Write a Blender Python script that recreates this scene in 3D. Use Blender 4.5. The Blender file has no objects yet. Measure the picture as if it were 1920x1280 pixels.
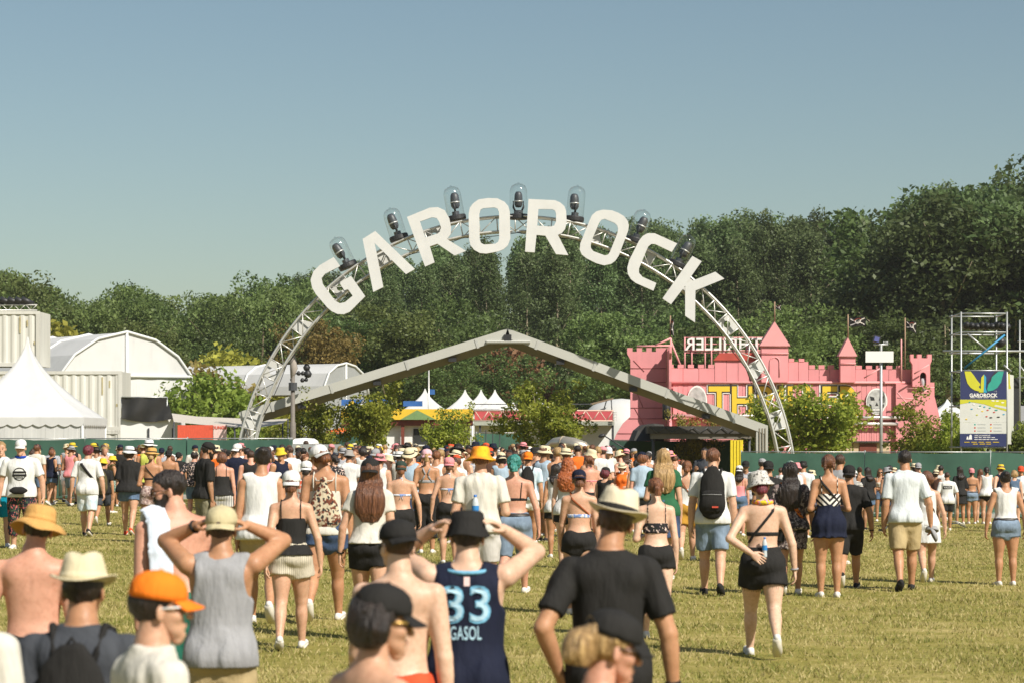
import bpy, bmesh, math, random
import numpy as np
from mathutils import Vector, Matrix
from mathutils.bvhtree import BVHTree
R = math.radians
SC = bpy.context.scene
COL = SC.collection
random.seed(7); RNG = np.random.default_rng(7)

# ------------------------------------------------------------------ camera, sky, sun, exposure
FPX = 85.0 / 36.0 * 1920.0      # focal length in pixels of the 1920 px wide photograph
EYE = 2.0                       # camera height
HOR = 820.0                     # pixel row of the horizon
cd = bpy.data.cameras.new('camera'); cam = bpy.data.objects.new('camera', cd); COL.objects.link(cam)
cam.location = (0, 0, EYE); cam.rotation_euler = (R(90), 0, 0)
cd.lens = 85; cd.sensor_width = 36; cd.shift_y = (HOR - 640.0) / 1920.0
cd.clip_start = 0.3; cd.clip_end = 3000
cd.dof.use_dof = True; cd.dof.focus_distance = 52; cd.dof.aperture_fstop = 5.0
SC.camera = cam
SUN_DIR = Vector((0.60, -0.66, 0.80)).normalized()     # towards the sun: right, behind the camera
sd = bpy.data.lights.new('sun', 'SUN'); sun = bpy.data.objects.new('sun', sd); COL.objects.link(sun)
sd.energy = 4.8; sd.angle = R(0.5); sd.color = (1.0, 0.94, 0.84)
sun.rotation_euler = SUN_DIR.to_track_quat('Z', 'Y').to_euler()
W = bpy.data.worlds.new('World'); SC.world = W; W.use_nodes = True
wn, wl = W.node_tree.nodes, W.node_tree.links
bg = wn['Background']; sky = wn.new('ShaderNodeTexSky'); sky.sky_type = 'NISHITA'; sky.sun_disc = False
sky.sun_elevation = math.asin(SUN_DIR.z); sky.sun_rotation = math.atan2(SUN_DIR.x, SUN_DIR.y)
sky.air_density = 1.0; sky.dust_density = 1.0; sky.ozone_density = 2.0; sky.altitude = 100
tint = wn.new('ShaderNodeMix'); tint.data_type = 'RGBA'; tint.blend_type = 'MULTIPLY'; tint.inputs[0].default_value = 1.0
tint.inputs[7].default_value = (0.80, 0.785, 0.69, 1)
wl.new(sky.outputs[0], tint.inputs[6]); wl.new(tint.outputs[2], bg.inputs[0]); bg.inputs[1].default_value = 0.088
SC.view_settings.view_transform = 'Standard'; SC.view_settings.look = 'None'
SC.view_settings.exposure = 0.42; SC.view_settings.gamma = 1.0; SC.view_settings.use_curve_mapping = False
SC.cycles.max_bounces = 6; SC.cycles.transparent_max_bounces = 10; SC.cycles.caustics_reflective = False; SC.cycles.caustics_refractive = False

def sstep(a, b, x):
    t = np.clip((np.asarray(x, float) - a) / (b - a), 0, 1); return t * t * (3 - 2 * t)
def ground_z(x, y):      # level field that dips gently at the far right
    return -0.6 * sstep(42, 62, y) * sstep(2.0, 7.5, x) * (1 - sstep(110, 160, y))
def P(px, py, d):        # a point of the place from where it shows in the photograph and its distance
    return Vector(((px - 960.0) / FPX * d, d, EYE + (HOR - py) / FPX * d))
def PX(px, d): return (px - 960.0) / FPX * d
def PZ(py, d): return EYE + (HOR - py) / FPX * d

# ------------------------------------------------------------------ materials
MATS = {}
def _nodes(name):
    m = bpy.data.materials.new(name); m.use_nodes = True
    nt = m.node_tree; return m, nt.nodes, nt.links, nt.nodes['Principled BSDF']
def _noise(n, l, scale, detail=3, rough=0.55, vec=None, stretch=None, coord='Object'):
    tc = n.new('ShaderNodeTexCoord'); src = tc.outputs[coord]
    if stretch:
        mp = n.new('ShaderNodeMapping'); mp.inputs['Scale'].default_value = stretch; l.new(src, mp.inputs[0]); src = mp.outputs[0]
    t = n.new('ShaderNodeTexNoise'); t.inputs['Scale'].default_value = scale; t.inputs['Detail'].default_value = detail
    t.inputs['Roughness'].default_value = rough; l.new(src, t.inputs['Vector']); return t
def _ramp(n, l, fac, stops):
    r = n.new('ShaderNodeValToRGB'); e = r.color_ramp.elements
    while len(e) < len(stops): e.new(0.5)
    for i, (p, c) in enumerate(stops): e[i].position = p; e[i].color = tuple(c) + (1,)
    l.new(fac, r.inputs[0]); return r
def _mul(c, k): return tuple(min(1, max(0, x * k)) for x in c)
def mat(key, c, rough=0.7, var=0.12, scale=6.0, metal=0.0, bump=0.0, bscale=40.0, spec=0.5, stretch=None, transl=0.0, rnd=0.0):
    """plain surface with gentle uneven colour and optional fine relief"""
    k = ('plain', key)
    if k in MATS: return MATS[k]
    m, n, l, b = _nodes(key)
    t = _noise(n, l, scale, 4, 0.6, stretch=stretch)
    r = _ramp(n, l, t.outputs[0], [(0.25, _mul(c, 1 - var)), (0.75, _mul(c, 1 + var))])
    if rnd:      # each panel a little lighter or darker than its neighbour, with faint streaks of dirt
        oi = n.new('ShaderNodeObjectInfo'); mr = n.new('ShaderNodeMapRange'); mr.inputs[3].default_value = 1 - rnd; mr.inputs[4].default_value = 1 + rnd; l.new(oi.outputs['Random'], mr.inputs[0])
        dt = _noise(n, l, 1.4, 5, 0.7, stretch=(2.2, 2.2, 0.35)); dr = n.new('ShaderNodeMapRange'); dr.inputs[1].default_value = 0.50; dr.inputs[2].default_value = 0.72; dr.inputs[3].default_value = 1.0; dr.inputs[4].default_value = 1 - 1.6 * rnd; l.new(dt.outputs[0], dr.inputs[0])
        mu = n.new('ShaderNodeMath'); mu.operation = 'MULTIPLY'; l.new(mr.outputs[0], mu.inputs[0]); l.new(dr.outputs[0], mu.inputs[1]); hsv = n.new('ShaderNodeHueSaturation'); l.new(mu.outputs[0], hsv.inputs['Value']); l.new(r.outputs[0], hsv.inputs['Color']); r = hsv
    l.new(r.outputs[0], b.inputs['Base Color']); b.inputs['Roughness'].default_value = rough
    b.inputs['Metallic'].default_value = metal; b.inputs['Specular IOR Level'].default_value = spec
    if bump:
        t2 = _noise(n, l, bscale, 3, stretch=stretch); bp = n.new('ShaderNodeBump'); bp.inputs['Strength'].default_value = bump
        bp.inputs['Distance'].default_value = 0.02; l.new(t2.outputs[0], bp.inputs['Height']); l.new(bp.outputs[0], b.inputs['Normal'])
    if transl:
        tr = n.new('ShaderNodeBsdfTranslucent'); l.new(r.outputs[0], tr.inputs[0]); mx = n.new('ShaderNodeMixShader')
        mx.inputs[0].default_value = transl; out = n['Material Output']
        l.new(b.outputs[0], mx.inputs[1]); l.new(tr.outputs[0], mx.inputs[2]); l.new(mx.outputs[0], out.inputs[0])
    MATS[k] = m; return m
def skin(key, c):
    k = ('skin', key)
    if k in MATS: return MATS[k]
    m, n, l, b = _nodes('skin_' + key)
    t = _noise(n, l, 5.0, 4, 0.6)
    r = _ramp(n, l, t.outputs[0], [(0.3, (c[0] * 0.86, c[1] * 0.78, c[2] * 0.74)), (0.7, (min(1, c[0] * 1.08), c[1] * 1.06, c[2] * 1.04))])
    t2 = _noise(n, l, 38.0, 4, 0.7); r2 = _ramp(n, l, t2.outputs[0], [(0.3, (0.80, 0.74, 0.70)), (0.55, (1, 1, 1)), (0.75, (1.0, 0.94, 0.92))]); mx = n.new('ShaderNodeMix'); mx.data_type = 'RGBA'; mx.blend_type = 'MULTIPLY'; mx.inputs[0].default_value = 0.8
    l.new(r.outputs[0], mx.inputs[6]); l.new(r2.outputs[0], mx.inputs[7]); l.new(mx.outputs[2], b.inputs['Base Color']); b.inputs['Specular IOR Level'].default_value = 0.4
    rr = n.new('ShaderNodeMapRange'); rr.inputs[3].default_value = 0.38; rr.inputs[4].default_value = 0.62; l.new(t2.outputs[0], rr.inputs[0]); l.new(rr.outputs[0], b.inputs['Roughness'])
    bp = n.new('ShaderNodeBump'); bp.inputs['Strength'].default_value = 0.10; bp.inputs['Distance'].default_value = 0.01; l.new(t2.outputs[0], bp.inputs['Height']); l.new(bp.outputs[0], b.inputs['Normal'])
    b.inputs['Subsurface Weight'].default_value = 0.12; b.inputs['Subsurface Radius'].default_value = (0.012, 0.005, 0.003)
    b.inputs['Subsurface Scale'].default_value = 1.0
    MATS[k] = m; return m
def hairmat(key, c, c2=None):
    k = ('hair', key)
    if k in MATS: return MATS[k]
    m, n, l, b = _nodes('hair_' + key)
    t = _noise(n, l, 22.0, 4, 0.6, stretch=(3.2, 3.2, 0.35))
    r = _ramp(n, l, t.outputs[0], [(0.32, _mul(c, 0.5)), (0.52, c), (0.72, c2 or _mul(c, 1.8))])
    l.new(r.outputs[0], b.inputs['Base Color']); b.inputs['Roughness'].default_value = 0.45
    bp = n.new('ShaderNodeBump'); bp.inputs['Strength'].default_value = 0.9; bp.inputs['Distance'].default_value = 0.02
    l.new(t.outputs[0], bp.inputs['Height']); l.new(bp.outputs[0], b.inputs['Normal'])
    MATS[k] = m; return m
def cloth(key, c, pattern=None, c2=None, c3=None, sc=1.0):
    """fabric; pattern: None, stripes_v, stripes_h, floral, camo, chevron, denim, straw, tiedye"""
    k = ('cloth', key)
    if k in MATS: return MATS[k]
    m, n, l, b = _nodes('cloth_' + key)
    b.inputs['Roughness'].default_value = 0.85; b.inputs['Specular IOR Level'].default_value = 0.2
    tc = n.new('ShaderNodeTexCoord')
    nz = _noise(n, l, 9.0, 4, 0.6, stretch=(1.6, 1.6, 0.7))
    base = _ramp(n, l, nz.outputs[0], [(0.3, _mul(c, 0.88)), (0.7, _mul(c, 1.06))])
    colour = base.outputs[0]
    def mixc(fac, a, bcol):
        x = n.new('ShaderNodeMix'); x.data_type = 'RGBA'; l.new(fac, x.inputs[0]); l.new(a, x.inputs[6])
        if isinstance(bcol, tuple): x.inputs[7].default_value = bcol + (1,)
        else: l.new(bcol, x.inputs[7])
        return x.outputs[2]
    if pattern in ('stripes_v', 'stripes_h', 'chevron'):
        wv = n.new('ShaderNodeTexWave'); wv.wave_type = 'BANDS'; wv.bands_direction = 'X' if pattern == 'stripes_v' else 'Z'
        wv.inputs['Scale'].default_value = 11.0 * sc; src = tc.outputs['Object']
        if pattern == 'chevron':
            sx = n.new('ShaderNodeSeparateXYZ'); l.new(src, sx.inputs[0]); ab = n.new('ShaderNodeMath'); ab.operation = 'ABSOLUTE'; l.new(sx.outputs[0], ab.inputs[0])
            ad = n.new('ShaderNodeMath'); ad.operation = 'SUBTRACT'; l.new(sx.outputs[2], ad.inputs[0]); l.new(ab.outputs[0], ad.inputs[1])
            cb = n.new('ShaderNodeCombineXYZ'); l.new(ad.outputs[0], cb.inputs[2]); src = cb.outputs[0]
        l.new(src, wv.inputs['Vector'])
        st = _ramp(n, l, wv.outputs['Fac'], [(0.45, (0, 0, 0)), (0.58, (1, 1, 1))]); colour = mixc(st.outputs[0], colour, c2)
    elif pattern in ('floral', 'camo', 'tiedye'):
        big = _noise(n, l, {'floral': 22, 'camo': 14, 'tiedye': 7}[pattern] * sc, 2)
        s1 = _ramp(n, l, big.outputs[0], [(0.50, (0, 0, 0)), (0.54, (1, 1, 1))] if pattern != 'tiedye' else [(0.4, (0, 0, 0)), (0.6, (1, 1, 1))])
        colour = mixc(s1.outputs[0], colour, c2)
        if c3:
            sm = _noise(n, l, 34 * sc, 1, stretch=(1, 1.3, 0.9)); s2 = _ramp(n, l, sm.outputs[0], [(0.58, (0, 0, 0)), (0.61, (1, 1, 1))])
            colour = mixc(s2.outputs[0], colour, c3)
    elif pattern == 'denim':
        d = _noise(n, l, 5.0, 3); s1 = _ramp(n, l, d.outputs[0], [(0.42, (0, 0, 0)), (0.62, (1, 1, 1))]); colour = mixc(s1.outputs[0], colour, _mul(c, 1.45))
    elif pattern == 'straw':
        wv = n.new('ShaderNodeTexWave'); wv.inputs['Scale'].default_value = 45 * sc; wv.bands_direction = 'Z'; wv.inputs['Distortion'].default_value = 3
        l.new(tc.outputs['Object'], wv.inputs['Vector']); s1 = _ramp(n, l, wv.outputs['Fac'], [(0.3, (0, 0, 0)), (0.9, (1, 1, 1))])
        colour = mixc(s1.outputs[0], _ramp(n, l, nz.outputs[0], [(0.3, _mul(c, 0.7)), (0.7, c)]).outputs[0], _mul(c, 1.2))
    l.new(colour, b.inputs['Base Color'])
    wv2 = _noise(n, l, 16.0, 3, stretch=(1.6, 1.6, 0.5)); bp = n.new('ShaderNodeBump'); bp.inputs['Strength'].default_value = 0.4; bp.inputs['Distance'].default_value = 0.025
    l.new(wv2.outputs[0], bp.inputs['Height']); l.new(bp.outputs[0], b.inputs['Normal'])
    MATS[k] = m; return m
def leafmat(key, c, c2, transl=0.35, rough=0.5):
    k = ('leaf', key)
    if k in MATS: return MATS[k]
    m, n, l, b = _nodes('leaf_' + key)
    t = _noise(n, l, 0.9, 3); gi = n.new('ShaderNodeNewGeometry')
    ad = n.new('ShaderNodeMath'); ad.operation = 'ADD'; l.new(t.outputs[0], ad.inputs[0])
    ml = n.new('ShaderNodeMath'); ml.operation = 'MULTIPLY'; ml.inputs[1].default_value = 0.5; l.new(gi.outputs['Random Per Island'], ml.inputs[0]); l.new(ml.outputs[0], ad.inputs[1])
    r = _ramp(n, l, ad.outputs[0], [(0.45, c), (1.0, c2)])
    oi = n.new('ShaderNodeObjectInfo'); hs = n.new('ShaderNodeHueSaturation')
    mr = n.new('ShaderNodeMapRange'); mr.inputs[3].default_value = 0.75; mr.inputs[4].default_value = 1.25; l.new(oi.outputs['Random'], mr.inputs[0]); l.new(mr.outputs[0], hs.inputs['Value'])
    mr2 = n.new('ShaderNodeMapRange'); mr2.inputs[3].default_value = 0.485; mr2.inputs[4].default_value = 0.515; l.new(oi.outputs['Random'], mr2.inputs[0]); l.new(mr2.outputs[0], hs.inputs['Hue'])
    l.new(r.outputs[0], hs.inputs['Color']); l.new(hs.outputs[0], b.inputs['Base Color']); b.inputs['Roughness'].default_value = rough
    b.inputs['Specular IOR Level'].default_value = 0.3
    tr = n.new('ShaderNodeBsdfTranslucent'); l.new(hs.outputs[0], tr.inputs[0]); mx = n.new('ShaderNodeMixShader'); mx.inputs[0].default_value = transl
    l.new(b.outputs[0], mx.inputs[1]); l.new(tr.outputs[0], mx.inputs[2]); l.new(mx.outputs[0], n['Material Output'].inputs[0])
    MATS[k] = m; return m

# ------------------------------------------------------------------ mesh and object helpers
OFF = {}
class MB:
    """collects shapes in world coordinates"""
    def __init__(s): s.v = []; s.f = []
    def add(s, vs, fs):
        o = len(s.v); s.v += [tuple(v) for v in vs]; s.f += [tuple(i + o for i in f) for f in fs]; return s
    def box(s, c, size, M=None):
        hx, hy, hz = size[0] / 2, size[1] / 2, size[2] / 2; c = Vector(c); vs = []
        for x in (-hx, hx):
            for y in (-hy, hy):
                for z in (-hz, hz):
                    p = Vector((x, y, z)); vs.append(c + (M @ p if M else p))
        return s.add(vs, [(0, 1, 3, 2), (4, 6, 7, 5), (0, 4, 5, 1), (2, 3, 7, 6), (0, 2, 6, 4), (1, 5, 7, 3)])
    def bbox(s, lo, hi): return s.box([(a + b) / 2 for a, b in zip(lo, hi)], [b - a for a, b in zip(lo, hi)])
    def tube(s, a, b, r, r2=None, n=8, cap=True):
        return s.path([a, b], [r, r if r2 is None else r2], n, cap)
    def path(s, pts, rad, n=8, cap=True):
        pts = [Vector(p) for p in pts]; m = len(pts)
        if not hasattr(rad, '__len__'): rad = [rad] * m
        vs = []; fs = []; ref = None
        for i, p in enumerate(pts):
            t = (pts[min(i + 1, m - 1)] - pts[max(i - 1, 0)]).normalized()
            if ref is None: ref = Vector((0, 0, 1)) if abs(t.z) < 0.9 else Vector((1, 0, 0))
            u = t.cross(ref).normalized(); w = t.cross(u).normalized(); ref = -w if False else ref
            for k in range(n):
                a = 2 * math.pi * k / n; vs.append(p + (u * math.cos(a) + w * math.sin(a)) * rad[i])
        for i in range(m - 1):
            for k in range(n):
                k2 = (k + 1) % n; fs.append((i * n + k, i * n + k2, (i + 1) * n + k2, (i + 1) * n + k))
        if cap: fs.append(tuple(range(n - 1, -1, -1))); fs.append(tuple((m - 1) * n + k for k in range(n)))
        return s.add(vs, fs)
    def poly(s, outer, holes, y0, y1, M=None):
        """extruded outline (x, z) with holes between depths y0 and y1; M maps to the world"""
        from mathutils.geometry import tessellate_polygon
        loops = [outer] + list(holes); pts = [p for lp in loops for p in lp]
        tri = tessellate_polygon([[Vector((p[0], p[1], 0)) for p in lp] for lp in loops])
        n = len(pts); vs = [Vector((p[0], y0, p[1])) for p in pts] + [Vector((p[0], y1, p[1])) for p in pts]
        if M: vs = [M @ v for v in vs]
        fs = [tuple(t) for t in tri] + [tuple(i + n for i in reversed(t)) for t in tri]; o = 0
        for lp in loops:
            k = len(lp)
            for i in range(k): a, b = o + i, o + (i + 1) % k; fs.append((a, b, b + n, a + n))
            o += k
        return s.add(vs, fs)
    def lathe(s, prof, c=(0, 0, 0), n=20, M=None, sx=1.0, sy=1.0, fn=None):
        c = Vector(c); vs = []; fs = []; m = len(prof)
        for (r, z) in prof:
            for k in range(n):
                a = 2 * math.pi * k / n; p = Vector((r * math.cos(a) * sx, r * math.sin(a) * sy, z))
                if fn: p = fn(p, a, r)
                vs.append(c + (M @ p if M else p))
        for i in range(m - 1):
            for k in range(n):
                k2 = (k + 1) % n; fs.append((i * n + k, i * n + k2, (i + 1) * n + k2, (i + 1) * n + k))
        return s.add(vs, fs)
    def build(s, name, material, parent=None, smooth=False, off=None, fixn=True):
        me = bpy.data.meshes.new(name); o = off
        if o is None: o = OFF.get(parent.name, Vector()) if parent else Vector()
        va = np.array([tuple(v) for v in s.v], float).reshape(-1, 3) - np.array(tuple(o))
        me.from_pydata(va.tolist(), [], s.f)
        if fixn:
            bm = bmesh.new(); bm.from_mesh(me); bmesh.ops.recalc_face_normals(bm, faces=bm.faces); bm.to_mesh(me); bm.free()
        me.update()
        if smooth: me.polygons.foreach_set('use_smooth', [True] * len(me.polygons))
        me.materials.append(material); ob = bpy.data.objects.new(name, me); COL.objects.link(ob)
        if parent: ob.parent = parent; OFF[ob.name] = o
        else: OFF[ob.name] = Vector()
        return ob
def tag(o, label=None, cat=None, group=None, kind=None):
    if label: o['label'] = label
    if cat: o['category'] = cat
    if group: o['group'] = group
    if kind: o['kind'] = kind
    return o
def thing(name, label, cat, loc=(0, 0, 0), group=None, rotz=0.0):
    o = bpy.data.objects.new(name, None); COL.objects.link(o); o.location = loc; o.rotation_euler = (0, 0, rotz); o.empty_display_size = 0.2
    OFF[o.name] = Vector(loc); return tag(o, label, cat, group)
def npmesh(name, v, quads, tris=None):
    me = bpy.data.meshes.new(name); nq = len(quads); nt = 0 if tris is None else len(tris)
    me.vertices.add(len(v)); me.vertices.foreach_set('co', np.asarray(v, np.float32).ravel())
    li = np.concatenate([np.asarray(quads, np.int32).ravel() if nq else np.zeros(0, np.int32), np.asarray(tris, np.int32).ravel() if nt else np.zeros(0, np.int32)])
    me.loops.add(len(li)); me.loops.foreach_set('vertex_index', li.astype(np.int32))
    ls = np.concatenate([np.arange(nq) * 4, nq * 4 + np.arange(nt) * 3]).astype(np.int32)
    me.polygons.add(nq + nt); me.polygons.foreach_set('loop_start', ls)
    me.update(calc_edges=True); me.validate(); return me
def text_mesh(body, size=1.0, extrude=0.0, bold=0.0, spacing=1.0):
    c = bpy.data.curves.new('t', 'FONT'); c.body = body; c.size = size; c.extrude = extrude; c.offset = bold; c.space_character = spacing
    c.align_x = 'CENTER'; c.align_y = 'CENTER'; c.resolution_u = 3
    o = bpy.data.objects.new('t', c); COL.objects.link(o); dg = bpy.context.evaluated_depsgraph_get()
    me = o.evaluated_get(dg).to_mesh(); v = [tuple(x.co) for x in me.vertices]; f = [tuple(p.vertices) for p in me.polygons]
    o.evaluated_get(dg).to_mesh_clear(); bpy.data.objects.remove(o); bpy.data.curves.remove(c); return v, f
# ------------------------------------------------------------------ the ground and its grass
def ground_mat():
    m, n, l, b = _nodes('mown_grass')
    t1 = _noise(n, l, 0.35, 5, 0.6); t2 = _noise(n, l, 9.0, 5, 0.7); t3 = _noise(n, l, 1.6, 4, 0.6, stretch=(0.5, 1.4, 1))
    a = n.new('ShaderNodeMath'); a.operation = 'ADD'; l.new(t1.outputs[0], a.inputs[0]); l.new(t2.outputs[0], a.inputs[1])
    a2 = n.new('ShaderNodeMath'); a2.operation = 'ADD'; l.new(a.outputs[0], a2.inputs[0]); l.new(t3.outputs[0], a2.inputs[1])
    s = n.new('ShaderNodeMath'); s.operation = 'MULTIPLY'; s.inputs[1].default_value = 1 / 3; l.new(a2.outputs[0], s.inputs[0])
    r = _ramp(n, l, s.outputs[0], [(0.38, (0.15, 0.15, 0.030)), (0.50, (0.28, 0.24, 0.065)), (0.60, (0.43, 0.345, 0.14))])
    l.new(r.outputs[0], b.inputs['Base Color']); b.inputs['Roughness'].default_value = 0.9; b.inputs['Specular IOR Level'].default_value = 0.1
    bp = n.new('ShaderNodeBump'); bp.inputs['Distance'].default_value = 0.05; bp.inputs['Strength'].default_value = 0.7; l.new(t2.outputs[0], bp.inputs['Height']); l.new(bp.outputs[0], b.inputs['Normal'])
    return m
xs = np.unique(np.concatenate([np.linspace(-900, -40, 16), np.linspace(-40, 40, 81), np.linspace(40, 900, 16)])); ys = np.unique(np.concatenate([np.linspace(-60, 0, 6), np.linspace(0, 170, 120), np.linspace(170, 2500, 20)]))
gx, gy = np.meshgrid(xs, ys, indexing='ij'); gz = ground_z(gx, gy)
vi = np.arange(gx.size).reshape(gx.shape); gq = np.stack([vi[:-1, :-1], vi[1:, :-1], vi[1:, 1:], vi[:-1, 1:]], -1).reshape(-1, 4)
gme = npmesh('ground', np.stack([gx, gy, gz], -1).reshape(-1, 3), gq); gme.materials.append(ground_mat()); gme.polygons.foreach_set('use_smooth', [True] * len(gme.polygons))
gob = bpy.data.objects.new('ground', gme); COL.objects.link(gob); tag(gob, kind='structure')
def grass():
    N = 430000; d = 9 + (72 - 9) * RNG.random(N) ** 1.25; x = (RNG.random(N) * 2 - 1) * (0.235 * d + 1.6); z = ground_z(x, d)
    patch = np.sin(x * 2.1 + 1.3 * np.sin(d * 1.7)) * np.sin(d * 2.6 + x * 0.7) + 0.6 * np.sin(x * 5.3 + d * 3.1); keep = RNG.random(N) < 0.62 + 0.30 * patch
    x, d, z, patch = x[keep], d[keep], z[keep], patch[keep]; n = len(x)
    h = (0.018 + 0.036 * RNG.random(n)) * (1 + 0.25 * patch); wd = 0.0028 + 0.00017 * d; a = RNG.random(n) * 6.283; ln = RNG.normal(size=(n, 2)) * 0.6 * h[:, None]
    b0 = np.stack([x - np.cos(a) * wd, d - np.sin(a) * wd, z], 1); b1 = np.stack([x + np.cos(a) * wd, d + np.sin(a) * wd, z], 1); tp = np.stack([x + ln[:, 0], d + ln[:, 1], z + h], 1)
    me = npmesh('grass', np.stack([b0, b1, tp], 1).reshape(-1, 3), np.zeros((0, 4), int), np.arange(3 * n).reshape(-1, 3))
    m, nn, l, b = _nodes('grass_blades'); gi = nn.new('ShaderNodeNewGeometry'); t = _noise(nn, l, 0.7, 4); ad = nn.new('ShaderNodeMath'); ad.operation = 'ADD'; l.new(t.outputs[0], ad.inputs[0])
    ml = nn.new('ShaderNodeMath'); ml.operation = 'MULTIPLY'; ml.inputs[1].default_value = 0.7; l.new(gi.outputs['Random Per Island'], ml.inputs[0]); l.new(ml.outputs[0], ad.inputs[1])
    r = _ramp(nn, l, ad.outputs[0], [(0.40, (0.155, 0.185, 0.030)), (0.72, (0.30, 0.29, 0.066)), (1.0, (0.52, 0.43, 0.19))]); l.new(r.outputs[0], b.inputs['Base Color']); b.inputs['Roughness'].default_value = 0.7
    tr = nn.new('ShaderNodeBsdfTranslucent'); l.new(r.outputs[0], tr.inputs[0]); mx = nn.new('ShaderNodeMixShader'); mx.inputs[0].default_value = 0.35; l.new(b.outputs[0], mx.inputs[1]); l.new(tr.outputs[0], mx.inputs[2]); l.new(mx.outputs[0], nn['Material Output'].inputs[0])
    me.materials.append(m); o = bpy.data.objects.new('grass', me); COL.objects.link(o); tag(o, 'short dry mown grass covering the field', 'grass', kind='stuff')
grass()

# ------------------------------------------------------------------ trees
def leaf_quads(c, size, rng, flat=0.0, asp=0.62):
    n = len(c); u = rng.normal(size=(n, 3)); u[:, 2] *= (1 - flat); u /= np.linalg.norm(u, axis=1)[:, None]; w = rng.normal(size=(n, 3)); v = np.cross(u, w); v /= np.linalg.norm(v, axis=1)[:, None]
    s = size * (0.6 + 0.8 * rng.random(n))[:, None]; u = u * s; v = v * s * asp; k = np.cross(u, v); k = k / np.linalg.norm(k, axis=1)[:, None] * s * 0.25
    return np.stack([c - u, c - v * 0.9 + k, c + u, c + v * 0.9 + k], 1).reshape(-1, 3), np.arange(4 * n).reshape(-1, 4)
def crown_mesh(name, clumps, rad, per, size, rng, up=0.0):
    """leaves in rounded clumps; the clump's rim is denser than its heart"""
    k = len(clumps); c = np.repeat(clumps, per, 0); r = np.repeat(rad, per); dv = rng.normal(size=(k * per, 3)); dv /= np.linalg.norm(dv, axis=1)[:, None]; dv[:, 2] = dv[:, 2] * (1 + up)
    p = c + dv * (r * (0.35 + 0.65 * rng.random(k * per) ** 0.6))[:, None] * np.array([1, 1, 0.85]); v, q = leaf_quads(p, size, rng); me = npmesh(name, v, q); return me
def trunk_mb(H, r0, rng, limbs, spread, z0=0.25, bend=0.25, r1=0.25):
    mb = MB(); n = 7; pts = []; x = y = 0
    for i in range(n): t = i / (n - 1); x += rng.normal() * bend * 0.35; y += rng.normal() * bend * 0.35; pts.append(Vector((x * (t > 0), y * (t > 0), H * t)))
    rad = [r0 * (1 - (1 - r1) * (i / (n - 1)) ** 0.9) for i in range(n)]; rad[0] *= 1.35; mb.path(pts, rad, 8); ends = []
    for k in range(limbs):
        t = z0 + (0.95 - z0) * k / max(1, limbs - 1); i = min(n - 2, int(t * (n - 1))); f = t * (n - 1) - i; p = pts[i].lerp(pts[i + 1], f); a = rng.random() * 6.283; L = spread * (1.05 - 0.55 * t) * (0.7 + 0.5 * rng.random())
        m = p + Vector((math.cos(a) * L * 0.5, math.sin(a) * L * 0.5, L * 0.34)); e = p + Vector((math.cos(a) * L, math.sin(a) * L, L * 0.85)); rr = rad[i] * 0.42; mb.path([p, m, e], [rr, rr * 0.7, rr * 0.3], 6); ends += [m, e]
    return mb, ends
BARK_P = mat('bark_pale', (0.30, 0.25, 0.17), 0.9, 0.3, 3.0, bump=0.5, bscale=12); BARK_D = mat('bark_dark', (0.13, 0.095, 0.06), 0.9, 0.3, 3.0, bump=0.5, bscale=12)
TREES = {}
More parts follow.
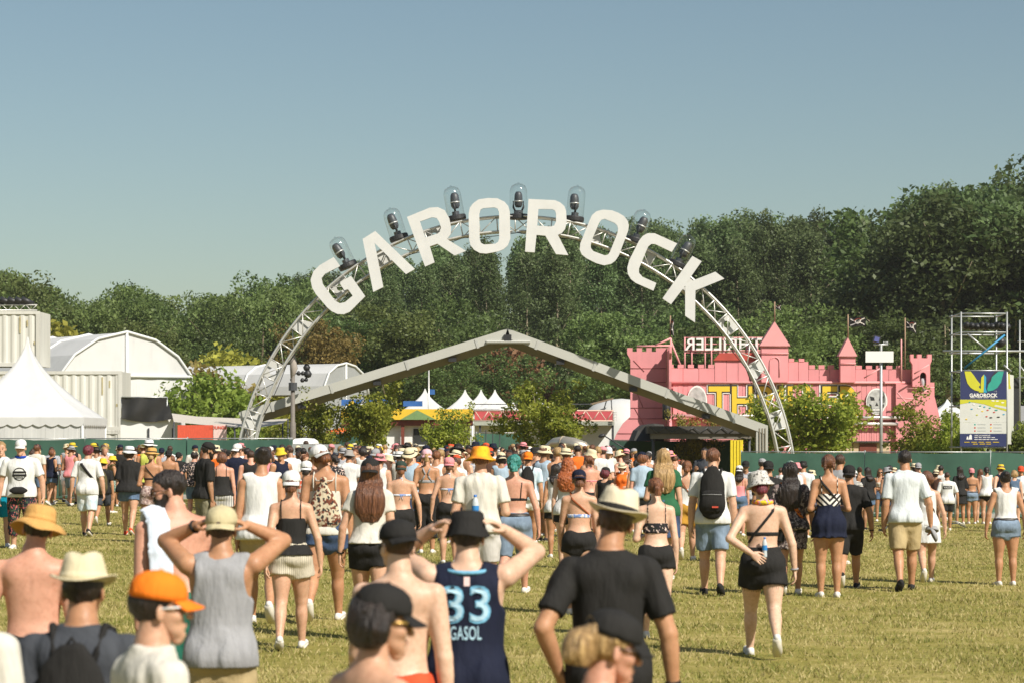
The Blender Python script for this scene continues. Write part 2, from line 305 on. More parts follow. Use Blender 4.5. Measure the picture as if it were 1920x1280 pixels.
def tree_proto(kind, i):
    k = (kind, i)
    if k in TREES: return TREES[k]
    rng = np.random.default_rng(100 * i + len(kind) * 7 + ord(kind[0]))
    if kind == 'poplar':
        H = 24.0; tb, e = trunk_mb(H * 0.93, 0.26, rng, 14, 3.4, 0.22, 0.25, 0.12); n = 120; z = 0.16 + 0.84 * rng.random(n) ** 0.80; prof = np.interp(z, [0.16, 0.3, 0.55, 0.8, 0.93, 1.0], [1.6, 2.6, 2.9, 2.2, 1.2, 0.25])
        a = rng.random(n) * 6.283; r = prof * (0.45 + 0.6 * rng.random(n)); c = np.stack([r * np.cos(a), r * np.sin(a), z * H * 0.975], 1); me = crown_mesh('crown', c, 0.75 + 0.45 * rng.random(n), 92, 0.155, rng, 0.3)
    elif kind == 'broad':
        H = 15.0; tb, e = trunk_mb(H * 0.8, 0.28, rng, 10, 4.6, 0.2, 0.5); L = 10; ce = np.stack([rng.normal(size=L) * 2.0, rng.normal(size=L) * 2.0, H * (0.40 + 0.48 * rng.random(L))], 1); ce[0] = (0, 0, H * 0.86); lr = 1.9 + 1.1 * rng.random(L); c = []
        for cc, rr in zip(ce, lr): dv = rng.normal(size=(13, 3)); dv /= np.linalg.norm(dv, axis=1)[:, None]; c.append(cc + dv * rr * (0.5 + 0.5 * rng.random((13, 1))))
        c = np.concatenate(c); n = len(c); me = crown_mesh('crown', c, 0.8 + 0.5 * rng.random(n), 92, 0.155, rng)
    elif kind == 'shrub':
        H = 5.0; tb, e = trunk_mb(H * 0.7, 0.10, rng, 7, 2.0, 0.12, 0.3); n = 60; dv = rng.normal(size=(n, 3)); dv /= np.linalg.norm(dv, axis=1)[:, None]; c = dv * np.array([2.0, 2.0, 2.0]) * (0.45 + 0.55 * rng.random((n, 1))) + np.array([0, 0, H * 0.52]); c[:, 2] = np.clip(c[:, 2], 0.5, H)
        me = crown_mesh('crown', c, 0.5 + 0.3 * rng.random(n), 75, 0.13, rng)
    else:   # young: planted sapling with several upswept limbs and leaves one can tell apart
        H = 4.2; mb = MB(); pts = []; base = Vector((0, 0, 0)); f = Vector((0.05, 0, 1.25)); mb.path([base, Vector((0.03, 0.02, 0.6)), f], [0.085, 0.07, 0.062], 8)
        for k in range(7):
            a = 6.283 * k / 7 + rng.normal() * 0.25; t = 0.9 + 0.7 * rng.random(); rad = 0.55 + 0.75 * rng.random(); top = 2.2 + 1.6 * rng.random(); p = [Vector((0.03, 0.01, t * 0.9 + 0.1)) if k else f]
            for s in (0.35, 0.7, 1.0): p.append(Vector((math.cos(a) * rad * s ** 0.8, math.sin(a) * rad * s ** 0.8, p[0].z + (top - p[0].z) * s)))
            mb.path(p, [0.038, 0.028, 0.018, 0.008], 6); pts += [p[1], p[2], p[3], p[2].lerp(p[3], 0.5), p[1].lerp(p[2], 0.5)]
            for q in range(3): b = p[1].lerp(p[3], rng.random()); ee = b + Vector((rng.normal() * 0.45, rng.normal() * 0.45, 0.2 + 0.3 * rng.random())); mb.path([b, b.lerp(ee, 0.5) + Vector((0, 0, 0.05)), ee], [0.014, 0.010, 0.005], 5); pts += [ee, b.lerp(ee, 0.6)]
        tb = mb; c = np.array([tuple(p) for p in pts]); c = np.concatenate([c, c + rng.normal(size=c.shape) * 0.25]); n = len(c); me = crown_mesh('crown', c, 0.22 + 0.17 * rng.random(n), 50 if i in (1, 3, 5, 6) else 34, 0.068, rng)
    TREES[k] = (tb, me, H); return TREES[k]
TMESH = {}
def tree(name, label, px, top, d, kind, i, lm, group=None, bark=None, wide=1.0, base=None, rot=None):
    tb, me, H = tree_proto(kind, i); x = PX(px, d); zg = float(ground_z(x, d)) if base is None else base; sc = (PZ(top, d) - zg) / (H * (1.0 if kind != 'broad' else 1.03))
    o = thing(name, label, 'tree', (x, d, zg), group, random.uniform(0, 6.28) if rot is None else rot); o.scale = (sc * wide, sc * wide, sc)
    if (kind, i) not in TMESH:
        t = tb.build('trunk', bark or BARK_D, o, True, off=Vector()); TMESH[(kind, i)] = t.data
    else:
        t = bpy.data.objects.new('trunk', TMESH[(kind, i)]); COL.objects.link(t); t.parent = o
    if not me.materials: me.materials.append(lm)
    c = bpy.data.objects.new('crown', me); COL.objects.link(c); c.parent = o; c.material_slots[0].link = 'OBJECT'; c.material_slots[0].material = lm; t.material_slots[0].link = 'OBJECT'; t.material_slots[0].material = bark or BARK_D
    return o
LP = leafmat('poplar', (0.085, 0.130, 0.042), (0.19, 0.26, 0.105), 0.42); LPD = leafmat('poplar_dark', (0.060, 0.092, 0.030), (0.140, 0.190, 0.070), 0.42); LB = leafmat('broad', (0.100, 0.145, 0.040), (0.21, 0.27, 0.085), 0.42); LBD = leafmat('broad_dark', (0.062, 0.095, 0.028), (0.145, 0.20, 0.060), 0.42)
LY = leafmat('yellow', (0.22, 0.21, 0.03), (0.44, 0.40, 0.08), 0.45); LO = leafmat('ochre', (0.20, 0.165, 0.04), (0.38, 0.30, 0.095), 0.45); LG = leafmat('bright', (0.13, 0.185, 0.028), (0.28, 0.34, 0.065), 0.45); LYG = leafmat('young', (0.17, 0.23, 0.030), (0.42, 0.45, 0.075), 0.5); LRD = leafmat('dry', (0.22, 0.12, 0.055), (0.38, 0.22, 0.10), 0.45)
SKY = [(-300, 500), (-60, 500), (0, 483), (40, 515), (70, 542), (130, 540), (180, 556), (220, 528), (265, 523), (320, 552), (370, 560), (410, 542), (460, 522), (520, 512), (570, 500), (640, 486), (760, 458), (860, 438), (940, 430), (1020, 420), (1100, 408), (1170, 398), (1240, 398), (1300, 392), (1400, 392), (1480, 388), (1560, 385), (1620, 398), (1680, 380), (1720, 366), (1760, 336), (1810, 330), (1850, 342), (1880, 322), (1920, 298), (2300, 300)]
skyl = lambda px: float(np.interp(px, [a for a, b in SKY], [b for a, b in SKY]))
rt = random.Random(11)
for row in range(6):
    d = 212 + row * 9.5; step = 4.4 * FPX / d; px = 520 + rt.uniform(0, step)
    while px < 1800:
        q = px + rt.uniform(-0.3, 0.3) * step; dd = d + rt.uniform(-2, 2); low = rt.uniform(0, 26) + (34 if row < 2 else 0) + (10 if row > 4 else 0)
        tree('poplar_tree', 'tall slender green poplar in the plantation behind the entrance arch', q, skyl(q) + low, dd, 'poplar', rt.randrange(5), LP if rt.random() < 0.72 else LPD, 'poplars of the plantation', BARK_P, rt.uniform(0.85, 1.15)); px += step
for row in range(3):
    d = 190 + row * 14; px = -330
    while px < 560:
        q = px + rt.uniform(-14, 14); tree('broadleaf_tree', 'dense green broadleaf tree in the wood behind the white tents', q, skyl(q) + rt.uniform(0, 14) + (18 if row == 0 else 0), d + rt.uniform(-4, 4), 'broad', rt.randrange(4), rt.choice([LB, LBD, LB]), 'broadleaf trees behind the tents', BARK_D, rt.uniform(0.85, 1.1)); px += 62
for row in range(3):
    d = 176 + row * 12; px = 1700 + row * 20
    while px < 2320:
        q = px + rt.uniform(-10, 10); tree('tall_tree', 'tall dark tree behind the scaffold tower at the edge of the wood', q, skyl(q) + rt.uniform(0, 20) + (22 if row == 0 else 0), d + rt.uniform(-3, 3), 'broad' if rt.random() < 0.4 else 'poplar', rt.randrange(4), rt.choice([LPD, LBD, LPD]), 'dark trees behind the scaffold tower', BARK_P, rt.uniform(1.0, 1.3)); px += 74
UND = [('round_tree', 'round ochre brown tree right of the left arch leg', 600, 600, 165, 'broad', 0, LO, 1.15), ('yellow_shrub', 'bright yellow green bush left of the arch leg', 452, 648, 160, 'shrub', 0, LY, 1.25), ('leafy_tree', 'green tree rising above the mid white pavilion roof', 760, 560, 172, 'broad', 1, LB, 1.25),
  ('leafy_tree', 'dark green tree just left of the canopy gable apex', 850, 545, 180, 'broad', 2, LBD, 1.2), ('leafy_tree', 'pale green feathery tree right of the canopy gable apex', 1130, 580, 170, 'broad', 3, LB, 1.2), ('dry_tree', 'reddish brown half dry tree under the canopy gable', 975, 640, 176, 'shrub', 1, LRD, 0.9),
  ('leafy_tree', 'dark tree under the letter K of the arch', 1240, 560, 185, 'broad', 1, LBD, 1.2), ('leafy_tree', 'green tree behind the tall pink castle turret', 1470, 560, 160, 'broad', 2, LB, 1.2), ('leafy_tree', 'green tree behind the small pink castle turret', 1570, 575, 165, 'broad', 0, LBD, 1.2), ('leafy_tree', 'dark green tree behind the right castle tower', 1680, 590, 160, 'broad', 3, LBD, 1.2),
  ('leafy_tree', 'bright green tree seen through the scaffold tower', 1850, 620, 125, 'broad', 1, LB, 1.0), ('leafy_tree', 'dark tree between the ochre tree and the arch', 690, 590, 178, 'broad', 3, LBD, 1.2), ('leafy_tree', 'dark tree left of the yellow green bush', 390, 640, 175, 'broad', 0, LBD, 1.1), ('leafy_tree', 'green tree above the ridge of the big white arched tent', 250, 590, 170, 'broad', 2, LB, 1.1), ('dry_tree', 'pale ochre bush right of the big white arched tent', 378, 668, 150, 'shrub', 2, LO, 1.1), ('shrub_tree', 'green bush beside the container stack', 95, 600, 170, 'shrub', 1, LY, 1.0),
  ('leafy_shrub', 'light green bush left of the arch foot, behind the awning', 395, 690, 118, 'shrub', 0, LG, 1.2), ('leafy_shrub', 'light green bush right against the left arch leg', 440, 712, 124, 'shrub', 2, LG, 1.0), ('leafy_shrub', 'low light green bush beside the arched tent wall', 350, 705, 126, 'shrub', 1, LG, 1.0), ('leafy_tree', 'green tree seen right of the canopy, above the pagoda tents', 880, 640, 168, 'broad', 2, LBD, 1.3), ('leafy_tree', 'olive green tree behind the left castle tower', 1195, 625, 168, 'broad', 3, LB, 1.3), ('leafy_tree', 'dark leafy tree behind the mirrored sign frame', 1330, 600, 170, 'broad', 0, LBD, 1.3)]
for nm, lb, px, tp, d, kd, i, lm, wd in UND: tree(nm, lb, px, tp, d, kd, i, lm, None, BARK_D, wd)
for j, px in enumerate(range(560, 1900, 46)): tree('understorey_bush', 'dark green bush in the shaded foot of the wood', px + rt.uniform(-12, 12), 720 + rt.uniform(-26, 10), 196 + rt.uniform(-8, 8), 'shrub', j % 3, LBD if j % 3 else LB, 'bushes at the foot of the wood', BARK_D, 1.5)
YG = [('young leafy tree just right of the left arch leg', 598, 742, 93, 0, LYG, 1.0), ('tall young tree below the left half of the canopy beam', 700, 712, 93, 1, LYG, 0.92), ('young tree in front of the yellow bar sign', 832, 746, 93, 2, LYG, 1.0), ('forked young tree in the centre before the silver tube', 1022, 706, 93, 3, LYG, 1.15),
  ('sparse yellow leaved young tree under the right canopy beam', 1306, 770, 96, 4, LY, 0.7), ('dense young tree right of the right arch leg', 1532, 704, 94, 5, LYG, 1.3), ('spreading young tree right of the zombie face sign', 1742, 752, 88, 6, LYG, 1.1), ('young tree cut by the right edge beside the banner', 1925, 768, 84, 1, LG, 1.0), ('young tree with leaves over the castle sign', 1416, 714, 95.5, 2, LYG, 0.7), ('little tree at the foot of the scaffold banner', 1800, 762, 86, 3, LYG, 0.9), ('young tree partly hidden behind the left arch leg', 545, 770, 98, 4, LYG, 1.1)]
for lb, px, tp, d, i, lm, wd in YG: tree('young_tree', lb, px, tp, d, 'young', i, lm, 'young trees planted before the stalls', BARK_P, wd, base=float(ground_z(PX(px, d), d)), rot=i * 1.3)

# ------------------------------------------------------------------ entrance arch: box truss, plates, letters
ALU = mat('aluminium', (0.62, 0.61, 0.57), 0.42, 0.08, 2.0, 0.55); PLATE = mat('white_plate', (0.60, 0.60, 0.57), 0.6, 0.06, 2.0, rnd=0.10); LETTER = mat('letter_white', (0.60, 0.60, 0.585), 0.6, 0.05, 1.5, rnd=0.03); BLACK = mat('black_plastic', (0.022, 0.022, 0.024), 0.5, 0.2, 12); DGREY = mat('dark_grey', (0.055, 0.058, 0.065), 0.45, 0.2, 10)
DA = 90.0; AS = FPX / DA
arch = thing('entrance_arch', 'great white truss arch with tall white lettering over the entrance', 'arch', (PX(966, DA), DA, 0))
def apt(ang, rad, y): return Vector((PX(966 + rad * math.sin(ang), DA), y, PZ(933 - rad * math.cos(ang), DA)))
RO, RI = 526.5, 498.5; A1 = R(90.5); FY, BY = DA - 0.27, DA + 0.27; NB = 48
angs = [-A1 + 2 * A1 * i / NB for i in range(NB + 1)]
for y in (FY, BY):
    for rad in (RO, RI):
        mb = MB(); mb.path([apt(-A1 + 2 * A1 * i / 120, rad, y) for i in range(121)], 0.042, 8); mb.build('chord', ALU, arch, True)
for i, a in enumerate(angs):
    mb = MB(); mb.tube(apt(a, RO, FY), apt(a, RI, FY), 0.026, n=6); mb.build('rung', ALU, arch, True); mb = MB(); mb.tube(apt(a, RO, FY), apt(a, RO, BY), 0.022, n=6); mb.build('cross_tube', ALU, arch, True)
    mb = MB(); mb.tube(apt(a, RI, FY), apt(a, RI, BY), 0.022, n=6); mb.build('cross_tube', ALU, arch, True)
    if i == NB: break
    b = angs[i + 1]; odd = i % 2
    mb = MB(); mb.tube(apt(a, RO if odd else RI, FY), apt(b, RI if odd else RO, FY), 0.020, n=6); mb.build('diagonal', ALU, arch, True)
    if i % 3 == 0:
        mb = MB(); mb.tube(apt(a, RI if odd else RO, BY), apt(b, RO if odd else RI, BY), 0.020, n=6); mb.build('diagonal', ALU, arch, True)
    if i % 3 == 1 and not 20 < i < 27:       # fabric plate with a round hole
        am = (a + b) / 2; c = apt(am, (RO + RI) / 2, 0); ux = (apt(b, 512, 0) - apt(a, 512, 0)); L = ux.length; ux.normalize(); uz = Vector((-ux.z, 0, ux.x)); hw, hh = L / 2 * 0.93, 0.25
        ow = [(-hw, -hh), (hw, -hh), (hw * (1 if odd else 0.3), hh), (-hw, hh)]; ol = [(c.x + ux.x * p + uz.x * q, c.z + ux.z * p + uz.z * q) for p, q in ow]; hl = [(c.x + ux.x * (0.13 * math.cos(t) - 0.04) + uz.x * 0.13 * math.sin(t), c.z + ux.z * (0.13 * math.cos(t) - 0.04) + uz.z * 0.13 * math.sin(t)) for t in np.linspace(0, 2 * math.pi, 15)[:-1]]
        mb = MB(); mb.poly(ol, [hl] if i % 2 else [], DA - 0.06, DA - 0.03); mb.build('plate', PLATE, arch)
LET = {
 'G': ([(626, 482.5), (600, 497.5), (588, 509), (582.5, 525), (585.5, 540), (592.5, 552), (613, 576), (622, 584), (633, 589), (645, 589.5), (656, 585), (685, 556), (658, 517.5), (637.5, 532), (646, 545), (652.5, 542.5), (661.5, 555), (647, 567), (637.5, 569), (628, 564), (605, 532.5), (603, 522), (610, 513.5), (638, 499.5)], []),
 'A': ([(703.75, 433.75), (680, 448.75), (700, 548), (718.75, 538.75), (702.5, 456.25), (761.25, 514.5), (778, 505)], []),
 'R': ([(763, 407.5), (806, 390), (821, 389), (834, 395), (842.5, 410), (846, 427.5), (845, 440), (838, 449), (873.75, 471), (852.5, 479.5), (820, 457.5), (806, 462.5), (815, 492.5), (797, 500.5)], [[(787.5, 416), (810, 408), (819, 409.5), (824, 417.5), (827, 427.5), (825, 435), (820, 439), (797.5, 446)]]),
 'O': ([(878.75, 402), (881, 390), (887, 382), (897.5, 374.5), (915, 372), (932.5, 372.5), (946, 379), (953, 387), (956, 398), (957, 448), (952, 461), (944, 468), (934, 472), (912, 476), (900, 475), (889, 469), (882, 460), (879.5, 448)], [[(898.75, 402), (901, 394), (906, 391), (927.5, 389.5), (933, 392), (935.75, 398.75), (936, 448), (934, 454), (929, 457.5), (907.5, 459), (902, 456), (899.5, 450)]]),
 'R2': ([(991, 373.75), (1040, 376), (1050, 380), (1058, 387), (1061.5, 396), (1062.5, 417.5), (1059.5, 430), (1054, 437), (1046, 441), (1065.5, 479), (1042.5, 477), (1022.5, 442.5), (1006, 441), (1002.5, 473.75), (984.5, 472.5)], [[(1009.5, 392.5), (1036, 393), (1041, 396), (1042.5, 402), (1042.5, 416), (1039, 423.5), (1032.5, 425.5), (1007.5, 423.75)]]),
 'O2': ([(1106, 412.5), (1110, 404), (1118, 397), (1130, 393.75), (1147.5, 395), (1160, 400), (1170, 406), (1177, 415), (1179, 424), (1177.5, 434), (1160, 480), (1154, 489), (1146, 495), (1132.5, 498), (1118, 494), (1100, 485), (1091, 478), (1087, 469), (1088, 457)], [[(1123.75, 417.5), (1128, 412.5), (1133.75, 411), (1152.5, 418.75), (1157, 423), (1158.75, 429), (1157.5, 438), (1143.75, 472.5), (1140, 478), (1134, 479.5), (1112.5, 471.5), (1108, 466), (1107.5, 460), (1110, 450)]]),
 'C': ([(1269.5, 457), (1259.5, 473), (1228, 458), (1221, 458), (1215, 463), (1211, 472.5), (1198, 504), (1198, 512), (1205, 520), (1230.5, 531), (1225, 545.5), (1192, 531), (1183, 524), (1177, 514), (1176, 502.5), (1180, 488), (1198, 452), (1205, 443), (1214, 438), (1227.5, 438)], []),
 'K': ([(1298, 480.5), (1315.5, 490.5), (1286.5, 531.5), (1341, 510), (1358, 523), (1303.75, 545), (1303, 605), (1284.5, 592.5), (1284.6, 536), (1258, 571), (1242, 560)], [])}
DL = DA - 0.55
for k, (o, hs_) in LET.items():
    cv = lambda lp: [(PX(x, DL), PZ(y, DL)) for x, y in lp]
    mb = MB(); mb.poly(cv(o), [cv(h_) for h_ in hs_], DL - 0.06, DL + 0.06); mb.build('letter', LETTER, arch)
for k in range(6):      # black supply cables looping along the inner side of the truss
    a0 = -1.25 + 0.42 * k; mb = MB(); mb.path([apt(a0 + 0.42 * t / 14, RI - 1.5 - 5.0 * math.sin(math.pi * (t % 7) / 7), BY - 0.1) for t in range(15)], 0.014, 5); mb.build('cable', BLACK, arch, True)
for px in (464, 1456):
    mb = MB(); x = PX(px, DA); zg = float(ground_z(x, DA)); mb.bbox((x - 0.7, DA - 0.7, zg), (x + 0.7, DA + 0.7, zg + 0.12)); mb.build('base_plate', ALU, arch)
GLASS = bpy.data.materials.new('clear_dome'); GLASS.use_nodes = True
_n, _l = GLASS.node_tree.nodes, GLASS.node_tree.links; _g = _n.new('ShaderNodeBsdfGlossy'); _g.inputs['Roughness'].default_value = 0.08; _t = _n.new('ShaderNodeBsdfTransparent'); _t.inputs[0].default_value = (0.955, 0.97, 0.97, 1); _m = _n.new('ShaderNodeMixShader'); _fr = _n.new('ShaderNodeLayerWeight'); _fr.inputs[0].default_value = 0.12
_ad = _n.new('ShaderNodeMath'); _ad.operation = 'ADD'; _ad.inputs[1].default_value = 0.02; _l.new(_fr.outputs['Facing'], _ad.inputs[0]); _l.new(_ad.outputs[0], _m.inputs[0]); _l.new(_t.outputs[0], _m.inputs[1]); _l.new(_g.outputs[0], _m.inputs[2]); _l.new(_m.outputs[0], _n['Material Output'].inputs[0])
LIGHTS = [(628, 447, 652, 498, 'above the letter G'), (731, 392, 748, 446, 'between the letters A and R'), (845, 351, 856, 409, 'between the first R and the first O'), (972, 345, 972, 407, 'at the very top of the arch'), (1083, 350, 1077, 411, 'between the second R and the second O'), (1208, 395, 1191, 451, 'between the second O and the C'), (1294, 443, 1270, 496, 'above the letter K')]
for tx, ty, bx_, by_, wh in LIGHTS:
    b = Vector((PX(bx_, DA), DA, PZ(by_, DA))); t = Vector((PX(tx, DA), DA, PZ(ty, DA))); up = (t - b).normalized(); M = up.to_track_quat('Z', 'Y').to_matrix(); Ld = (t - b).length
    o = thing('stage_light', 'moving head stage light under a clear dome ' + wh, 'stage light', b, 'domed stage lights on the arch')
    mb = MB(); mb.lathe([(0.0, -0.10), (0.34, -0.10), (0.36, -0.06), (0.36, 0.06), (0.33, 0.10), (0, 0.10)], b, 24, M); mb.build('base', BLACK, o)
    mb = MB(); mb.lathe([(0.325, 0.10), (0.325, Ld * 0.72), (0.31, Ld * 0.84), (0.25, Ld * 0.94), (0.13, Ld * 0.995), (0.05, Ld * 1.005), (0.03, Ld * 1.04), (0.0, Ld * 1.05)], b, 24, M); mb.build('dome', GLASS, o, True)
    mb = MB(); mb.lathe([(0, 0.10), (0.17, 0.10), (0.17, 0.24), (0, 0.24)], b, 12, M, 1.0, 0.8)
    mb.build('light_base', DGREY, o)
    for s in (-1, 1): mb = MB(); mb.path([b + M @ Vector((s * 0.12, 0, 0.22)), b + M @ Vector((s * 0.19, 0, 0.36)), b + M @ Vector((s * 0.185, 0, 0.58))], [0.04, 0.045, 0.03], 6); mb.build('yoke_arm', BLACK, o, True)
    tl = Matrix.Rotation(R(random.uniform(-8, 8)), 3, 'X'); mb = MB(); mb.lathe([(0, 0.34), (0.10, 0.35), (0.15, 0.45), (0.155, 0.68), (0.14, 0.83), (0.10, 0.92), (0.06, 0.94), (0, 0.94)], b, 16, M @ tl, 1.0, 1.1); mb.build('lamp_head', DGREY, o, True)
    mb = MB(); mb.lathe([(0.157, 0.56), (0.168, 0.57), (0.168, 0.60), (0.157, 0.61)], b, 16, M @ tl, 1.0, 1.1); mb.build('lamp_ring', ALU, o, True)

# ------------------------------------------------------------------ shallow gable canopy frame that spans the entrance
CAN = mat('canopy_grey', (0.44, 0.44, 0.40), 0.55, 0.05, 1.2); CANU = mat('canopy_shade_brown', (0.20, 0.175, 0.13), 0.8, 0.2, 1.2); DC = 91.6  # second tone: the beam's underside shade put into a darker brown
can = thing('canopy_frame', 'shallow grey gable beam spanning between the legs of the arch', 'canopy', (PX(950, DC), DC, 0))
pl, pa, pr_ = (447, 772), (952, 616), (1440, 797)
def beam(p0, p1, nm):
    a, b = P(p0[0], p0[1], DC), P(p1[0], p1[1], DC); H1 = 0.34; u = (b - a).normalized(); dn = Vector((u.z, 0, -u.x)); dn = dn if dn.z < 0 else -dn
    mb = MB(); sec = [(0, 0), (0, H1), (0.10, H1), (0.10, 0)]; vs = [a + dn * h_ + Vector((0, y, 0)) for y, h_ in sec] + [b + dn * h_ + Vector((0, y, 0)) for y, h_ in sec]; mb.add(vs, [(0, 1, 2, 3), (7, 6, 5, 4)] + [(k, (k + 1) % 4, (k + 1) % 4 + 4, k + 4) for k in range(4)]); mb.build('fascia', CAN, can)
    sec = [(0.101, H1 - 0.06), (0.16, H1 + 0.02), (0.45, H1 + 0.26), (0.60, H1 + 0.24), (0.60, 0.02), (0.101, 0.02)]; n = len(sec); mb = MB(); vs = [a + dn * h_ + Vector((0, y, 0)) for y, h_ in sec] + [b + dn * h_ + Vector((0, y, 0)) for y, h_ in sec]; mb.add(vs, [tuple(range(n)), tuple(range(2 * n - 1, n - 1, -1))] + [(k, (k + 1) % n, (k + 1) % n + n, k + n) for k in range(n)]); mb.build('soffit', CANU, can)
    for t in (0.22, 0.5, 0.78):
        q = a.lerp(b, t) + dn * (H1 + 0.16) + Vector((0, 0.2, 0)); mb = MB(); mb.box(q, (0.30, 0.22, 0.14)); mb.build('spot_lamp', BLACK, can)
    for t in (0.12, 0.34, 0.62, 0.88):
        q = a.lerp(b, t) + dn * 0.20; mb = MB(); mb.box(q + Vector((0, -0.012, 0)), (0.10, 0.02, 0.34), Matrix.Rotation(math.atan2(u.x, u.z) - R(90), 3, 'Y')); mb.build('splice_plate', ALU, can)
beam(pl, pa, 'l'); beam((952, 616), pr_, 'r')
mb = MB(); mb.tube(P(912, 641, DC - 0.05), P(994, 641, DC - 0.05), 0.07, n=6); mb.build('apex_tie', CAN, can)
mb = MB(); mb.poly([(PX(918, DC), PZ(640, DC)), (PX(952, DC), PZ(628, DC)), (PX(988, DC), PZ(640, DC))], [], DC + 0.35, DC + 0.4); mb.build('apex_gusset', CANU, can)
mb = MB(); mb.box(P(952, 634, DC), (0.28, 0.2, 0.26)); mb.build('apex_lamp', BLACK, can)
for (x0, x1, yt, zb) in ((453, 474, 776, 0.0), (1418, 1440, 797, -0.5)):
    a, b = P(x0, yt, DC), P(x1, yt, DC); mb = MB(); mb.bbox((a.x, DC + 0.02, zb), (b.x, DC + 0.50, a.z)); mb.build('post', CAN, can)
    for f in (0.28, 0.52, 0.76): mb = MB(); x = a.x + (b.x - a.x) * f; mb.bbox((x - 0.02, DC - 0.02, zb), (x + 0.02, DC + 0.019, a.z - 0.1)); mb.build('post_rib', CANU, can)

# ------------------------------------------------------------------ fences
GREEN = mat('fence_green', (0.048, 0.125, 0.088), 0.75, 0.22, 1.2, transl=0.15, rnd=0.10); GREEND = mat('fence_green_shaded', (0.022, 0.060, 0.040), 0.8, 0.2, 1.2); GALV = mat('galvanised', (0.46, 0.47, 0.46), 0.45, 0.12, 6, 0.6)  # second green is a shaded copy, its shade put into the colour
def fence(label, pts, h, zb, m, step=3.4, sag=0.05, seed=0):
    rg = random.Random(seed); a0 = Vector((pts[0][0], pts[0][1], 0)); f = thing('fence', label, 'fence', (a0.x, a0.y, zb))
    for (x0, y0), (x1, y1) in zip(pts[:-1], pts[1:]):
        L = math.hypot(x1 - x0, y1 - y0); n = max(1, round(L / step)); u = Vector((x1 - x0, y1 - y0, 0)) / L; nr = Vector((u.y, -u.x, 0))
        for i in range(n):
            p = Vector((x0, y0, 0)) + u * (L * i / n); wd = L / n; mb = MB(); cols, rows = 16, 6; vs = []; fs = []; ph = rg.uniform(0, 6)
            for r in range(rows + 1):
                for c in range(cols + 1):
                    s, t = c / cols, r / rows; dz = -sag * (math.sin(s * math.pi) ** 0.5) * (t > 0.99) * rg.uniform(0.4, 1.0); of = 0.02 * math.sin(s * 11 + ph + t * 3) + 0.012 * math.sin(s * 25 + t * 9 + ph); vs.append(p + u * (s * wd * 0.995) + nr * of + Vector((0, 0, zb + 0.04 + t * (h - 0.04) + dz)))
            for r in range(rows):
                for c in range(cols): k = r * (cols + 1) + c; fs.append((k, k + 1, k + cols + 2, k + cols + 1))
            mb.add(vs, fs); mb.build('mesh_panel', m, f, True, fixn=False)
            q = p - nr * 0.05; mb = MB(); mb.tube((q.x, q.y, zb), (q.x, q.y, zb + h + 0.06), 0.026, n=6); mb.build('post', GALV, f, True)
            mb = MB(); q2 = q + u * wd; mb.tube((q.x, q.y, zb + h + 0.01), (q2.x, q2.y, zb + h + 0.01), 0.020, n=6); mb.build('rail', GALV, f, True)
            if i % 2 == 0:
                mb = MB(); q3 = p + nr * 0.05; mb.box((q3.x, q3.y, zb + 0.07), (0.62, 0.22, 0.13)); mb.build('foot_block', mat('concrete', (0.36, 0.35, 0.33), 0.9, 0.15, 8), f)
    return f
fence('long green mesh fence before the white tents at the left', [(PX(-420, 79), 79.5), (PX(543, 79), 79)], 1.97, 0.0, GREEN, seed=1)
fence('green mesh fence along the right side below the castle', [(PX(1390, 80), 80), (PX(1858, 78.4), 78.4), (PX(2300, 78.4), 78.6)], 2.13, -0.60, GREEN, seed=2)
fence('short green fence return behind the gap left of the stalls', [(PX(543, 79), 79.05), (PX(552, 92), 92)], 1.95, 0.0, GREEN, seed=3)
fence('green hoarding in a shaded tone below the black stage canopy', [(PX(1143, 97), 97), (PX(1372, 97), 97)], 2.25, -0.35, GREEND, seed=4)
fence('green hoarding behind the food stalls', [(PX(594, 98), 98), (PX(692, 98), 98)], 2.2, 0.0, GREEN, seed=5)
fence('green screen below the white stall wall in the middle', [(PX(893, 101), 101), (PX(980, 101), 101)], 2.2, 0.0, GREEN, seed=6)
mb = MB(); a, b = P(543, 832, 84), P(640, 832, 84); hb = thing('grey_hoarding', 'plain grey hoarding panels right of the green fence corner', 'hoarding', (a.x, 84, 0))
for i in range(4):
    x0 = a.x + (b.x - a.x) * i / 4; x1 = a.x + (b.x - a.x) * (i + 1) / 4; mb = MB(); mb.bbox((x0 + 0.006, 84, 0), (x1 - 0.006, 84.06, a.z)); mb.build('panel', mat('grey_panel', (0.30, 0.31, 0.30), 0.7, 0.08), hb)
def barrier_proto():
    o = MB(); Wd, Hh = 2.2, 1.08; fr = MB(); fr.path([(-Wd / 2, 0, 0.22), (-Wd / 2, 0, Hh - 0.1), (-Wd / 2 + 0.1, 0, Hh), (Wd / 2 - 0.1, 0, Hh), (Wd / 2, 0, Hh - 0.1), (Wd / 2, 0, 0.22), (-Wd / 2, 0, 0.22)], 0.019, 6)
    bar = MB(); bar.tube((0, 0, 0.22), (0, 0, Hh), 0.008, n=5); ft = MB(); ft.path([(0, -0.32, 0.0), (0, -0.05, 0.12), (0, 0.05, 0.12), (0, 0.32, 0.0)], 0.017, 6); return fr, bar, ft
BPROTO = barrier_proto(); BM = [mb_.build('x', GALV, None, True) for mb_ in BPROTO]
BME = [o.data for o in BM]
for o in BM: bpy.data.objects.remove(o)
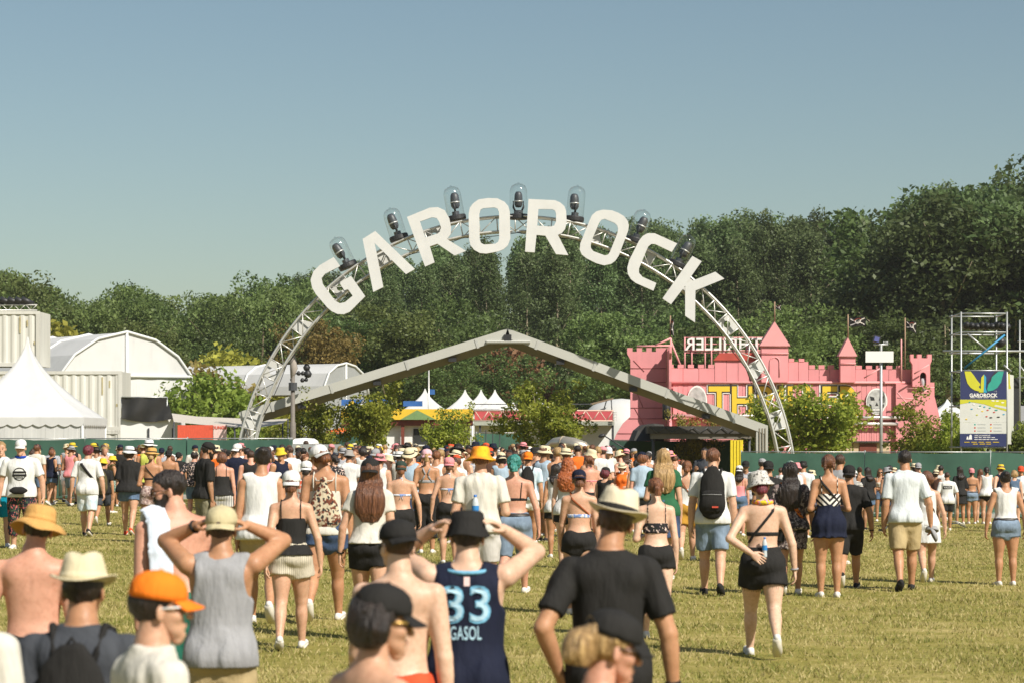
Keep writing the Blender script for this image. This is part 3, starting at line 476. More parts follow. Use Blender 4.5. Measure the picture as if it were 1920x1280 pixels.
def barrier(label, x, y, rz, group):
    o = thing('crowd_barrier', label, 'barrier', (x, y, float(ground_z(x, y))), group, rz)
    def ch(nm, me, lx): c = bpy.data.objects.new(nm, me); COL.objects.link(c); c.parent = o; c.location = (lx, 0, 0)
    ch('frame', BME[0], 0)
    for i in range(1, 17): ch('bar', BME[1], -1.1 + 2.2 * i / 17)
    for s in (-0.8, 0.8): ch('foot', BME[2], s)
for lb, px, d, rz in (('crowd barrier seen end on, left of the crimson haired man', 126, 75.0, 88), ('crowd barrier between the crimson haired man and the white floppy hat', 207, 76, 3), ('crowd barrier behind the woman in the white floppy hat', 254, 76.2, -2), ('crowd barrier behind the bearded man with the towel', 352, 75.6, 4),
    ('crowd barrier behind the woman in sunglasses by the right fence', 1636, 76.8, 2), ('crowd barrier left of the boy with the name box tee', 1742, 76.6, -3), ('crowd barrier seen end on, right of the boy with the name box tee', 1791, 71.0, 80), ('crowd barrier right of the teal and white top', 1872, 76.7, 2), ('crowd barrier behind the orange yellow bucket hat', 884, 86, 3), ('crowd barrier behind the teal haired woman', 940, 86.3, -2), ('crowd barrier beside the silver tube', 1098, 86.2, 2), ('crowd barrier below the black stage tent', 1250, 86, -4)):
    barrier(lb, PX(px, d), d, R(rz), 'galvanised crowd barriers')

# ------------------------------------------------------------------ left: containers, tents
CONT = mat('container_white', (0.58, 0.57, 0.52), 0.55, 0.10, 0.8, stretch=(1, 1, 0.3), rnd=0.07); TENT = mat('tent_white', (0.62, 0.62, 0.61), 0.6, 0.07, 0.6, transl=0.10, rnd=0.05); TENTG = mat('tent_trim', (0.62, 0.63, 0.62), 0.6, 0.04); RUST = mat('rust_mark', (0.42, 0.36, 0.20), 0.8, 0.3)
def container(label, x0, x1, zb, zt, y, depth=2.4):
    o = thing('shipping_container', label, 'container', (x0, y, zb)); mb = MB(); n = int((x1 - x0 - 0.3) / 0.09); vs = []; fs = []; per = [0, 0, 0.035, 0.035]
    for i in range(n + 1): x = x0 + 0.15 + (x1 - x0 - 0.3) * i / n; dy = per[i % 4]; vs += [(x, y + dy, zb + 0.14), (x, y + dy, zt - 0.12)]
    for i in range(n): k = 2 * i; fs.append((k, k + 2, k + 3, k + 1))
    mb.add(vs, fs); mb.build('corrugated_side', CONT, o, fixn=False)
    for nm, lo, hi in (('top_rail', (x0, y - 0.03, zt - 0.13), (x1, y + 0.06, zt)), ('bottom_rail', (x0, y - 0.03, zb), (x1, y + 0.06, zb + 0.15)), ('corner_post', (x0, y - 0.028, zb + 0.15), (x0 + 0.16, y + 0.1, zt - 0.13)), ('corner_post', (x1 - 0.16, y - 0.028, zb + 0.15), (x1, y + 0.1, zt - 0.13)), ('shell', (x0 + 0.02, y + 0.08, zb + 0.02), (x1 - 0.02, y + depth, zt - 0.02))):
        mb = MB(); mb.bbox(lo, hi); mb.build(nm, CONT, o)
    for k, (fx, fz, h_) in enumerate(((0.90, 0.60, 0.30), (0.94, 0.72, 0.12), (0.82, 0.40, 0.05))):
        mb = MB(); x = x1 - 0.55 + 0.3 * (k - 1); z = zb + (zt - zb) * fz; mb.bbox((x, y - 0.012, z), (x + 0.06, y - 0.002, z + h_ * (zt - zb))); mb.build('marking', RUST, o)
    return o
D1 = 100.0; xr = PX(229, D1); zt1 = PZ(695, D1)
container('lower white shipping container of the stack behind the pointed tent', PX(-330, D1), xr, zt1 - 2.45, zt1, D1)
container('upper white shipping container with lamps on its roof', PX(-330, D1), PX(72, D1), PZ(686, D1), PZ(583, D1) , D1 + 0.3)
container('bottom white shipping container half hidden by the fence', PX(-330, D1), xr - 0.02, max(0, zt1 - 4.9), zt1 - 2.47, D1 + 0.02)
v_, f_ = text_mesh('MIX 3 1301 1', 0.26)
mb = MB(); c = P(207, 808, D1); mb.add([Vector((c.x + x, D1 - 0.014, c.z + y)) for x, y, z in v_], f_); tag(mb.build('container_lettering', mat('faded_ink', (0.45, 0.44, 0.40)), bpy.data.objects['shipping_container.002']))
o = thing('roof_truss', 'silver lighting truss carrying black lamps on the upper container', 'truss', P(0, 581, D1))
z0, z1 = PZ(582, D1) + 0.02, PZ(571, D1); x0, x1 = PX(-200, D1), PX(66, D1)
for z in (z0, z1): mb = MB(); mb.tube((x0, D1 + 0.4, z), (x1, D1 + 0.4, z), 0.03, n=6); mb.build('chord', ALU, o, True)
for i in range(24): xa = x0 + (x1 - x0) * i / 24; mb = MB(); mb.tube((xa, D1 + 0.4, z0 if i % 2 else z1), (xa + (x1 - x0) / 24, D1 + 0.4, z1 if i % 2 else z0), 0.016, n=5); mb.build('diagonal', ALU, o, True)
for px in (-8, 8, 22, 36, 48): mb = MB(); c = P(px, 564, D1); mb.tube(c + Vector((-0.22, 0.3, 0.08)), c + Vector((0.22, 0.5, -0.10)), 0.13, 0.10, 10); mb.build('lamp', BLACK, o, True)
def peak_tent(label, cx, y, half, zeave, zpeak, zbase, group=None, scal=True, name='peak_tent', k=2.3):
    o = thing(name, label, 'tent', (cx, y, zbase), group); mb = MB(); n = 14; vs = []; fs = []; N = 12
    for i in range(n + 1):
        t = i / n; hf = half * (1 - t) ** 0.0 * ((1 - t) ** k * 0.96 + 0.04 * (1 - t)) + 0.03; z = zeave + (zpeak - zeave) * t
        ring = []
        for side in range(4):
            for j in range(N // 4 * 1 + 3):
                f = j / (N // 4 + 3); a = [(-1 + 2 * f, -1), (1, -1 + 2 * f), (1 - 2 * f, 1), (-1, 1 - 2 * f)][side]; q = 1 - 0.10 * (1 - abs(2 * f - 1)) * (0.2 < t < 0.9); ring.append((cx + a[0] * hf * q, y + a[1] * hf * q, z))
        vs += ring
    m = len(vs) // (n + 1)
    for i in range(n):
        for j in range(m): fs.append((i * m + j, i * m + (j + 1) % m, (i + 1) * m + (j + 1) % m, (i + 1) * m + j))
    mb.add(vs, fs); mb.build('roof', TENT, o, True)
    mb = MB(); sc_ = 11; vs = []; fs = []
    for s0, s1 in (((-1, -1), (1, -1)), ((1, -1), (1, 1)), ((1, 1), (-1, 1)), ((-1, 1), (-1, -1))):
        b = len(vs)
        for i in range(sc_ * 4 + 1): f = i / (sc_ * 4); x = cx + (s0[0] + (s1[0] - s0[0]) * f) * (half + 0.06); yy = y + (s0[1] + (s1[1] - s0[1]) * f) * (half + 0.06); dz = -0.22 - (0.09 * abs(math.sin(f * sc_ * math.pi)) if scal else 0); vs += [(x, yy, zeave + 0.03), (x, yy, zeave + dz * (zpeak - zeave) / 3.0)]
        for i in range(sc_ * 4): k_ = b + 2 * i; fs.append((k_, k_ + 2, k_ + 3, k_ + 1))
    mb.add(vs, fs); mb.build('valance', TENT, o, fixn=False)
    for side, (s0, s1) in enumerate((((-1, -1), (1, -1)), ((1, -1), (1, 1)), ((1, 1), (-1, 1)), ((-1, 1), (-1, -1)))):
        mb = MB(); vs = []; fs = []; nn = 30
        for i in range(nn + 1): f = i / nn; w_ = 0.03 * math.sin(f * 40) * (1 if i not in (0, nn) else 0); x = cx + (s0[0] + (s1[0] - s0[0]) * f) * half; yy = y + (s0[1] + (s1[1] - s0[1]) * f) * half; dx = (w_, 0)[side % 2 == 0]; vs += [(x + (w_ if side % 2 else 0), yy + (0 if side % 2 else w_), zbase), (x, yy, zeave)]
        for i in range(nn): k_ = 2 * i; fs.append((k_, k_ + 2, k_ + 3, k_ + 1))
        mb.add(vs, fs); mb.build('wall', TENT, o, fixn=False)
        mb = MB(); mb.tube((cx + s0[0] * half, y + s0[1] * half, zbase), (cx + s0[0] * half, y + s0[1] * half, zeave), 0.05, n=6); mb.build('pole', TENTG, o, True)
    return o
DT = 88.0; hw = (PX(180, DT - 2.4) - PX(52, DT - 2.4)); peak_tent('big white pointed tent with scalloped valance at the left edge', PX(52, DT), DT, hw, PZ(783, DT - 2.4), PZ(632, DT), 0.0, k=1.75)
def arched_tent(label, c, ang, halfw, prof, L, zb, glass=None):
    """prof: list of (fraction across, height); the tent runs back along ang"""
    ax = Vector((math.cos(ang), math.sin(ang), 0)); ac = Vector((math.sin(ang), -math.cos(ang), 0)); ac = ac if ac.x > 0 else -ac
    o = thing('arched_tent', label, 'tent', (c[0], c[1], zb)); C0 = Vector((c[0], c[1], 0)); pt = lambda i, t: C0 + ac * (prof[i][0] * halfw) + ax * t + Vector((0, 0, prof[i][1])); n = len(prof); seg = 4
    for k in range(seg):
        for i in range(n - 1):
            a, b, c2, d2 = pt(i, L * k / seg), pt(i + 1, L * k / seg), pt(i + 1, L * (k + 1) / seg), pt(i, L * (k + 1) / seg); nn = (b - a).cross(d2 - a).normalized() * 0.04; mb = MB(); mb.add([a, b, c2, d2, a - nn, b - nn, c2 - nn, d2 - nn], [(0, 1, 2, 3), (7, 6, 5, 4), (0, 4, 5, 1), (1, 5, 6, 2), (2, 6, 7, 3), (3, 7, 4, 0)]); mb.build('roof_panel', TENT, o)
    for t in [L * k / seg for k in range(seg + 1)]: mb = MB(); mb.path([pt(i, t - 0.02) + Vector((0, 0, 0.02)) for i in range(n)], 0.07, 6); mb.build('rib', TENTG, o, True)
    zc_ = [p for p in prof]; zr = prof[1][1]; gm = glass or TENT
    top = [pt(i, 0.05) for i in range(1, n - 1)]; mb = MB(); mb.add(top + [p + ax * 0.04 for p in top], [tuple(range(len(top))), tuple(range(2 * len(top) - 1, len(top) - 1, -1))]); mb.build('gable_panel', gm, o)
    mb = MB(); mb.tube(pt(1, 0), pt(n - 2, 0), 0.09, n=6); mb.build('gable_rail', TENTG, o, True); mid = C0 + Vector((0, 0, max(p[1] for p in prof))); mb = MB(); mb.tube(Vector((C0.x, C0.y, zb)), mid, 0.08, n=6); mb.build('gable_post', TENTG, o, True)
    for s in (0, 1):     # lower front curtains with folds
        mb = MB(); vs = []; fs = []; N = 26; A_, B_ = (pt(0, 0.06), C0 + ax * 0.06) if s == 0 else (C0 + ax * 0.06, pt(n - 1, 0.06))
        for i in range(N + 1): f = i / N; p = A_.lerp(B_, f); q = pt(1, 0.06).lerp(pt(n - 2, 0.06), (f + s) / 2); w_ = ax * (0.07 * math.sin(f * 19 + s)); vs += [Vector((p.x, p.y, zb)) + w_ * 1.5, q + w_ * 0.2]
        for i in range(N): k = 2 * i; fs.append((k, k + 2, k + 3, k + 1))
        mb.add(vs, fs); mb.build('curtain', TENT if not glass else glass, o, fixn=False)
    return o
dA = 116.0; sA = FPX / dA; zz = lambda y: PZ(y, dA); ang = math.atan2(0.80, -0.60)
arched_tent('big white arched tent behind the containers', (PX(238, dA), dA), ang, 120 / sA / abs(math.sin(ang)), [(-1, zz(790)), (-0.92, zz(704)), (-0.72, zz(667)), (-0.40, zz(637)), (0, zz(623)), (0.40, zz(637)), (0.72, zz(667)), (0.92, zz(704)), (1, zz(790))], 16.0, 0.0)
dB = 150.0; sB = FPX / dB; zz = lambda y: PZ(y, dB); GREYW = mat('tent_window_grey', (0.28, 0.29, 0.29), 0.4, 0.05)
arched_tent('second arched tent with grey gable behind the arch leg', (PX(649, dB), dB), math.atan2(0.55, -0.83), 58 / sB / 0.83, [(-1, zz(740)), (-0.95, zz(724)), (-0.75, zz(700)), (-0.4, zz(686)), (0, zz(681)), (0.4, zz(686)), (0.75, zz(700)), (0.95, zz(724)), (1, zz(740))], 26.0, 0.0, GREYW)
DW = 96.0; o = thing('site_cabin', 'low white cabin with a black tarp hung along its top', 'cabin', (PX(280, DW), DW, 0)); a, b = P(226, 782, DW), P(332, 782, DW)
mb = MB(); mb.bbox((a.x, DW, 0), (b.x, DW + 2.4, a.z)); mb.build('wall', mat('cabin_white', (0.76, 0.76, 0.74), 0.5, 0.03), o)
for px in (279, 324): mb = MB(); x = PX(px, DW); mb.bbox((x - 0.03, DW - 0.06, 0.2), (x + 0.03, DW - 0.005, PZ(802, DW))); mb.build('handle_bar', DGREY, o)
tb = thing('black_tarp', 'black sagging tarpaulin above the white cabin', 'tarp', P(275, 785, DW - 0.2)); mb = MB(); vs = []; fs = []; N, Mr = 22, 6
for r in range(Mr + 1):
    for c in range(N + 1):
        s, t = c / N, r / Mr; x = PX(229, DW) + (PX(314 + 12 * t, DW) - PX(229, DW)) * s; z = PZ(744, DW) + (PZ(784 + 4 * math.sin(s * 3.1), DW) - PZ(744, DW)) * t - 0.05 * math.sin(s * math.pi) * t; vs.append((x, DW - 0.15 + 0.07 * math.sin(7 * s + 5 * t) * t + 0.03 * math.sin(13 * s + 8 * t * s), z))
for r in range(Mr):
    for c in range(N): k = r * (N + 1) + c; fs.append((k, k + 1, k + N + 2, k + N + 1))
mb.add(vs, fs); mb.build('sheet', mat('tarp_black', (0.022, 0.021, 0.020), 0.55, 0.2), tb, True, fixn=False)
mb = MB(); mb.tube((PX(229, DW), DW - 0.15, PZ(744, DW)), (PX(314, DW), DW - 0.15, PZ(744, DW)), 0.03, n=6); mb.build('pole', GALV, tb, True)
for px in (229, 314): mb = MB(); mb.tube((PX(px, DW), DW - 0.1, PZ(783, DW)), (PX(px, DW), DW - 0.1, PZ(744, DW)), 0.03, n=6); mb.build('upright', GALV, tb, True)
rb = thing('red_banner_booth', 'red and pink banner booth beside the white cabin', 'booth', P(365, 822, 92)); mb = MB(); mb.bbox((PX(333, 92), 92, 0), (PX(399, 92), 92.05, PZ(796, 92))); mb.build('red_banner', cloth('coral', (0.62, 0.10, 0.055)), rb)
mb = MB(); mb.bbox((PX(400, 92), 92.01, 0), (PX(425, 92), 92.06, PZ(795, 92))); mb.build('pink_banner', cloth('pale_pink', (0.72, 0.52, 0.48)), rb)
v_, f_ = text_mesh('LOUNGE', 0.16, 0, 0.004); mb = MB(); c = P(409, 801, 92); mb.add([Vector((c.x + x, 91.99, c.z + y)) for x, y, z in v_], f_); mb.build('banner_lettering', cloth('coral', (0.62, 0.10, 0.055)), rb)
aw = thing('beige_awning', 'slack beige awning stretched behind the left arch foot', 'awning', P(440, 790, 94)); mb = MB(); vs = []; fs = []
top = [(322, 774), (370, 780), (440, 783), (500, 786), (540, 784)]; bot = [(326, 790), (375, 795), (440, 800), (490, 800), (530, 793)]
for (x, y), (x2, y2) in zip(top, bot): vs += [P(x, y, 97), P((x + x2) / 2, (y + y2) / 2 + 1, 95.5), P(x2, y2, 94)]
for i in range(4):
    for j in range(2): k = 3 * i + j; fs.append((k, k + 3, k + 4, k + 1))
mb.add(vs, fs); mb.build('sheet', cloth('beige', (0.52, 0.48, 0.42)), aw, True, fixn=False)
for x, y, d in ((540, 784, 97), (326, 790, 94), (530, 793, 94), (440, 800, 94)): p = P(x, y, d); mb = MB(); mb.tube((p.x, p.y, 0), p, 0.035, n=6); mb.build('pole', DGREY, aw, True)

# ------------------------------------------------------------------ middle: lamp mast, stalls, pagoda tents, tube
DM = 91.0; o = thing('lamp_mast', 'tall dark mast with hanging lamps right of the left arch leg', 'mast', (PX(549, DM), DM, 0)); x = PX(549, DM)
mb = MB(); mb.path([(x, DM, 0), (x, DM, PZ(792, DM)), (x, DM, PZ(790, DM)), (x, DM, PZ(660, DM))], [0.12, 0.12, 0.09, 0.07], 10); mb.build('pole', mat('mast_brown', (0.16, 0.14, 0.12), 0.7, 0.2), o, True)
mb = MB(); vs = []
mb.path([P(545, 652, DM), P(549, 672, DM), P(551, 690, DM), P(547, 712, DM)], [0.03, 0.13, 0.16, 0.05], 6); mb.build('wrapped_cloth', cloth('grey_cloth', (0.36, 0.32, 0.28)), o, True)
mb = MB(); mb.tube(P(549, 700, DM), P(582, 698, DM), 0.03, n=6); mb.build('arm', DGREY, o, True)
for px, py, r in ((575, 688, 0.14), (577, 700, 0.16), (568, 699, 0.09), (560, 699, 0.09), (567, 712, 0.09), (574, 711, 0.08), (547, 711, 0.07)): mb = MB(); c = P(px, py, DM); mb.lathe([(0, -r), (r * 0.7, -r * 0.8), (r, 0), (r * 0.5, r * 0.8), (0, r)], c, 8); mb.build('lamp', BLACK, o, True)
mb = MB(); mb.lathe([(0.0, -0.15), (0.16, -0.15), (0.16, 0.15), (0, 0.15)], P(549, 724, DM), 10); mb.build('junction_box', DGREY, o)
WHT = mat('stall_white', (0.74, 0.74, 0.72), 0.6, 0.05); YEL = mat('sign_yellow', (0.72, 0.46, 0.03), 0.6, 0.10, 2); SGR = mat('sign_green', (0.16, 0.26, 0.10), 0.6, 0.1); BRN = mat('brown_red', (0.16, 0.035, 0.02), 0.6, 0.2); CRM = mat('crimson_sheet', (0.46, 0.07, 0.08), 0.6, 0.15, 2); ORG = cloth('orange_canvas', (0.80, 0.16, 0.035)); BLU = mat('blue_band', (0.03, 0.12, 0.36), 0.6, 0.2, 3)
DS = 108.0; o = thing('food_stall', 'white food stall with yellow and green fascia left of the centre', 'stall', (PX(760, DS), DS, 0)); B_ = lambda x0, y0, x1, y1, d, th, nm, m: (lambda mb: (mb.bbox((PX(x0, d), d, PZ(y1, d)), (PX(x1, d), d + th, PZ(y0, d))), mb.build(nm, m, o))[1])(MB())
B_(640, 797, 880, 850, DS, 2.5, 'wall', WHT); B_(640, 766, 885, 786, DS - 0.5, 3.2, 'fascia', YEL); B_(640, 786.5, 885, 797, DS - 0.4, 3.0, 'red_strip', BRN)
mb = MB(); mb.poly([(PX(750, DS - .6), PZ(786, DS - .6)), (PX(782, DS - .6), PZ(768, DS - .6)), (PX(818, DS - .6), PZ(786, DS - .6))], [], DS - 0.62, DS - 0.52); mb.build('green_gable', SGR, o)
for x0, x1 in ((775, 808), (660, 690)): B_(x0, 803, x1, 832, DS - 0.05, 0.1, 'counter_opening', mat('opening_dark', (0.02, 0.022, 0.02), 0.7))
B_(772, 833, 812, 835, DS - 0.3, 0.3, 'counter', WHT)
for x in (752, 826, 862): B_(x, 797, x + 6, 850, DS - 0.35, 0.15, 'post', BRN)
B_(640, 748, 740, 760, DS + 6, 0.1, 'painted_banner', BLU); B_(756, 751, 792, 761, DS + 6, 0.1, 'painted_banner', BLU)
for i, (x, m_) in enumerate(((652, YEL), (672, WHT), (700, YEL), (724, WHT))): mb = MB(); d = DS + 5.98; mb.poly([(PX(x, d), PZ(759, d)), (PX(x + 9, d), PZ(749, d)), (PX(x + 16, d), PZ(759, d))], [], d - 0.03, d - 0.002); mb.build('banner_motif', m_, o)
o = thing('bar_stall', 'stall with crimson truss roof and white back wall in the centre', 'stall', (PX(1020, DS), DS, 0))
B_(890, 797, 1150, 850, DS, 0.2, 'wall', WHT); B_(888, 789, 1152, 796.5, DS - 1.0, 3.0, 'beam', mat('beam_grey_green', (0.36, 0.38, 0.32), 0.6)); B_(890, 770, 1150, 788.5, DS + 0.6, 0.1, 'crimson_sheet', CRM)
for z in (769, 788): mb = MB(); mb.tube(P(888, z, DS - 0.8), P(1150, z, DS - 0.8), 0.035, n=6); mb.build('chord', mat('truss_pale', (0.60, 0.42, 0.34), 0.5), o, True)
for i in range(20): x = 890 + 13 * i; mb = MB(); mb.tube(P(x, 788 if i % 2 else 769, DS - 0.8), P(x + 13, 769 if i % 2 else 788, DS - 0.8), 0.024, n=5); mb.build('diagonal', mat('truss_pale', (0.60, 0.42, 0.34), 0.5), o, True)
for x in (898, 1147): B_(x, 796.5, x + 4, 850, DS - 0.9, 0.15, 'post', DGREY)
for x in (911, 924, 937): mb = MB(); mb.tube(P(x, 805, 99), Vector((PX(x, 99), 99, 0)), 0.02, n=5); mb.build('stand_pole', BLACK, o, True)
for i in range(6): mb = MB(); mb.tube(P(1148 + 3 * 0, 772 + i * 3, DS - 1.2), P(1156, 772 + i * 3, DS - 1.2), 0.02, n=5); mb.build('ladder_rung', ALU, o, True)
mb = MB(); mb.tube(P(880, 757, DS), P(1110, 757, DS), 0.02, n=5); mb.build('cable_bar', DGREY, o, True)
PG = [(797, 728, 135, 'leftmost small white pagoda tent peak above the yellow stall'), (872, 730, 135, 'small white pagoda tent peak left of the two nearest the centre'), (902, 730, 135, 'small white pagoda tent peak, middle of the three together'), (928, 730, 135, 'small white pagoda tent peak, right of the three together'), (962, 751, 150, 'tiny white pagoda tent peak beside the centre tree'), (1006, 733, 135, 'white pagoda tent peak half hidden by the centre tree'), (1776, 748, 110, 'white pagoda tent peak behind the tree near the banner'), (563, 786, 110, 'white pagoda tent behind the lamp mast')]
for px, py, d, lb in PG: peak_tent(lb, PX(px, d), d, 1.25 if d > 111 else 1.6, PZ(py + 42, d), PZ(py, d), 0.0, 'small pagoda tents', False, 'pagoda_tent', 1.6)
o = thing('dome_tent', 'white domed tent with dark struts left of the castle', 'tent', P(1160, 780, 125)); mb = MB(); c = P(1165, 800, 127); mb.lathe([(2.2, -1.6), (2.25, 0.0), (2.0, 0.7), (1.5, 1.15), (0.8, 1.42), (0, 1.5)], c, 24); mb.build('shell', TENT, o, True)
mb = MB(); mb.tube(P(1133, 764, 124), P(1138, 748, 124), 0.03, n=5); mb.build('strut', DGREY, o, True); mb = MB(); mb.tube(P(1148, 780, 124), P(1146, 748, 124), 0.03, n=5); mb.build('strut', DGREY, o, True)
mb = MB(); mb.box(P(1128, 752, 124.5), (1.2, 1.5, 0.08), Matrix.Rotation(R(-14), 3, 'Y')); mb.build('awning', mat('awning_brown', (0.22, 0.16, 0.11), 0.8), o)
o = thing('inflatable_tube', 'shiny silver inflatable tube bent over behind the crowd', 'inflatable', P(1075, 850, 84)); mb = MB(); pts = [P(1010, 856, 85), P(1026, 842, 85), P(1040, 830, 84.6), P(1056, 828, 84.3), P(1075, 831, 84), P(1092, 837, 84), P(1108, 852, 84), P(1116, 868, 84), P(1118, 890, 84)]; mb.path(pts, [0.16, 0.17, 0.19, 0.21, 0.22, 0.22, 0.20, 0.18, 0.16], 14)
mb.build('tube', mat('silver_foil', (0.62, 0.56, 0.46), 0.32, 0.12, 3, 0.7), o, True)
for i in (3, 5, 7): mb = MB(); u = (pts[i + 1] - pts[i]).normalized(); mb.tube(pts[i] - u * 0.02, pts[i] + u * 0.02, 0.218, n=14); mb.build('seam_band', mat('seam_tan', (0.42, 0.34, 0.24), 0.5), o, True)
def parasol(label, px, py, d, r, m, m2=None):
    o = thing('parasol', label, 'parasol', (PX(px, d), d, 0)); c = P(px, py, d); mb = MB(); mb.lathe([(r, -0.38), (r * 0.98, -0.34), (r * 0.55, -0.12), (0.0, 0.0)], c, 8); mb.build('canopy', m, o); mb = MB(); mb.lathe([(r * 1.0, -0.52), (r * 1.003, -0.385)], c, 8); mb.build('valance', m2 or m, o); mb = MB(); mb.tube((c.x, d, 0), c, 0.025, n=6); mb.build('pole', ALU, o, True)
parasol('orange parasol behind the young trees', 640, 801, 101, 1.0, ORG); parasol('second orange parasol, partly behind a tree', 604, 812, 100, 0.8, ORG)
o = thing('white_car', 'white car roof showing behind the green hoarding', 'car', P(652, 840, 103)); mb = MB(); prof = [(-2.1, 0.45), (-2.05, 0.85), (-1.3, 0.98), (-0.7, 1.42), (0.6, 1.45), (1.3, 1.02), (2.0, 0.9), (2.1, 0.5), (1.9, 0.3), (-1.9, 0.3)]; mb.poly([(PX(652, 103) + x, z + 0.75) for x, z in prof], [], 102.2, 103.8); mb.build('body', mat('car_white', (0.75, 0.76, 0.76), 0.2, 0.02), o)
mb = MB(); mb.poly([(PX(652, 103) + x, z + 0.75) for x, z in [(-1.15, 1.0), (-0.62, 1.34), (0.52, 1.37), (1.05, 1.04)]], [], 102.17, 102.199); mb.build('window', mat('car_glass', (0.03, 0.04, 0.045), 0.1), o)
for sx in (-1.3, 1.3): mb = MB(); c = Vector((PX(652, 103) + sx, 102.25, 0.72 + 0.33)); mb.lathe([(0, -0.1), (0.32, -0.1), (0.33, 0.1), (0, 0.1)], c, 16, Matrix.Rotation(R(90), 3, 'X')); mb.build('wheel', BLACK, o)
mb = MB(); mb.bbox((PX(652, 103) - 3.2, 101.8, 0), (PX(652, 103) + 3.2, 104.2, 0.72)); mb.build('trailer_bed', DGREY, o)
o = thing('cargo_pod', 'small white roofed kiosk with a coral edge behind the crowd', 'kiosk', P(569, 845, 86)); a, b = P(546, 833, 86), P(593, 833, 86); mb = MB(); mb.lathe([(0, 0.0), (0.50, 0.0), (0.54, 0.06), (0.50, 0.16), (0.36, 0.24), (0, 0.27)], ((a.x + b.x) / 2, 86.5, a.z - 0.02), 4, Matrix.Rotation(R(45), 3, 'Z'), 1.22, 1.0); mb.build('roof', WHT, o)
mb = MB(); mb.bbox((a.x + 0.05, 86.15, a.z - 0.10), (b.x - 0.05, 86.9, a.z - 0.021)); mb.build('edge', ORG, o); mb = MB(); mb.bbox((a.x + 0.1, 86.2, 0), (b.x - 0.1, 86.85, a.z - 0.101)); mb.build('wall', WHT, o)
o = thing('flag_pole', 'thin pale flag pole above the yellow stall', 'pole', (PX(804, 120), 120, 0)); mb = MB(); mb.tube((PX(804, 120), 120, 0), P(804, 683, 120), 0.05, 0.035, 8); mb.build('shaft', ALU, o, True); mb = MB(); mb.box(P(810, 734, 120), (0.28, 0.02, 0.25)); mb.build('blue_flag', BLU, o)
o = thing('boom_microphone', 'furry boom microphone held up on a long pole behind the crowd', 'microphone', P(1190, 850, 84)); mb = MB(); mb.tube(P(1133, 816, 84), P(1185, 848, 84), 0.022, 0.03, 6); mb.build('boom', BLACK, o, True); mb = MB(); mb.path([P(1122, 818, 84), P(1125, 817, 84), P(1131, 815.5, 84), P(1135, 815, 84)], [0.02, 0.06, 0.065, 0.02], 8); mb.build('windshield', BLACK, o, True); mb = MB(); mb.tube(P(1185, 848, 84), Vector((PX(1190, 84), 84, 0)), 0.03, n=6); mb.build('stand', BLACK, o, True)

# ------------------------------------------------------------------ right: pink castle
PINK = mat('castle_pink', (0.70, 0.275, 0.285), 0.8, 0.10, 0.9, rnd=0.07); PINKD = mat('castle_roof_red', (0.42, 0.065, 0.045), 0.8, 0.15, 1.5); PINKT = mat('castle_trim', (0.72, 0.32, 0.32), 0.75, 0.06, 1.0); DK = 102.0
cas = thing('pink_castle', 'pink painted plywood castle with battlements and turrets behind the right arch leg', 'castle', (PX(1460, DK), DK, -0.5))
def flat(nm, pts, d, th=0.12, m=PINK, holes=(), par=cas):
    mb = MB(); mb.poly([(PX(x, d), PZ(y, d)) for x, y in pts], [[(PX(x, d), PZ(y, d)) for x, y in h_] for h_ in holes], d, d + th); return mb.build(nm, m, par)
def wallrun(x0, x1, ytop, ybot, d, step=24.0, crenel=None):
    n = max(1, round((x1 - x0) / step)); w_ = (x1 - x0) / n
    for i in range(n): flat('wall_panel', [(x0 + w_ * i + 0.35, ybot), (x0 + w_ * i + 0.35, ytop), (x0 + w_ * (i + 1) - 0.35, ytop), (x0 + w_ * (i + 1) - 0.35, ybot)], d + 0.012 * (i % 2))
    if crenel:
        cw, gap, ch = crenel; x = x0 + 1
        while x + cw < x1 + 2: flat('merlon', [(x, ytop - 0.3), (x, ytop - ch), (x + cw, ytop - ch), (x + cw, ytop - 0.3)], d - 0.01, 0.14); x += cw + gap
GB = 930
wallrun(1251, 1340, 690, 716, DK, 26, (11, 8, 7)); wallrun(1340, 1428, 675, 716, DK - 0.02, 22); flat('roof_slope', [(1338, 675), (1350, 661.5), (1424, 661.5), (1428, 675)], DK - 0.1, 0.4, PINKD)
wallrun(1478, 1516, 678, 716, DK, 19, (10, 9, 6)); wallrun(1516, 1576, 692, 716, DK, 20, (11, 7, 8)); wallrun(1604, 1708, 692, 716, DK, 21, (11, 8, 7)); flat('backing', [(1251, GB), (1251, 716.3), (1752, 716.3), (1752, GB)], DK + 0.15, 0.1)
for x0, x1, yb, ax_, ay, ex in ((1428, 1478, 648, 1452.5, 603, 4), (1576, 1604, 667, 1590, 633, 3.5)):
    flat('turret_wall', [(x0, 716), (x0, yb), (x1, yb), (x1, 716)], DK - 0.55, 0.5); flat('turret_spire', [(x0 - ex, yb + 0.3), (ax_, ay), (x1 + ex, yb + 0.3)], DK - 0.65, 0.7, PINKT)
    for y in (yb + 1, yb + 14): mb = MB(); mb.tube(P(x0 - 1, y, DK - 0.6), P(x1 + 1, y, DK - 0.6), 0.02, n=5); mb.build('turret_band', PINKT, cas, True)
arc = [(1442 + 0 * t, 706) for t in (0,)] + [(1452.5 - 9 * math.cos(t), 678 - 9 * math.sin(t)) for t in np.linspace(0, math.pi, 9)] + [(1461.5, 706)]
mb = MB(); mb.path([P(x, y, DK - 0.57) for x, y in arc], 0.022, 5); mb.build('arch_moulding', PINKT, cas, True)
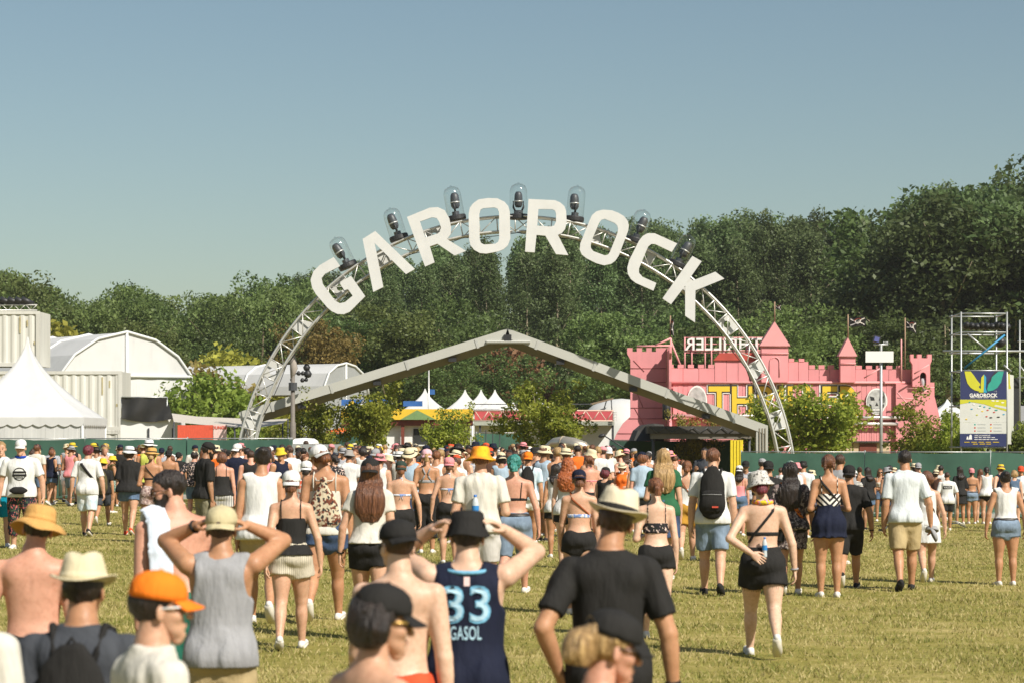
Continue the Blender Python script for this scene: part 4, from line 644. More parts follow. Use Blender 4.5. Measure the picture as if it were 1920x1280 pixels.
# lower facade: upright boards with the painted name
n = 46
for i in range(n): x0 = 1262 + (1690 - 1262) * i / n; x1 = 1262 + (1690 - 1262) * (i + 1) / n; flat('board', [(x0 + 0.25, 786), (x0 + 0.25, 718), (x1 - 0.25, 718), (x1 - 0.25, 786)], DK - 0.10 - 0.012 * (i % 2), 0.08)
for i in range(40): x0 = 1510 + 4.6 * i; flat('board', [(x0 + 0.25, 880), (x0 + 0.25, 797), (x0 + 4.35, 797), (x0 + 4.35, 880)], DK - 0.08 - 0.012 * (i % 2), 0.06)
mb = MB(); mb.tube(P(1258, 716.5, DK - 0.16), P(1700, 716.5, DK - 0.16), 0.06, n=6); mb.build('ledge', PINKT, cas, True)
PIPE = mat('pipe_silver', (0.66, 0.62, 0.60), 0.35, 0.1, 3, 0.5)
for y, xa, xb in ((779, 1260, 1500), (782, 1575, 1690), (794, 1560, 1684)): mb = MB(); mb.tube(P(xa, y, DK - 0.3), P(xb, y, DK - 0.3), 0.075, n=8); mb.build('pipe', PIPE, cas, True)
# left tower: front sheet and a cheek of the same outline standing out towards the field
prof = [(652, 1176, 1256), (663, 1176, 1256), (674, 1182, 1250)]
flat('tower_front', [(1182, 780), (1182, 674), (1176, 663), (1176, 652), (1186, 652), (1186, 659), (1194, 659), (1194, 652), (1204, 652), (1204, 659), (1212, 659), (1212, 652), (1222, 652), (1222, 659), (1230, 659), (1230, 652), (1250, 652), (1250, GB), (1138, GB), (1141, 860), (1147, 836), (1156, 812), (1168, 793)], DK - 0.2, 0.12)
for y in (690, 716, 731, 764, 784, 812): mb = MB(); mb.tube(P(1182 - max(0, (y - 780) * 0.75), y, DK - 0.21), P(1249, y, DK - 0.21), 0.016, n=4); mb.build('panel_seam', mat('seam_dark_pink', (0.36, 0.11, 0.11), 0.8), cas, True)
for xa, ya, xb, yb in ((1188, 675, 1208, 696), (1186, 716, 1206, 764), (1190, 764, 1216, 812)): mb = MB(); mb.tube(P(xa, ya, DK - 0.215), P(xb, yb, DK - 0.215), 0.014, n=4); mb.build('brace_line', mat('seam_dark_pink', (0.36, 0.11, 0.11), 0.8), cas, True)
xk = PX(1250, DK); sil = [(0.05, -1.5), (0.05, PZ(652, DK)), (-0.25, PZ(652, DK)), (-0.25, PZ(659, DK)), (-0.55, PZ(659, DK)), (-0.55, PZ(652, DK)), (-0.95, PZ(652, DK)), (-0.95, PZ(659, DK)), (-1.25, PZ(659, DK)), (-1.25, PZ(652, DK)), (-1.6, PZ(652, DK)), (-1.6, PZ(664, DK)), (-1.35, PZ(675, DK)), (-1.35, PZ(716, DK)), (-1.2, PZ(740, DK)), (-1.35, PZ(775, DK)), (-1.8, PZ(805, DK)), (-2.2, PZ(850, DK)), (-2.3, -1.5)]
mb = MB(); mb.poly([(a_, b_) for a_, b_ in sil], [], 0, 0.1, Matrix(((0, 1, 0, xk), (1, 0, 0, DK - 0.2), (0, 0, 1, 0), (0, 0, 0, 1)))); mb.build('tower_cheek', PINK, cas)
# right tower with a round headed window
win = [(1725, 722), (1725, 704)] + [(1731 - 6 * math.cos(t), 704 - 7 * math.sin(t)) for t in np.linspace(0.15, math.pi - 0.15, 7)] + [(1737, 704), (1737, 722)]
flat('tower_front', [(1711, 724), (1711, 683), (1707, 676), (1707, 664), (1713, 664), (1713, 671), (1720, 671), (1720, 664), (1728, 664), (1728, 671), (1739, 671), (1739, 664), (1747, 664), (1747, 676), (1744, 683), (1744, 724)], DK - 0.5, 0.3, holes=[win])
flat('tower_skirt', [(1680, GB), (1680, 718), (1745, 724.5), (1753, 745), (1764, 790), (1772, GB)], DK - 0.3, 0.15); flat('window_dark', [(1722, 724), (1722, 694), (1740, 694), (1740, 724)], DK - 0.15, 0.05, mat('opening_dark', (0.02, 0.022, 0.02), 0.7))
mb = MB(); mb.lathe([(0, -0.4), (0.12, -0.38), (0.13, 0.0), (0.09, 0.14), (0.0, 0.16)], P(1731, 715, DK - 0.3), 10); mb.build('figure_in_window', mat('figure_grey', (0.45, 0.46, 0.48), 0.7), cas, True)
for a_, b_ in (((1714, 700), (1742, 683)), ((1700, 728), (1752, 726)), ((1682, 745), (1718, 748)), ((1682, 735), (1718, 775)), ((1718, 745), (1742, 728)), ((1620, 708), (1650, 690)), ((1690, 716), (1690, 636))): mb = MB(); mb.tube(P(*a_, DK - 0.9), P(*b_, DK - 0.9), 0.032, n=6); mb.build('scaffold_tube', PINKT, cas, True)
YLW = mat('name_yellow', (0.74, 0.50, 0.03), 0.6, 0.05, 2); INK = mat('ink_black', (0.02, 0.02, 0.02), 0.7, 0.1); WPT = mat('paint_white', (0.78, 0.76, 0.72), 0.6, 0.04)
def letters(txt, px0, px1, py0, py1, d, layers, nm='lettering', flip=False, par=cas):
    for off_, m_, dy in layers:
        v, f = text_mesh(txt, 1.0, 0.0, off_, 1.02); va = np.array(v); w0, w1 = va[:, 0].min() + off_, va[:, 0].max() - off_; h0, h1 = va[:, 1].min() + off_, va[:, 1].max() - off_
        X0, X1, Z0, Z1 = PX(px0, d), PX(px1, d), PZ(py1, d), PZ(py0, d); mb = MB(); vs = []
        for x, y, z in v: t = (x - w0) / (w1 - w0); t = 1 - t if flip else t; vs.append((X0 + t * (X1 - X0), d - dy, Z0 + (y - h0) / (h1 - h0) * (Z1 - Z0)))
        mb.add(vs, f); mb.build(nm, m_, par, fixn=False)
letters('THRILLER', 1330, 1612, 725, 777, DK - 0.14, [(0.075, WPT, 0.0), (0.05, INK, 0.006), (0.02, YLW, 0.012)], 'painted_name')
# pale death's head face painted on a cut-out board
face = [(1644 + 20 * math.cos(t) * (1.0 if math.sin(t) > -0.3 else 0.86), 752 - 25 * math.sin(t)) for t in np.linspace(0, 2 * math.pi, 25)[:-1]]
fb = flat('skull_board', face, DK - 0.20, 0.05, WPT); SKG = mat('skull_grey', (0.42, 0.42, 0.40), 0.7, 0.35, 6)
fc = flat('skull_face', [(1644 + (x - 1644) * 0.9, 752 + (y - 752) * 0.9) for x, y in face], DK - 0.215, 0.014, SKG)
for pts in ([(1631, 742), (1639, 744), (1640, 750), (1633, 750)], [(1657, 742), (1649, 744), (1648, 750), (1655, 750)], [(1641, 760), (1644, 753), (1647, 760)], [(1634, 765), (1654, 765), (1652, 770), (1636, 770)], [(1630, 756), (1634, 758), (1635, 766), (1631, 763)], [(1658, 756), (1654, 758), (1653, 766), (1657, 763)]): flat('skull_feature', pts, DK - 0.222, 0.006, INK)  # eyes, nose, mouth and cheeks inked black
for i in range(6): flat('tooth', [(1636 + 2.7 * i, 765.5), (1638.2 + 2.7 * i, 765.5), (1638.2 + 2.7 * i, 769), (1636 + 2.7 * i, 769)], DK - 0.227, 0.004, WPT)
face2 = [(1307 + 19 * math.cos(t), 752 - 30 * math.sin(t)) for t in np.linspace(0, 2 * math.pi, 25)[:-1]]; flat('skull_board', face2, DK - 0.20, 0.05, WPT); flat('skull_face', [(1307 + (x - 1307) * 0.9, 752 + (y - 752) * 0.9) for x, y in face2], DK - 0.215, 0.014, SKG)
# sign frame on the roof, its white letters seen from behind
sg = thing('roof_sign', 'white letter sign on a pink frame, seen mirrored from behind on the castle roof', 'sign', P(1350, 690, DK + 0.8)); dS = DK + 0.8
letters('THRILLER', 1284, 1428, 634, 656, dS, [(0.012, WPT, 0.0)], 'letter_row', True, sg)
for px in (1284, 1297, 1322, 1334, 1356, 1376, 1400, 1420): mb = MB(); mb.tube(P(px, 632, dS + 0.1), P(px, 716, dS + 0.1), 0.035, n=6); mb.build('frame_post', PINKT, sg, True)
for y in (633, 645, 657, 661): mb = MB(); mb.tube(P(1282, y, dS + 0.12), P(1430, y, dS + 0.12), 0.025, n=6); mb.build('frame_rail', PINKT, sg, True)
for a_, b_ in (((1194, 649), (1258, 648)), ((1258, 634), (1258, 716)), ((1258, 640), (1278, 690)), ((1228, 648), (1258, 634))): mb = MB(); mb.tube(P(*a_, DK + 0.5), P(*b_, DK + 0.5), 0.045, n=6); mb.build('jib_tube', PINKT, sg, True)
FLG = cloth('flag_black', (0.018, 0.017, 0.017)); BONE = cloth('bone_white', (0.66, 0.62, 0.58)); BND = cloth('bandana_red', (0.55, 0.07, 0.04))
def pirate_flag(label, px, ybase, ytop, fx, fy, w_, h_, d, droop=0.0):
    o = thing('pirate_flag', label, 'flag', P(px, ybase, d)); mb = MB(); mb.tube(P(px, ybase, d), P(px, ytop, d), 0.03, n=6); mb.build('pole', mat('pole_wood', (0.30, 0.20, 0.13), 0.8), o, True)
    def wave(s, t, dy=0.0): x = fx + w_ * s; y = fy + h_ * t + droop * s * (0.5 + t) + 1.2 * math.sin(s * 6); p = P(x, y, d); return p + Vector((0, 0.12 * math.sin(s * 7 + t * 2) - dy, 0))
    def patch(pts, m_, nm, dy): mb = MB(); mb.add([wave(s, t, dy) for s, t in pts], [tuple(range(len(pts)))]); mb.build(nm, m_, o, fixn=False)
    N, K_ = 10, 6; mb = MB(); mb.add([wave(c / N, r / K_) for r in range(K_ + 1) for c in range(N + 1)], [(r * (N + 1) + c, r * (N + 1) + c + 1, (r + 1) * (N + 1) + c + 1, (r + 1) * (N + 1) + c) for r in range(K_) for c in range(N)]); mb.build('cloth', FLG, o, True, fixn=False)
    for s0, t0, s1, t1 in ((0.08, 0.15, 0.92, 0.85), (0.08, 0.85, 0.92, 0.15)):
        mb = MB(); n = 6; vs = []
        for i in range(n + 1): f = i / n; vs += [wave(s0 + (s1 - s0) * f, t0 + (t1 - t0) * f - 0.06, 0.012), wave(s0 + (s1 - s0) * f, t0 + (t1 - t0) * f + 0.06, 0.012)]
        mb.add(vs, [(2 * i, 2 * i + 2, 2 * i + 3, 2 * i + 1) for i in range(n)]); mb.build('crossbone', BONE, o, fixn=False)
    patch([(0.5 + 0.17 * math.cos(a), 0.45 + 0.26 * math.sin(a)) for a in np.linspace(0, 6.283, 13)[:-1]], BONE, 'skull', 0.022); patch([(0.5 + 0.19 * math.cos(a), 0.36 + 0.24 * math.sin(a)) for a in np.linspace(math.pi, 2 * math.pi, 9)], BND, 'bandana', 0.03)
    for s in (-1, 1): patch([(0.5 + s * 0.065 + 0.04 * math.cos(a), 0.46 + 0.06 * math.sin(a)) for a in np.linspace(0, 6.283, 9)[:-1]], FLG, 'eye_hole', 0.036)
pirate_flag('black skull flag flying above the small pink turret', 1590, 633, 590, 1592, 595, 32, 17, DK - 0.3); pirate_flag('black skull flag drooping from the pink mast at the right tower', 1697, 690, 596, 1699, 600, 20, 14, DK - 0.3, 9); pirate_flag('ragged dark flag on the pole above the tall pink turret', 1452.5, 603, 566, 1454, 571, 11, 7, DK - 0.3, 4); pirate_flag('furled grey flag on the pole left of the mirrored sign', 1257, 634, 592, 1256, 597, 8, 26, DK + 0.5, 8)
# dark stage canopy and its tent before the castle
SHD = mat('stage_cloth', (0.055, 0.050, 0.044), 0.75, 0.2, 1.5); SHD2 = mat('stage_cloth_mid', (0.15, 0.135, 0.115), 0.8, 0.15, 1.2)
o = thing('stage_canopy', 'dark flat stage canopy with black side tent in front of the castle', 'stage', (PX(1300, 94), 94, -0.4))
B_(1215, 798, 1409, 812, 93.0, 5.0, 'roof_edge', SHD); B_(1222, 812.3, 1409, 822, 93.1, 4.6, 'roof_flap', SHD2)
mb = MB(); vs = [P(1188, 826, 94), P(1196, 806, 95), P(1208, 796, 95), P(1225, 793, 95), P(1245, 795, 95), P(1245, 826, 94)]; mb.add(vs + [v + Vector((0, 4, 0)) for v in vs], [tuple(range(6)), tuple(range(11, 5, -1))] + [(i, (i + 1) % 6, (i + 1) % 6 + 6, i + 6) for i in range(6)]); mb.build('side_tent', mat('black_tent', (0.04, 0.038, 0.034), 0.8, 0.2), o)
for px in (1225, 1405): mb = MB(); mb.tube((PX(px, 93.3), 93.3, -0.5), P(px, 812, 93.3), 0.06, n=8); mb.build('post', DGREY, o, True)
for i in range(14): xa = 1220 + 13.4 * i; mb = MB(); mb.tube(P(xa, 811 if i % 2 else 800, 92.95), P(xa + 13.4, 800 if i % 2 else 811, 92.95), 0.018, n=5); mb.build('truss_diagonal', DGREY, o, True)
for px, py, r in ((1249, 752, 0.10), (1250, 768, 0.17), (1267, 746, 0.05)): mb = MB(); mb.lathe([(0, -2.2 * r), (r, -2 * r), (r, 1.6 * r), (r * 0.4, 2.4 * r), (0, 2.4 * r)], P(px, py, 97), 10); mb.build('hoist', BLACK, o, True)
o = thing('yellow_screen', 'yellow ribbed panel beside the stage, left of the right arch leg', 'panel', P(1381, 860, 90))
for i in range(8): mb = MB(); x = 1369.5 + 3 * i; mb.bbox((PX(x + 0.2, 90), 90 + 0.03 * (i % 2), -0.45), (PX(x + 2.8, 90), 90.12, PZ(824, 90))); mb.build('slat', mat('slat_yellow', (0.70, 0.55, 0.02), 0.6, 0.08), o)
for px, nm in ((1562, 'a'), (1632, 'b')):
    o = thing('ticket_booth', 'low booth with a dark red opening under the castle' if nm == 'b' else 'low booth with cream panel under the castle', 'booth', P(px, 850, 96)); B_(px - 32, 828, px + 36, 860, 96, 1.2, 'front', mat('booth_cream', (0.56, 0.42, 0.28), 0.7)); B_(px - 20, 831, px + 12, 848, 95.95, 0.06, 'opening', BRN if nm == 'b' else mat('booth_tan', (0.50, 0.32, 0.22), 0.7)); B_(px - 30, 826, px + 38, 828.2, 95.8, 1.6, 'roof', DGREY)
DLm = 92.0; o = thing('lamp_post', 'pale lamp post with floodlight and white panel before the castle', 'lamp post', (PX(1652, DLm), DLm, -0.5)); x = PX(1652, DLm)
mb = MB(); mb.path([(x, DLm, -0.5), (x, DLm, PZ(646, DLm))], [0.075, 0.05], 10); mb.build('pole', GALV, o, True); mb = MB(); mb.tube(P(1638, 646, DLm), P(1665, 646, DLm), 0.04, n=6); mb.build('crossarm', GALV, o, True)
mb = MB(); mb.box(P(1644, 636, DLm), (0.26, 0.2, 0.26), Matrix.Rotation(R(15), 3, 'Y')); fl = mb.build('floodlight', BLACK, o); mb = MB(); mb.box(P(1644, 636, DLm - 0.11), (0.18, 0.02, 0.18), Matrix.Rotation(R(15), 3, 'Y')); mb.build('lens', mat('flood_lens', (0.10, 0.11, 0.30), 0.1), fl)
mb = MB(); mb.box(P(1649, 668.5, DLm - 0.12), (1.06, 0.05, 0.42)); mb.build('white_panel', WPT, o)
for px in (1657, 1661, 1664): mb = MB(); mb.tube(P(px, 646, DLm), P(px, 640, DLm), 0.02, n=5); mb.build('bracket', GALV, o, True)
# ------------------------------------------------------------------ scaffold tower with banners
DSc = 82.0; o = thing('scaffold_tower', 'scaffold tower with lamps and event banners at the right', 'scaffold', (PX(1850, DSc), DSc, -0.5)); zt = PZ(585, DSc); fx = [1802, 1888]; bd = 2.2
for px in fx:
    for y in (0, bd): x = PX(px, DSc) + (0.08 if y else 0); mb = MB(); mb.tube((x, DSc + y, -0.5), (x, DSc + y, zt), 0.030, n=8); mb.build('standard', GALV, o, True)
for py in (588, 623, 658, 694, 760, 838):
    for y in (0, bd):
        ex = (-34, 40) if py == 658 and y == 0 else (0, 0); mb = MB(); a, b = P(fx[0] + ex[0], py, DSc), P(fx[1] + ex[1], py, DSc); mb.tube(a + Vector((0, y + 0.02, 0)), b + Vector((0, y + 0.02, 0)), 0.026 if py != 658 else 0.036, n=8); mb.build('ledger', GALV, o, True)
    for px in fx: mb = MB(); a = P(px, py, DSc); mb.tube(a, a + Vector((0.08, bd, 0)), 0.026, n=8); mb.build('transom', GALV, o, True)
BLP = mat('brace_blue', (0.03, 0.22, 0.42), 0.5, 0.1)
for a_, b_, m_ in (((1808, 690), (1884, 628), BLP), ((1814, 626), (1850, 656), GALV), ((1882, 684), (1896, 696), GALV)): mb = MB(); mb.tube(P(*a_, DSc - 0.05), P(*b_, DSc - 0.05), 0.034, n=8); mb.build('brace', m_, o, True)
for i in range(9): mb = MB(); c = P(1812 + 9.5 * i, 611 + (i % 3), DSc + 0.6); mb.lathe([(0, -0.16), (0.11, -0.15), (0.13, 0.05), (0.08, 0.18), (0, 0.2)], c, 8, Matrix.Rotation(R(70 + 10 * (i % 3)), 3, 'X')); mb.build('lamp', BLACK, o, True)
mb = MB(); c = P(1876, 642, DSc + 0.8); mb.lathe([(0, -0.2), (0.16, -0.18), (0.18, 0.1), (0.1, 0.24), (0, 0.25)], c, 10, Matrix.Rotation(R(80), 3, 'X')); mb.build('lamp', BLACK, o, True)
NAVY = mat('banner_navy', (0.016, 0.024, 0.095), 0.6, 0.05); LIME = mat('banner_lime', (0.52, 0.50, 0.02), 0.6, 0.06); TEAL = mat('banner_teal', (0.02, 0.30, 0.23), 0.6, 0.12, 5); SKYB = mat('banner_blue', (0.02, 0.30, 0.48), 0.6, 0.1); PAPR = mat('banner_paper', (0.58, 0.58, 0.53), 0.6, 0.05, 3); BNK = mat('banner_black', (0.02, 0.02, 0.035), 0.6, 0.1)
bn = thing('event_banner', 'navy event banner with yellow and green wings on the scaffold front', 'banner', P(1843, 760, DSc - 0.1)); dF = DSc - 0.08
def fl_(nm, pts, m_, dy, par=None, holes=()): return flat(nm, pts, dF - dy, 0.01, m_, holes, par or bn)
def text_bars(x0, x1, y0, y1, m_, nm, n):      # lines of print too small to read
    rg = random.Random(int(x0 + y0 * 7)); w = (x1 - x0) / n; h = (y1 - y0) * 0.25
    for i in range(n): f = rg.uniform(0.7, 0.9); fl_(nm, [(x0 + w * i, y1 - h), (x0 + w * i, y0 + h), (x0 + w * (i + f), y0 + h), (x0 + w * (i + f), y1 - h)], m_, 0.012)
fl_('navy_field', [(1801, 748), (1801, 695), (1887, 695), (1887, 748)], NAVY, 0.0); fl_('map_field', [(1800, 791), (1800, 748.3), (1887, 748.3), (1887, 791)], PAPR, 0.0); fl_('legend_field', [(1800, 812), (1800, 791.2), (1887, 791.2), (1887, 812)], PAPR, 0.004); fl_('notice_field', [(1800, 836), (1800, 812.3), (1887, 812.3), (1887, 836)], NAVY, 0.0)
fl_('wing', [(1808.5, 695.5), (1820, 695.5), (1826, 703), (1832, 712), (1838, 719), (1838, 722), (1835, 724), (1837, 727), (1839, 728), (1836, 733), (1828, 731), (1820, 726), (1814, 718), (1811, 708)], LIME, 0.012)
fl_('wing', [(1882, 695.5), (1872, 695.5), (1860, 706), (1858, 714), (1853, 720), (1851, 728), (1852, 733), (1862, 731), (1870, 726), (1877, 716)], TEAL, 0.012); fl_('wing_black', [(1872, 695.5), (1865, 695.5), (1851, 716), (1853, 719.5), (1858, 713), (1860, 706)], BNK, 0.011)  # black part of the printed wing beside the teal
fl_('bird_half', [(1845, 701), (1840, 707), (1839, 718), (1839, 728), (1835, 735), (1844, 735), (1845, 720)], LIME, 0.016); fl_('bird_half', [(1845, 701), (1849, 706), (1849, 718), (1848, 726), (1851, 735), (1844.2, 735), (1845.2, 720)], SKYB, 0.016)
letters('GAROROCK', 1818, 1870, 737, 743.5, dF, [(0.035, WPT, 0.014)], 'banner_name', False, bn); text_bars(1819, 1869, 744, 745.6, WPT, 'banner_line', 4); letters('19', 1865, 1869, 731.5, 734.5, dF, [(0.0, GALV, 0.013)], 'banner_year', False, bn)
fl_('map_strip', [(1800, 757), (1800, 748.4), (1887, 748.4), (1887, 770), (1866, 764), (1846, 757), (1822, 753)], LIME, 0.006); fl_('map_road', [(1866, 758), (1887, 762), (1887, 766), (1864, 761)], PAPR, 0.009)
for i, (x, y, m_) in enumerate([(1818, 753, TEAL), (1826, 757, WPT), (1838, 760, TEAL), (1846, 762, SKYB), (1856, 764, TEAL), (1842, 770, YLW), (1852, 768, BND), (1864, 772, BND), (1832, 777, LIME), (1822, 766, SKYB), (1882, 776, SKYB), (1850, 780, BND), (1812, 785, YLW), (1862, 750.5, WPT), (1870, 751, WPT), (1880, 754, WPT), (1872, 781, INK), (1858, 782, INK), (1836, 764, WPT), (1868, 768, TEAL)]): fl_('map_mark', [(x + 2.2 * math.cos(t) * (1.5 if i > 12 else 1), y + 1.2 * math.sin(t)) for t in np.linspace(0, 6.283, 7)[:-1]], m_, 0.011)
for i, (x, y) in enumerate([(1828, 795), (1828, 801), (1828, 807), (1858, 795), (1858, 801), (1858, 807)]): fl_('legend_icon', [(x + 1.6 * math.cos(t), y + 1.6 * math.sin(t)) for t in np.linspace(0, 6.283, 9)[:-1]], (TEAL, BND, BND, BND, YLW, BND)[i], 0.008); fl_('legend_line', [(x + 5, y + 0.5), (x + 5, y - 0.5), (x + 20, y - 0.5), (x + 20, y + 0.5)], GALV, 0.008)
letters('AVEC LE GAROROCK', 1827, 1857, 814.6, 816.8, dF, [(0.02, WPT, 0.01)], 'notice_line', False, bn); text_bars(1827, 1867, 818.2, 820.4, WPT, 'notice_line', 5); text_bars(1827, 1872, 821.8, 824, WPT, 'notice_line', 6); text_bars(1808, 1875, 827, 829, YLW, 'notice_line', 5); text_bars(1824, 1862, 830.5, 832.5, YLW, 'notice_line', 3)
fl_('notice_pictogram', [(1816, 823), (1818, 815), (1820, 813.5), (1822, 815), (1822.5, 823)], WPT, 0.01); fl_('notice_pictogram', [(1812, 823), (1813, 818), (1815, 817), (1816, 823)], WPT, 0.011)
bs = thing('side_banner', 'narrow pale list banner on the side of the scaffold tower', 'banner', P(1893, 780, DSc + 1)); mb = MB(); xa, ya, xb, yb = PX(1890, DSc), DSc + 0.15, PX(1899, DSc + bd), DSc + bd - 0.1
mb.add([(xa, ya, PZ(832, DSc)), (xb, yb, PZ(832, DSc)), (xb, yb, PZ(700, DSc)), (xa, ya, PZ(700, DSc))], [(0, 1, 2, 3)]); mb.add([(xa + 0.01, ya, PZ(832, DSc)), (xb + 0.01, yb, PZ(832, DSc)), (xb + 0.01, yb, PZ(700, DSc)), (xa + 0.01, ya, PZ(700, DSc))], [(3, 2, 1, 0)]); mb.build('sheet', PAPR, bs, fixn=False)
flat('lime_motif', [(1891, 729), (1890.5, 700), (1893, 700), (1894, 720), (1896, 728)], DSc + 0.10, 0.01, LIME, (), bs)
o = thing('rear_truss', 'bare truss frame cut by the right edge beside the scaffold tower', 'truss', P(1915, 700, 90))
for a_, b_ in (((1912, 600), (1912, 840)), ((1908, 707), (1990, 707)), ((1912, 685), (1930, 707)), ((1990, 600), (1990, 840)), ((1908, 640), (1990, 640))): mb = MB(); mb.tube(P(*a_, 92), P(*b_, 92), 0.03, n=6); mb.build('tube', GALV, o, True)
mb = MB(); mb.bbox((PX(1899, 92.3), 92.3, -0.5), (PX(1914, 92.3), 92.4, PZ(708, 92.3))); mb.build('black_speaker_cover', BLACK, o)
o = thing('yellow_gate', 'bright yellow slatted gate near the banner foot', 'gate', P(1782, 840, 90))
for i in range(9): mb = MB(); x = 1766 + 3.6 * i; mb.bbox((PX(x, 90), 90, -0.5), (PX(x + 2.6, 90), 90.05, PZ(816, 90))); mb.build('slat', mat('slat_yellow', (0.70, 0.55, 0.02), 0.6, 0.08), o)
o = thing('grey_marquee', 'grey marquee side and orange box at the right edge', 'tent', P(1910, 830, 96)); B_(1896, 760, 1990, 850, 96, 2.0, 'side', mat('marquee_grey', (0.30, 0.31, 0.34), 0.7)); B_(1895, 829, 1906, 850, 95, 0.4, 'orange_box', ORG)
# ------------------------------------------------------------------ people: smooth blended bodies from tapered sections
def _up(ts, *cols):
    """smooth resampling of section tables"""
    ts = np.asarray(ts, float)
    if len(ts) < 3: return (ts,) + tuple(np.asarray(c, float) for c in cols)
    x = np.linspace(ts[0], ts[-1], 6 * len(ts)); outs = []
    for c in cols:
        c = np.asarray(c, float); m = np.gradient(c, ts); i = np.clip(np.searchsorted(ts, x, 'right') - 1, 0, len(ts) - 2)
        h = ts[i + 1] - ts[i]; t = (x - ts[i]) / h
        outs.append((2 * t**3 - 3 * t**2 + 1) * c[i] + (t**3 - 2 * t**2 + t) * h * m[i] + (-2 * t**3 + 3 * t**2) * c[i + 1] + (t**3 - t**2) * h * m[i + 1])
    return (x,) + tuple(outs)
def frame(w, hint=(0, 1, 0)):
    w = np.asarray(w, float); w = w / np.linalg.norm(w); h = np.asarray(hint, float)
    if abs(w @ h) > 0.95 * np.linalg.norm(h): h = np.array([1.0, 0, 0])
    u = np.cross(h, w); u /= np.linalg.norm(u); v = np.cross(w, u); return np.array([u, v, w])
class Loft:
    def __init__(s, o, M, ts, rx, ry, cx=None, cy=None, flat=(False, False), k=0.02, smooth=True):
        z = np.zeros(len(ts)); cx = z if cx is None else cx; cy = z if cy is None else cy
        s.o = np.asarray(o, float); s.M = np.asarray(M, float)
        s.t, s.rx, s.ry, s.cx, s.cy = _up(ts, rx, ry, cx, cy) if smooth else [np.asarray(a, float) for a in (ts, rx, ry, cx, cy)]
        s.flat = flat; s.k = k
    def slice(s, t0, t1, o0, o1, flat=(True, True), k=None, oy=None):
        x = np.linspace(t0, t1, 14); of = np.linspace(o0, o1, 14); g = lambda a: np.interp(x, s.t, a)
        return Loft(s.o, s.M, x, g(s.rx) + of, g(s.ry) + (of if oy is None else oy), g(s.cx), g(s.cy), flat, s.k if k is None else k, False)
    def bounds(s):
        r = max(s.rx.max(), s.ry.max()) + max(abs(s.cx).max(), abs(s.cy).max()); a = s.o + s.M[2] * s.t[0]; b = s.o + s.M[2] * s.t[-1]
        return np.minimum(a, b) - r, np.maximum(a, b) + r
    def d(s, X):
        q = (X - s.o) @ s.M.T; t = q[..., 2]; tc = np.clip(t, s.t[0], s.t[-1])
        rx, ry = np.interp(tc, s.t, s.rx), np.interp(tc, s.t, s.ry); du = q[..., 0] - np.interp(tc, s.t, s.cx); dv = q[..., 1] - np.interp(tc, s.t, s.cy)
        dt = t - tc; dt = np.where((t < s.t[0]) & s.flat[0] | (t > s.t[-1]) & s.flat[1], 0, dt); re = np.minimum(rx, ry)
        Q = np.sqrt((du / rx)**2 + (dv / ry)**2 + (dt / re)**2) + 1e-6; Wd = np.sqrt(du**2 + dv**2 + dt**2)
        d = np.where(Q < 0.05, -re, Wd * (1 - 1 / Q))
        if s.flat[0]: d = np.maximum(d, s.t[0] - t)
        if s.flat[1]: d = np.maximum(d, t - s.t[-1])
        return d
class Ell:
    def __init__(s, o, r, M=np.eye(3), k=0.015): s.o = np.asarray(o, float); s.r = np.asarray(r, float); s.M = np.asarray(M, float); s.k = k
    def bounds(s): return s.o - s.r.max(), s.o + s.r.max()
    def d(s, X):
        q = (X - s.o) @ s.M.T; Q = np.linalg.norm(q / s.r, axis=-1) + 1e-6; return np.where(Q < 0.05, -s.r.min(), np.linalg.norm(q, axis=-1) * (1 - 1 / Q))
def cap_(a, b, ra, rb, k=0.012):
    a = np.asarray(a, float); b = np.asarray(b, float); L = np.linalg.norm(b - a); return Loft(a, frame(b - a), [0, L], [ra, rb], [ra, rb], k=k)
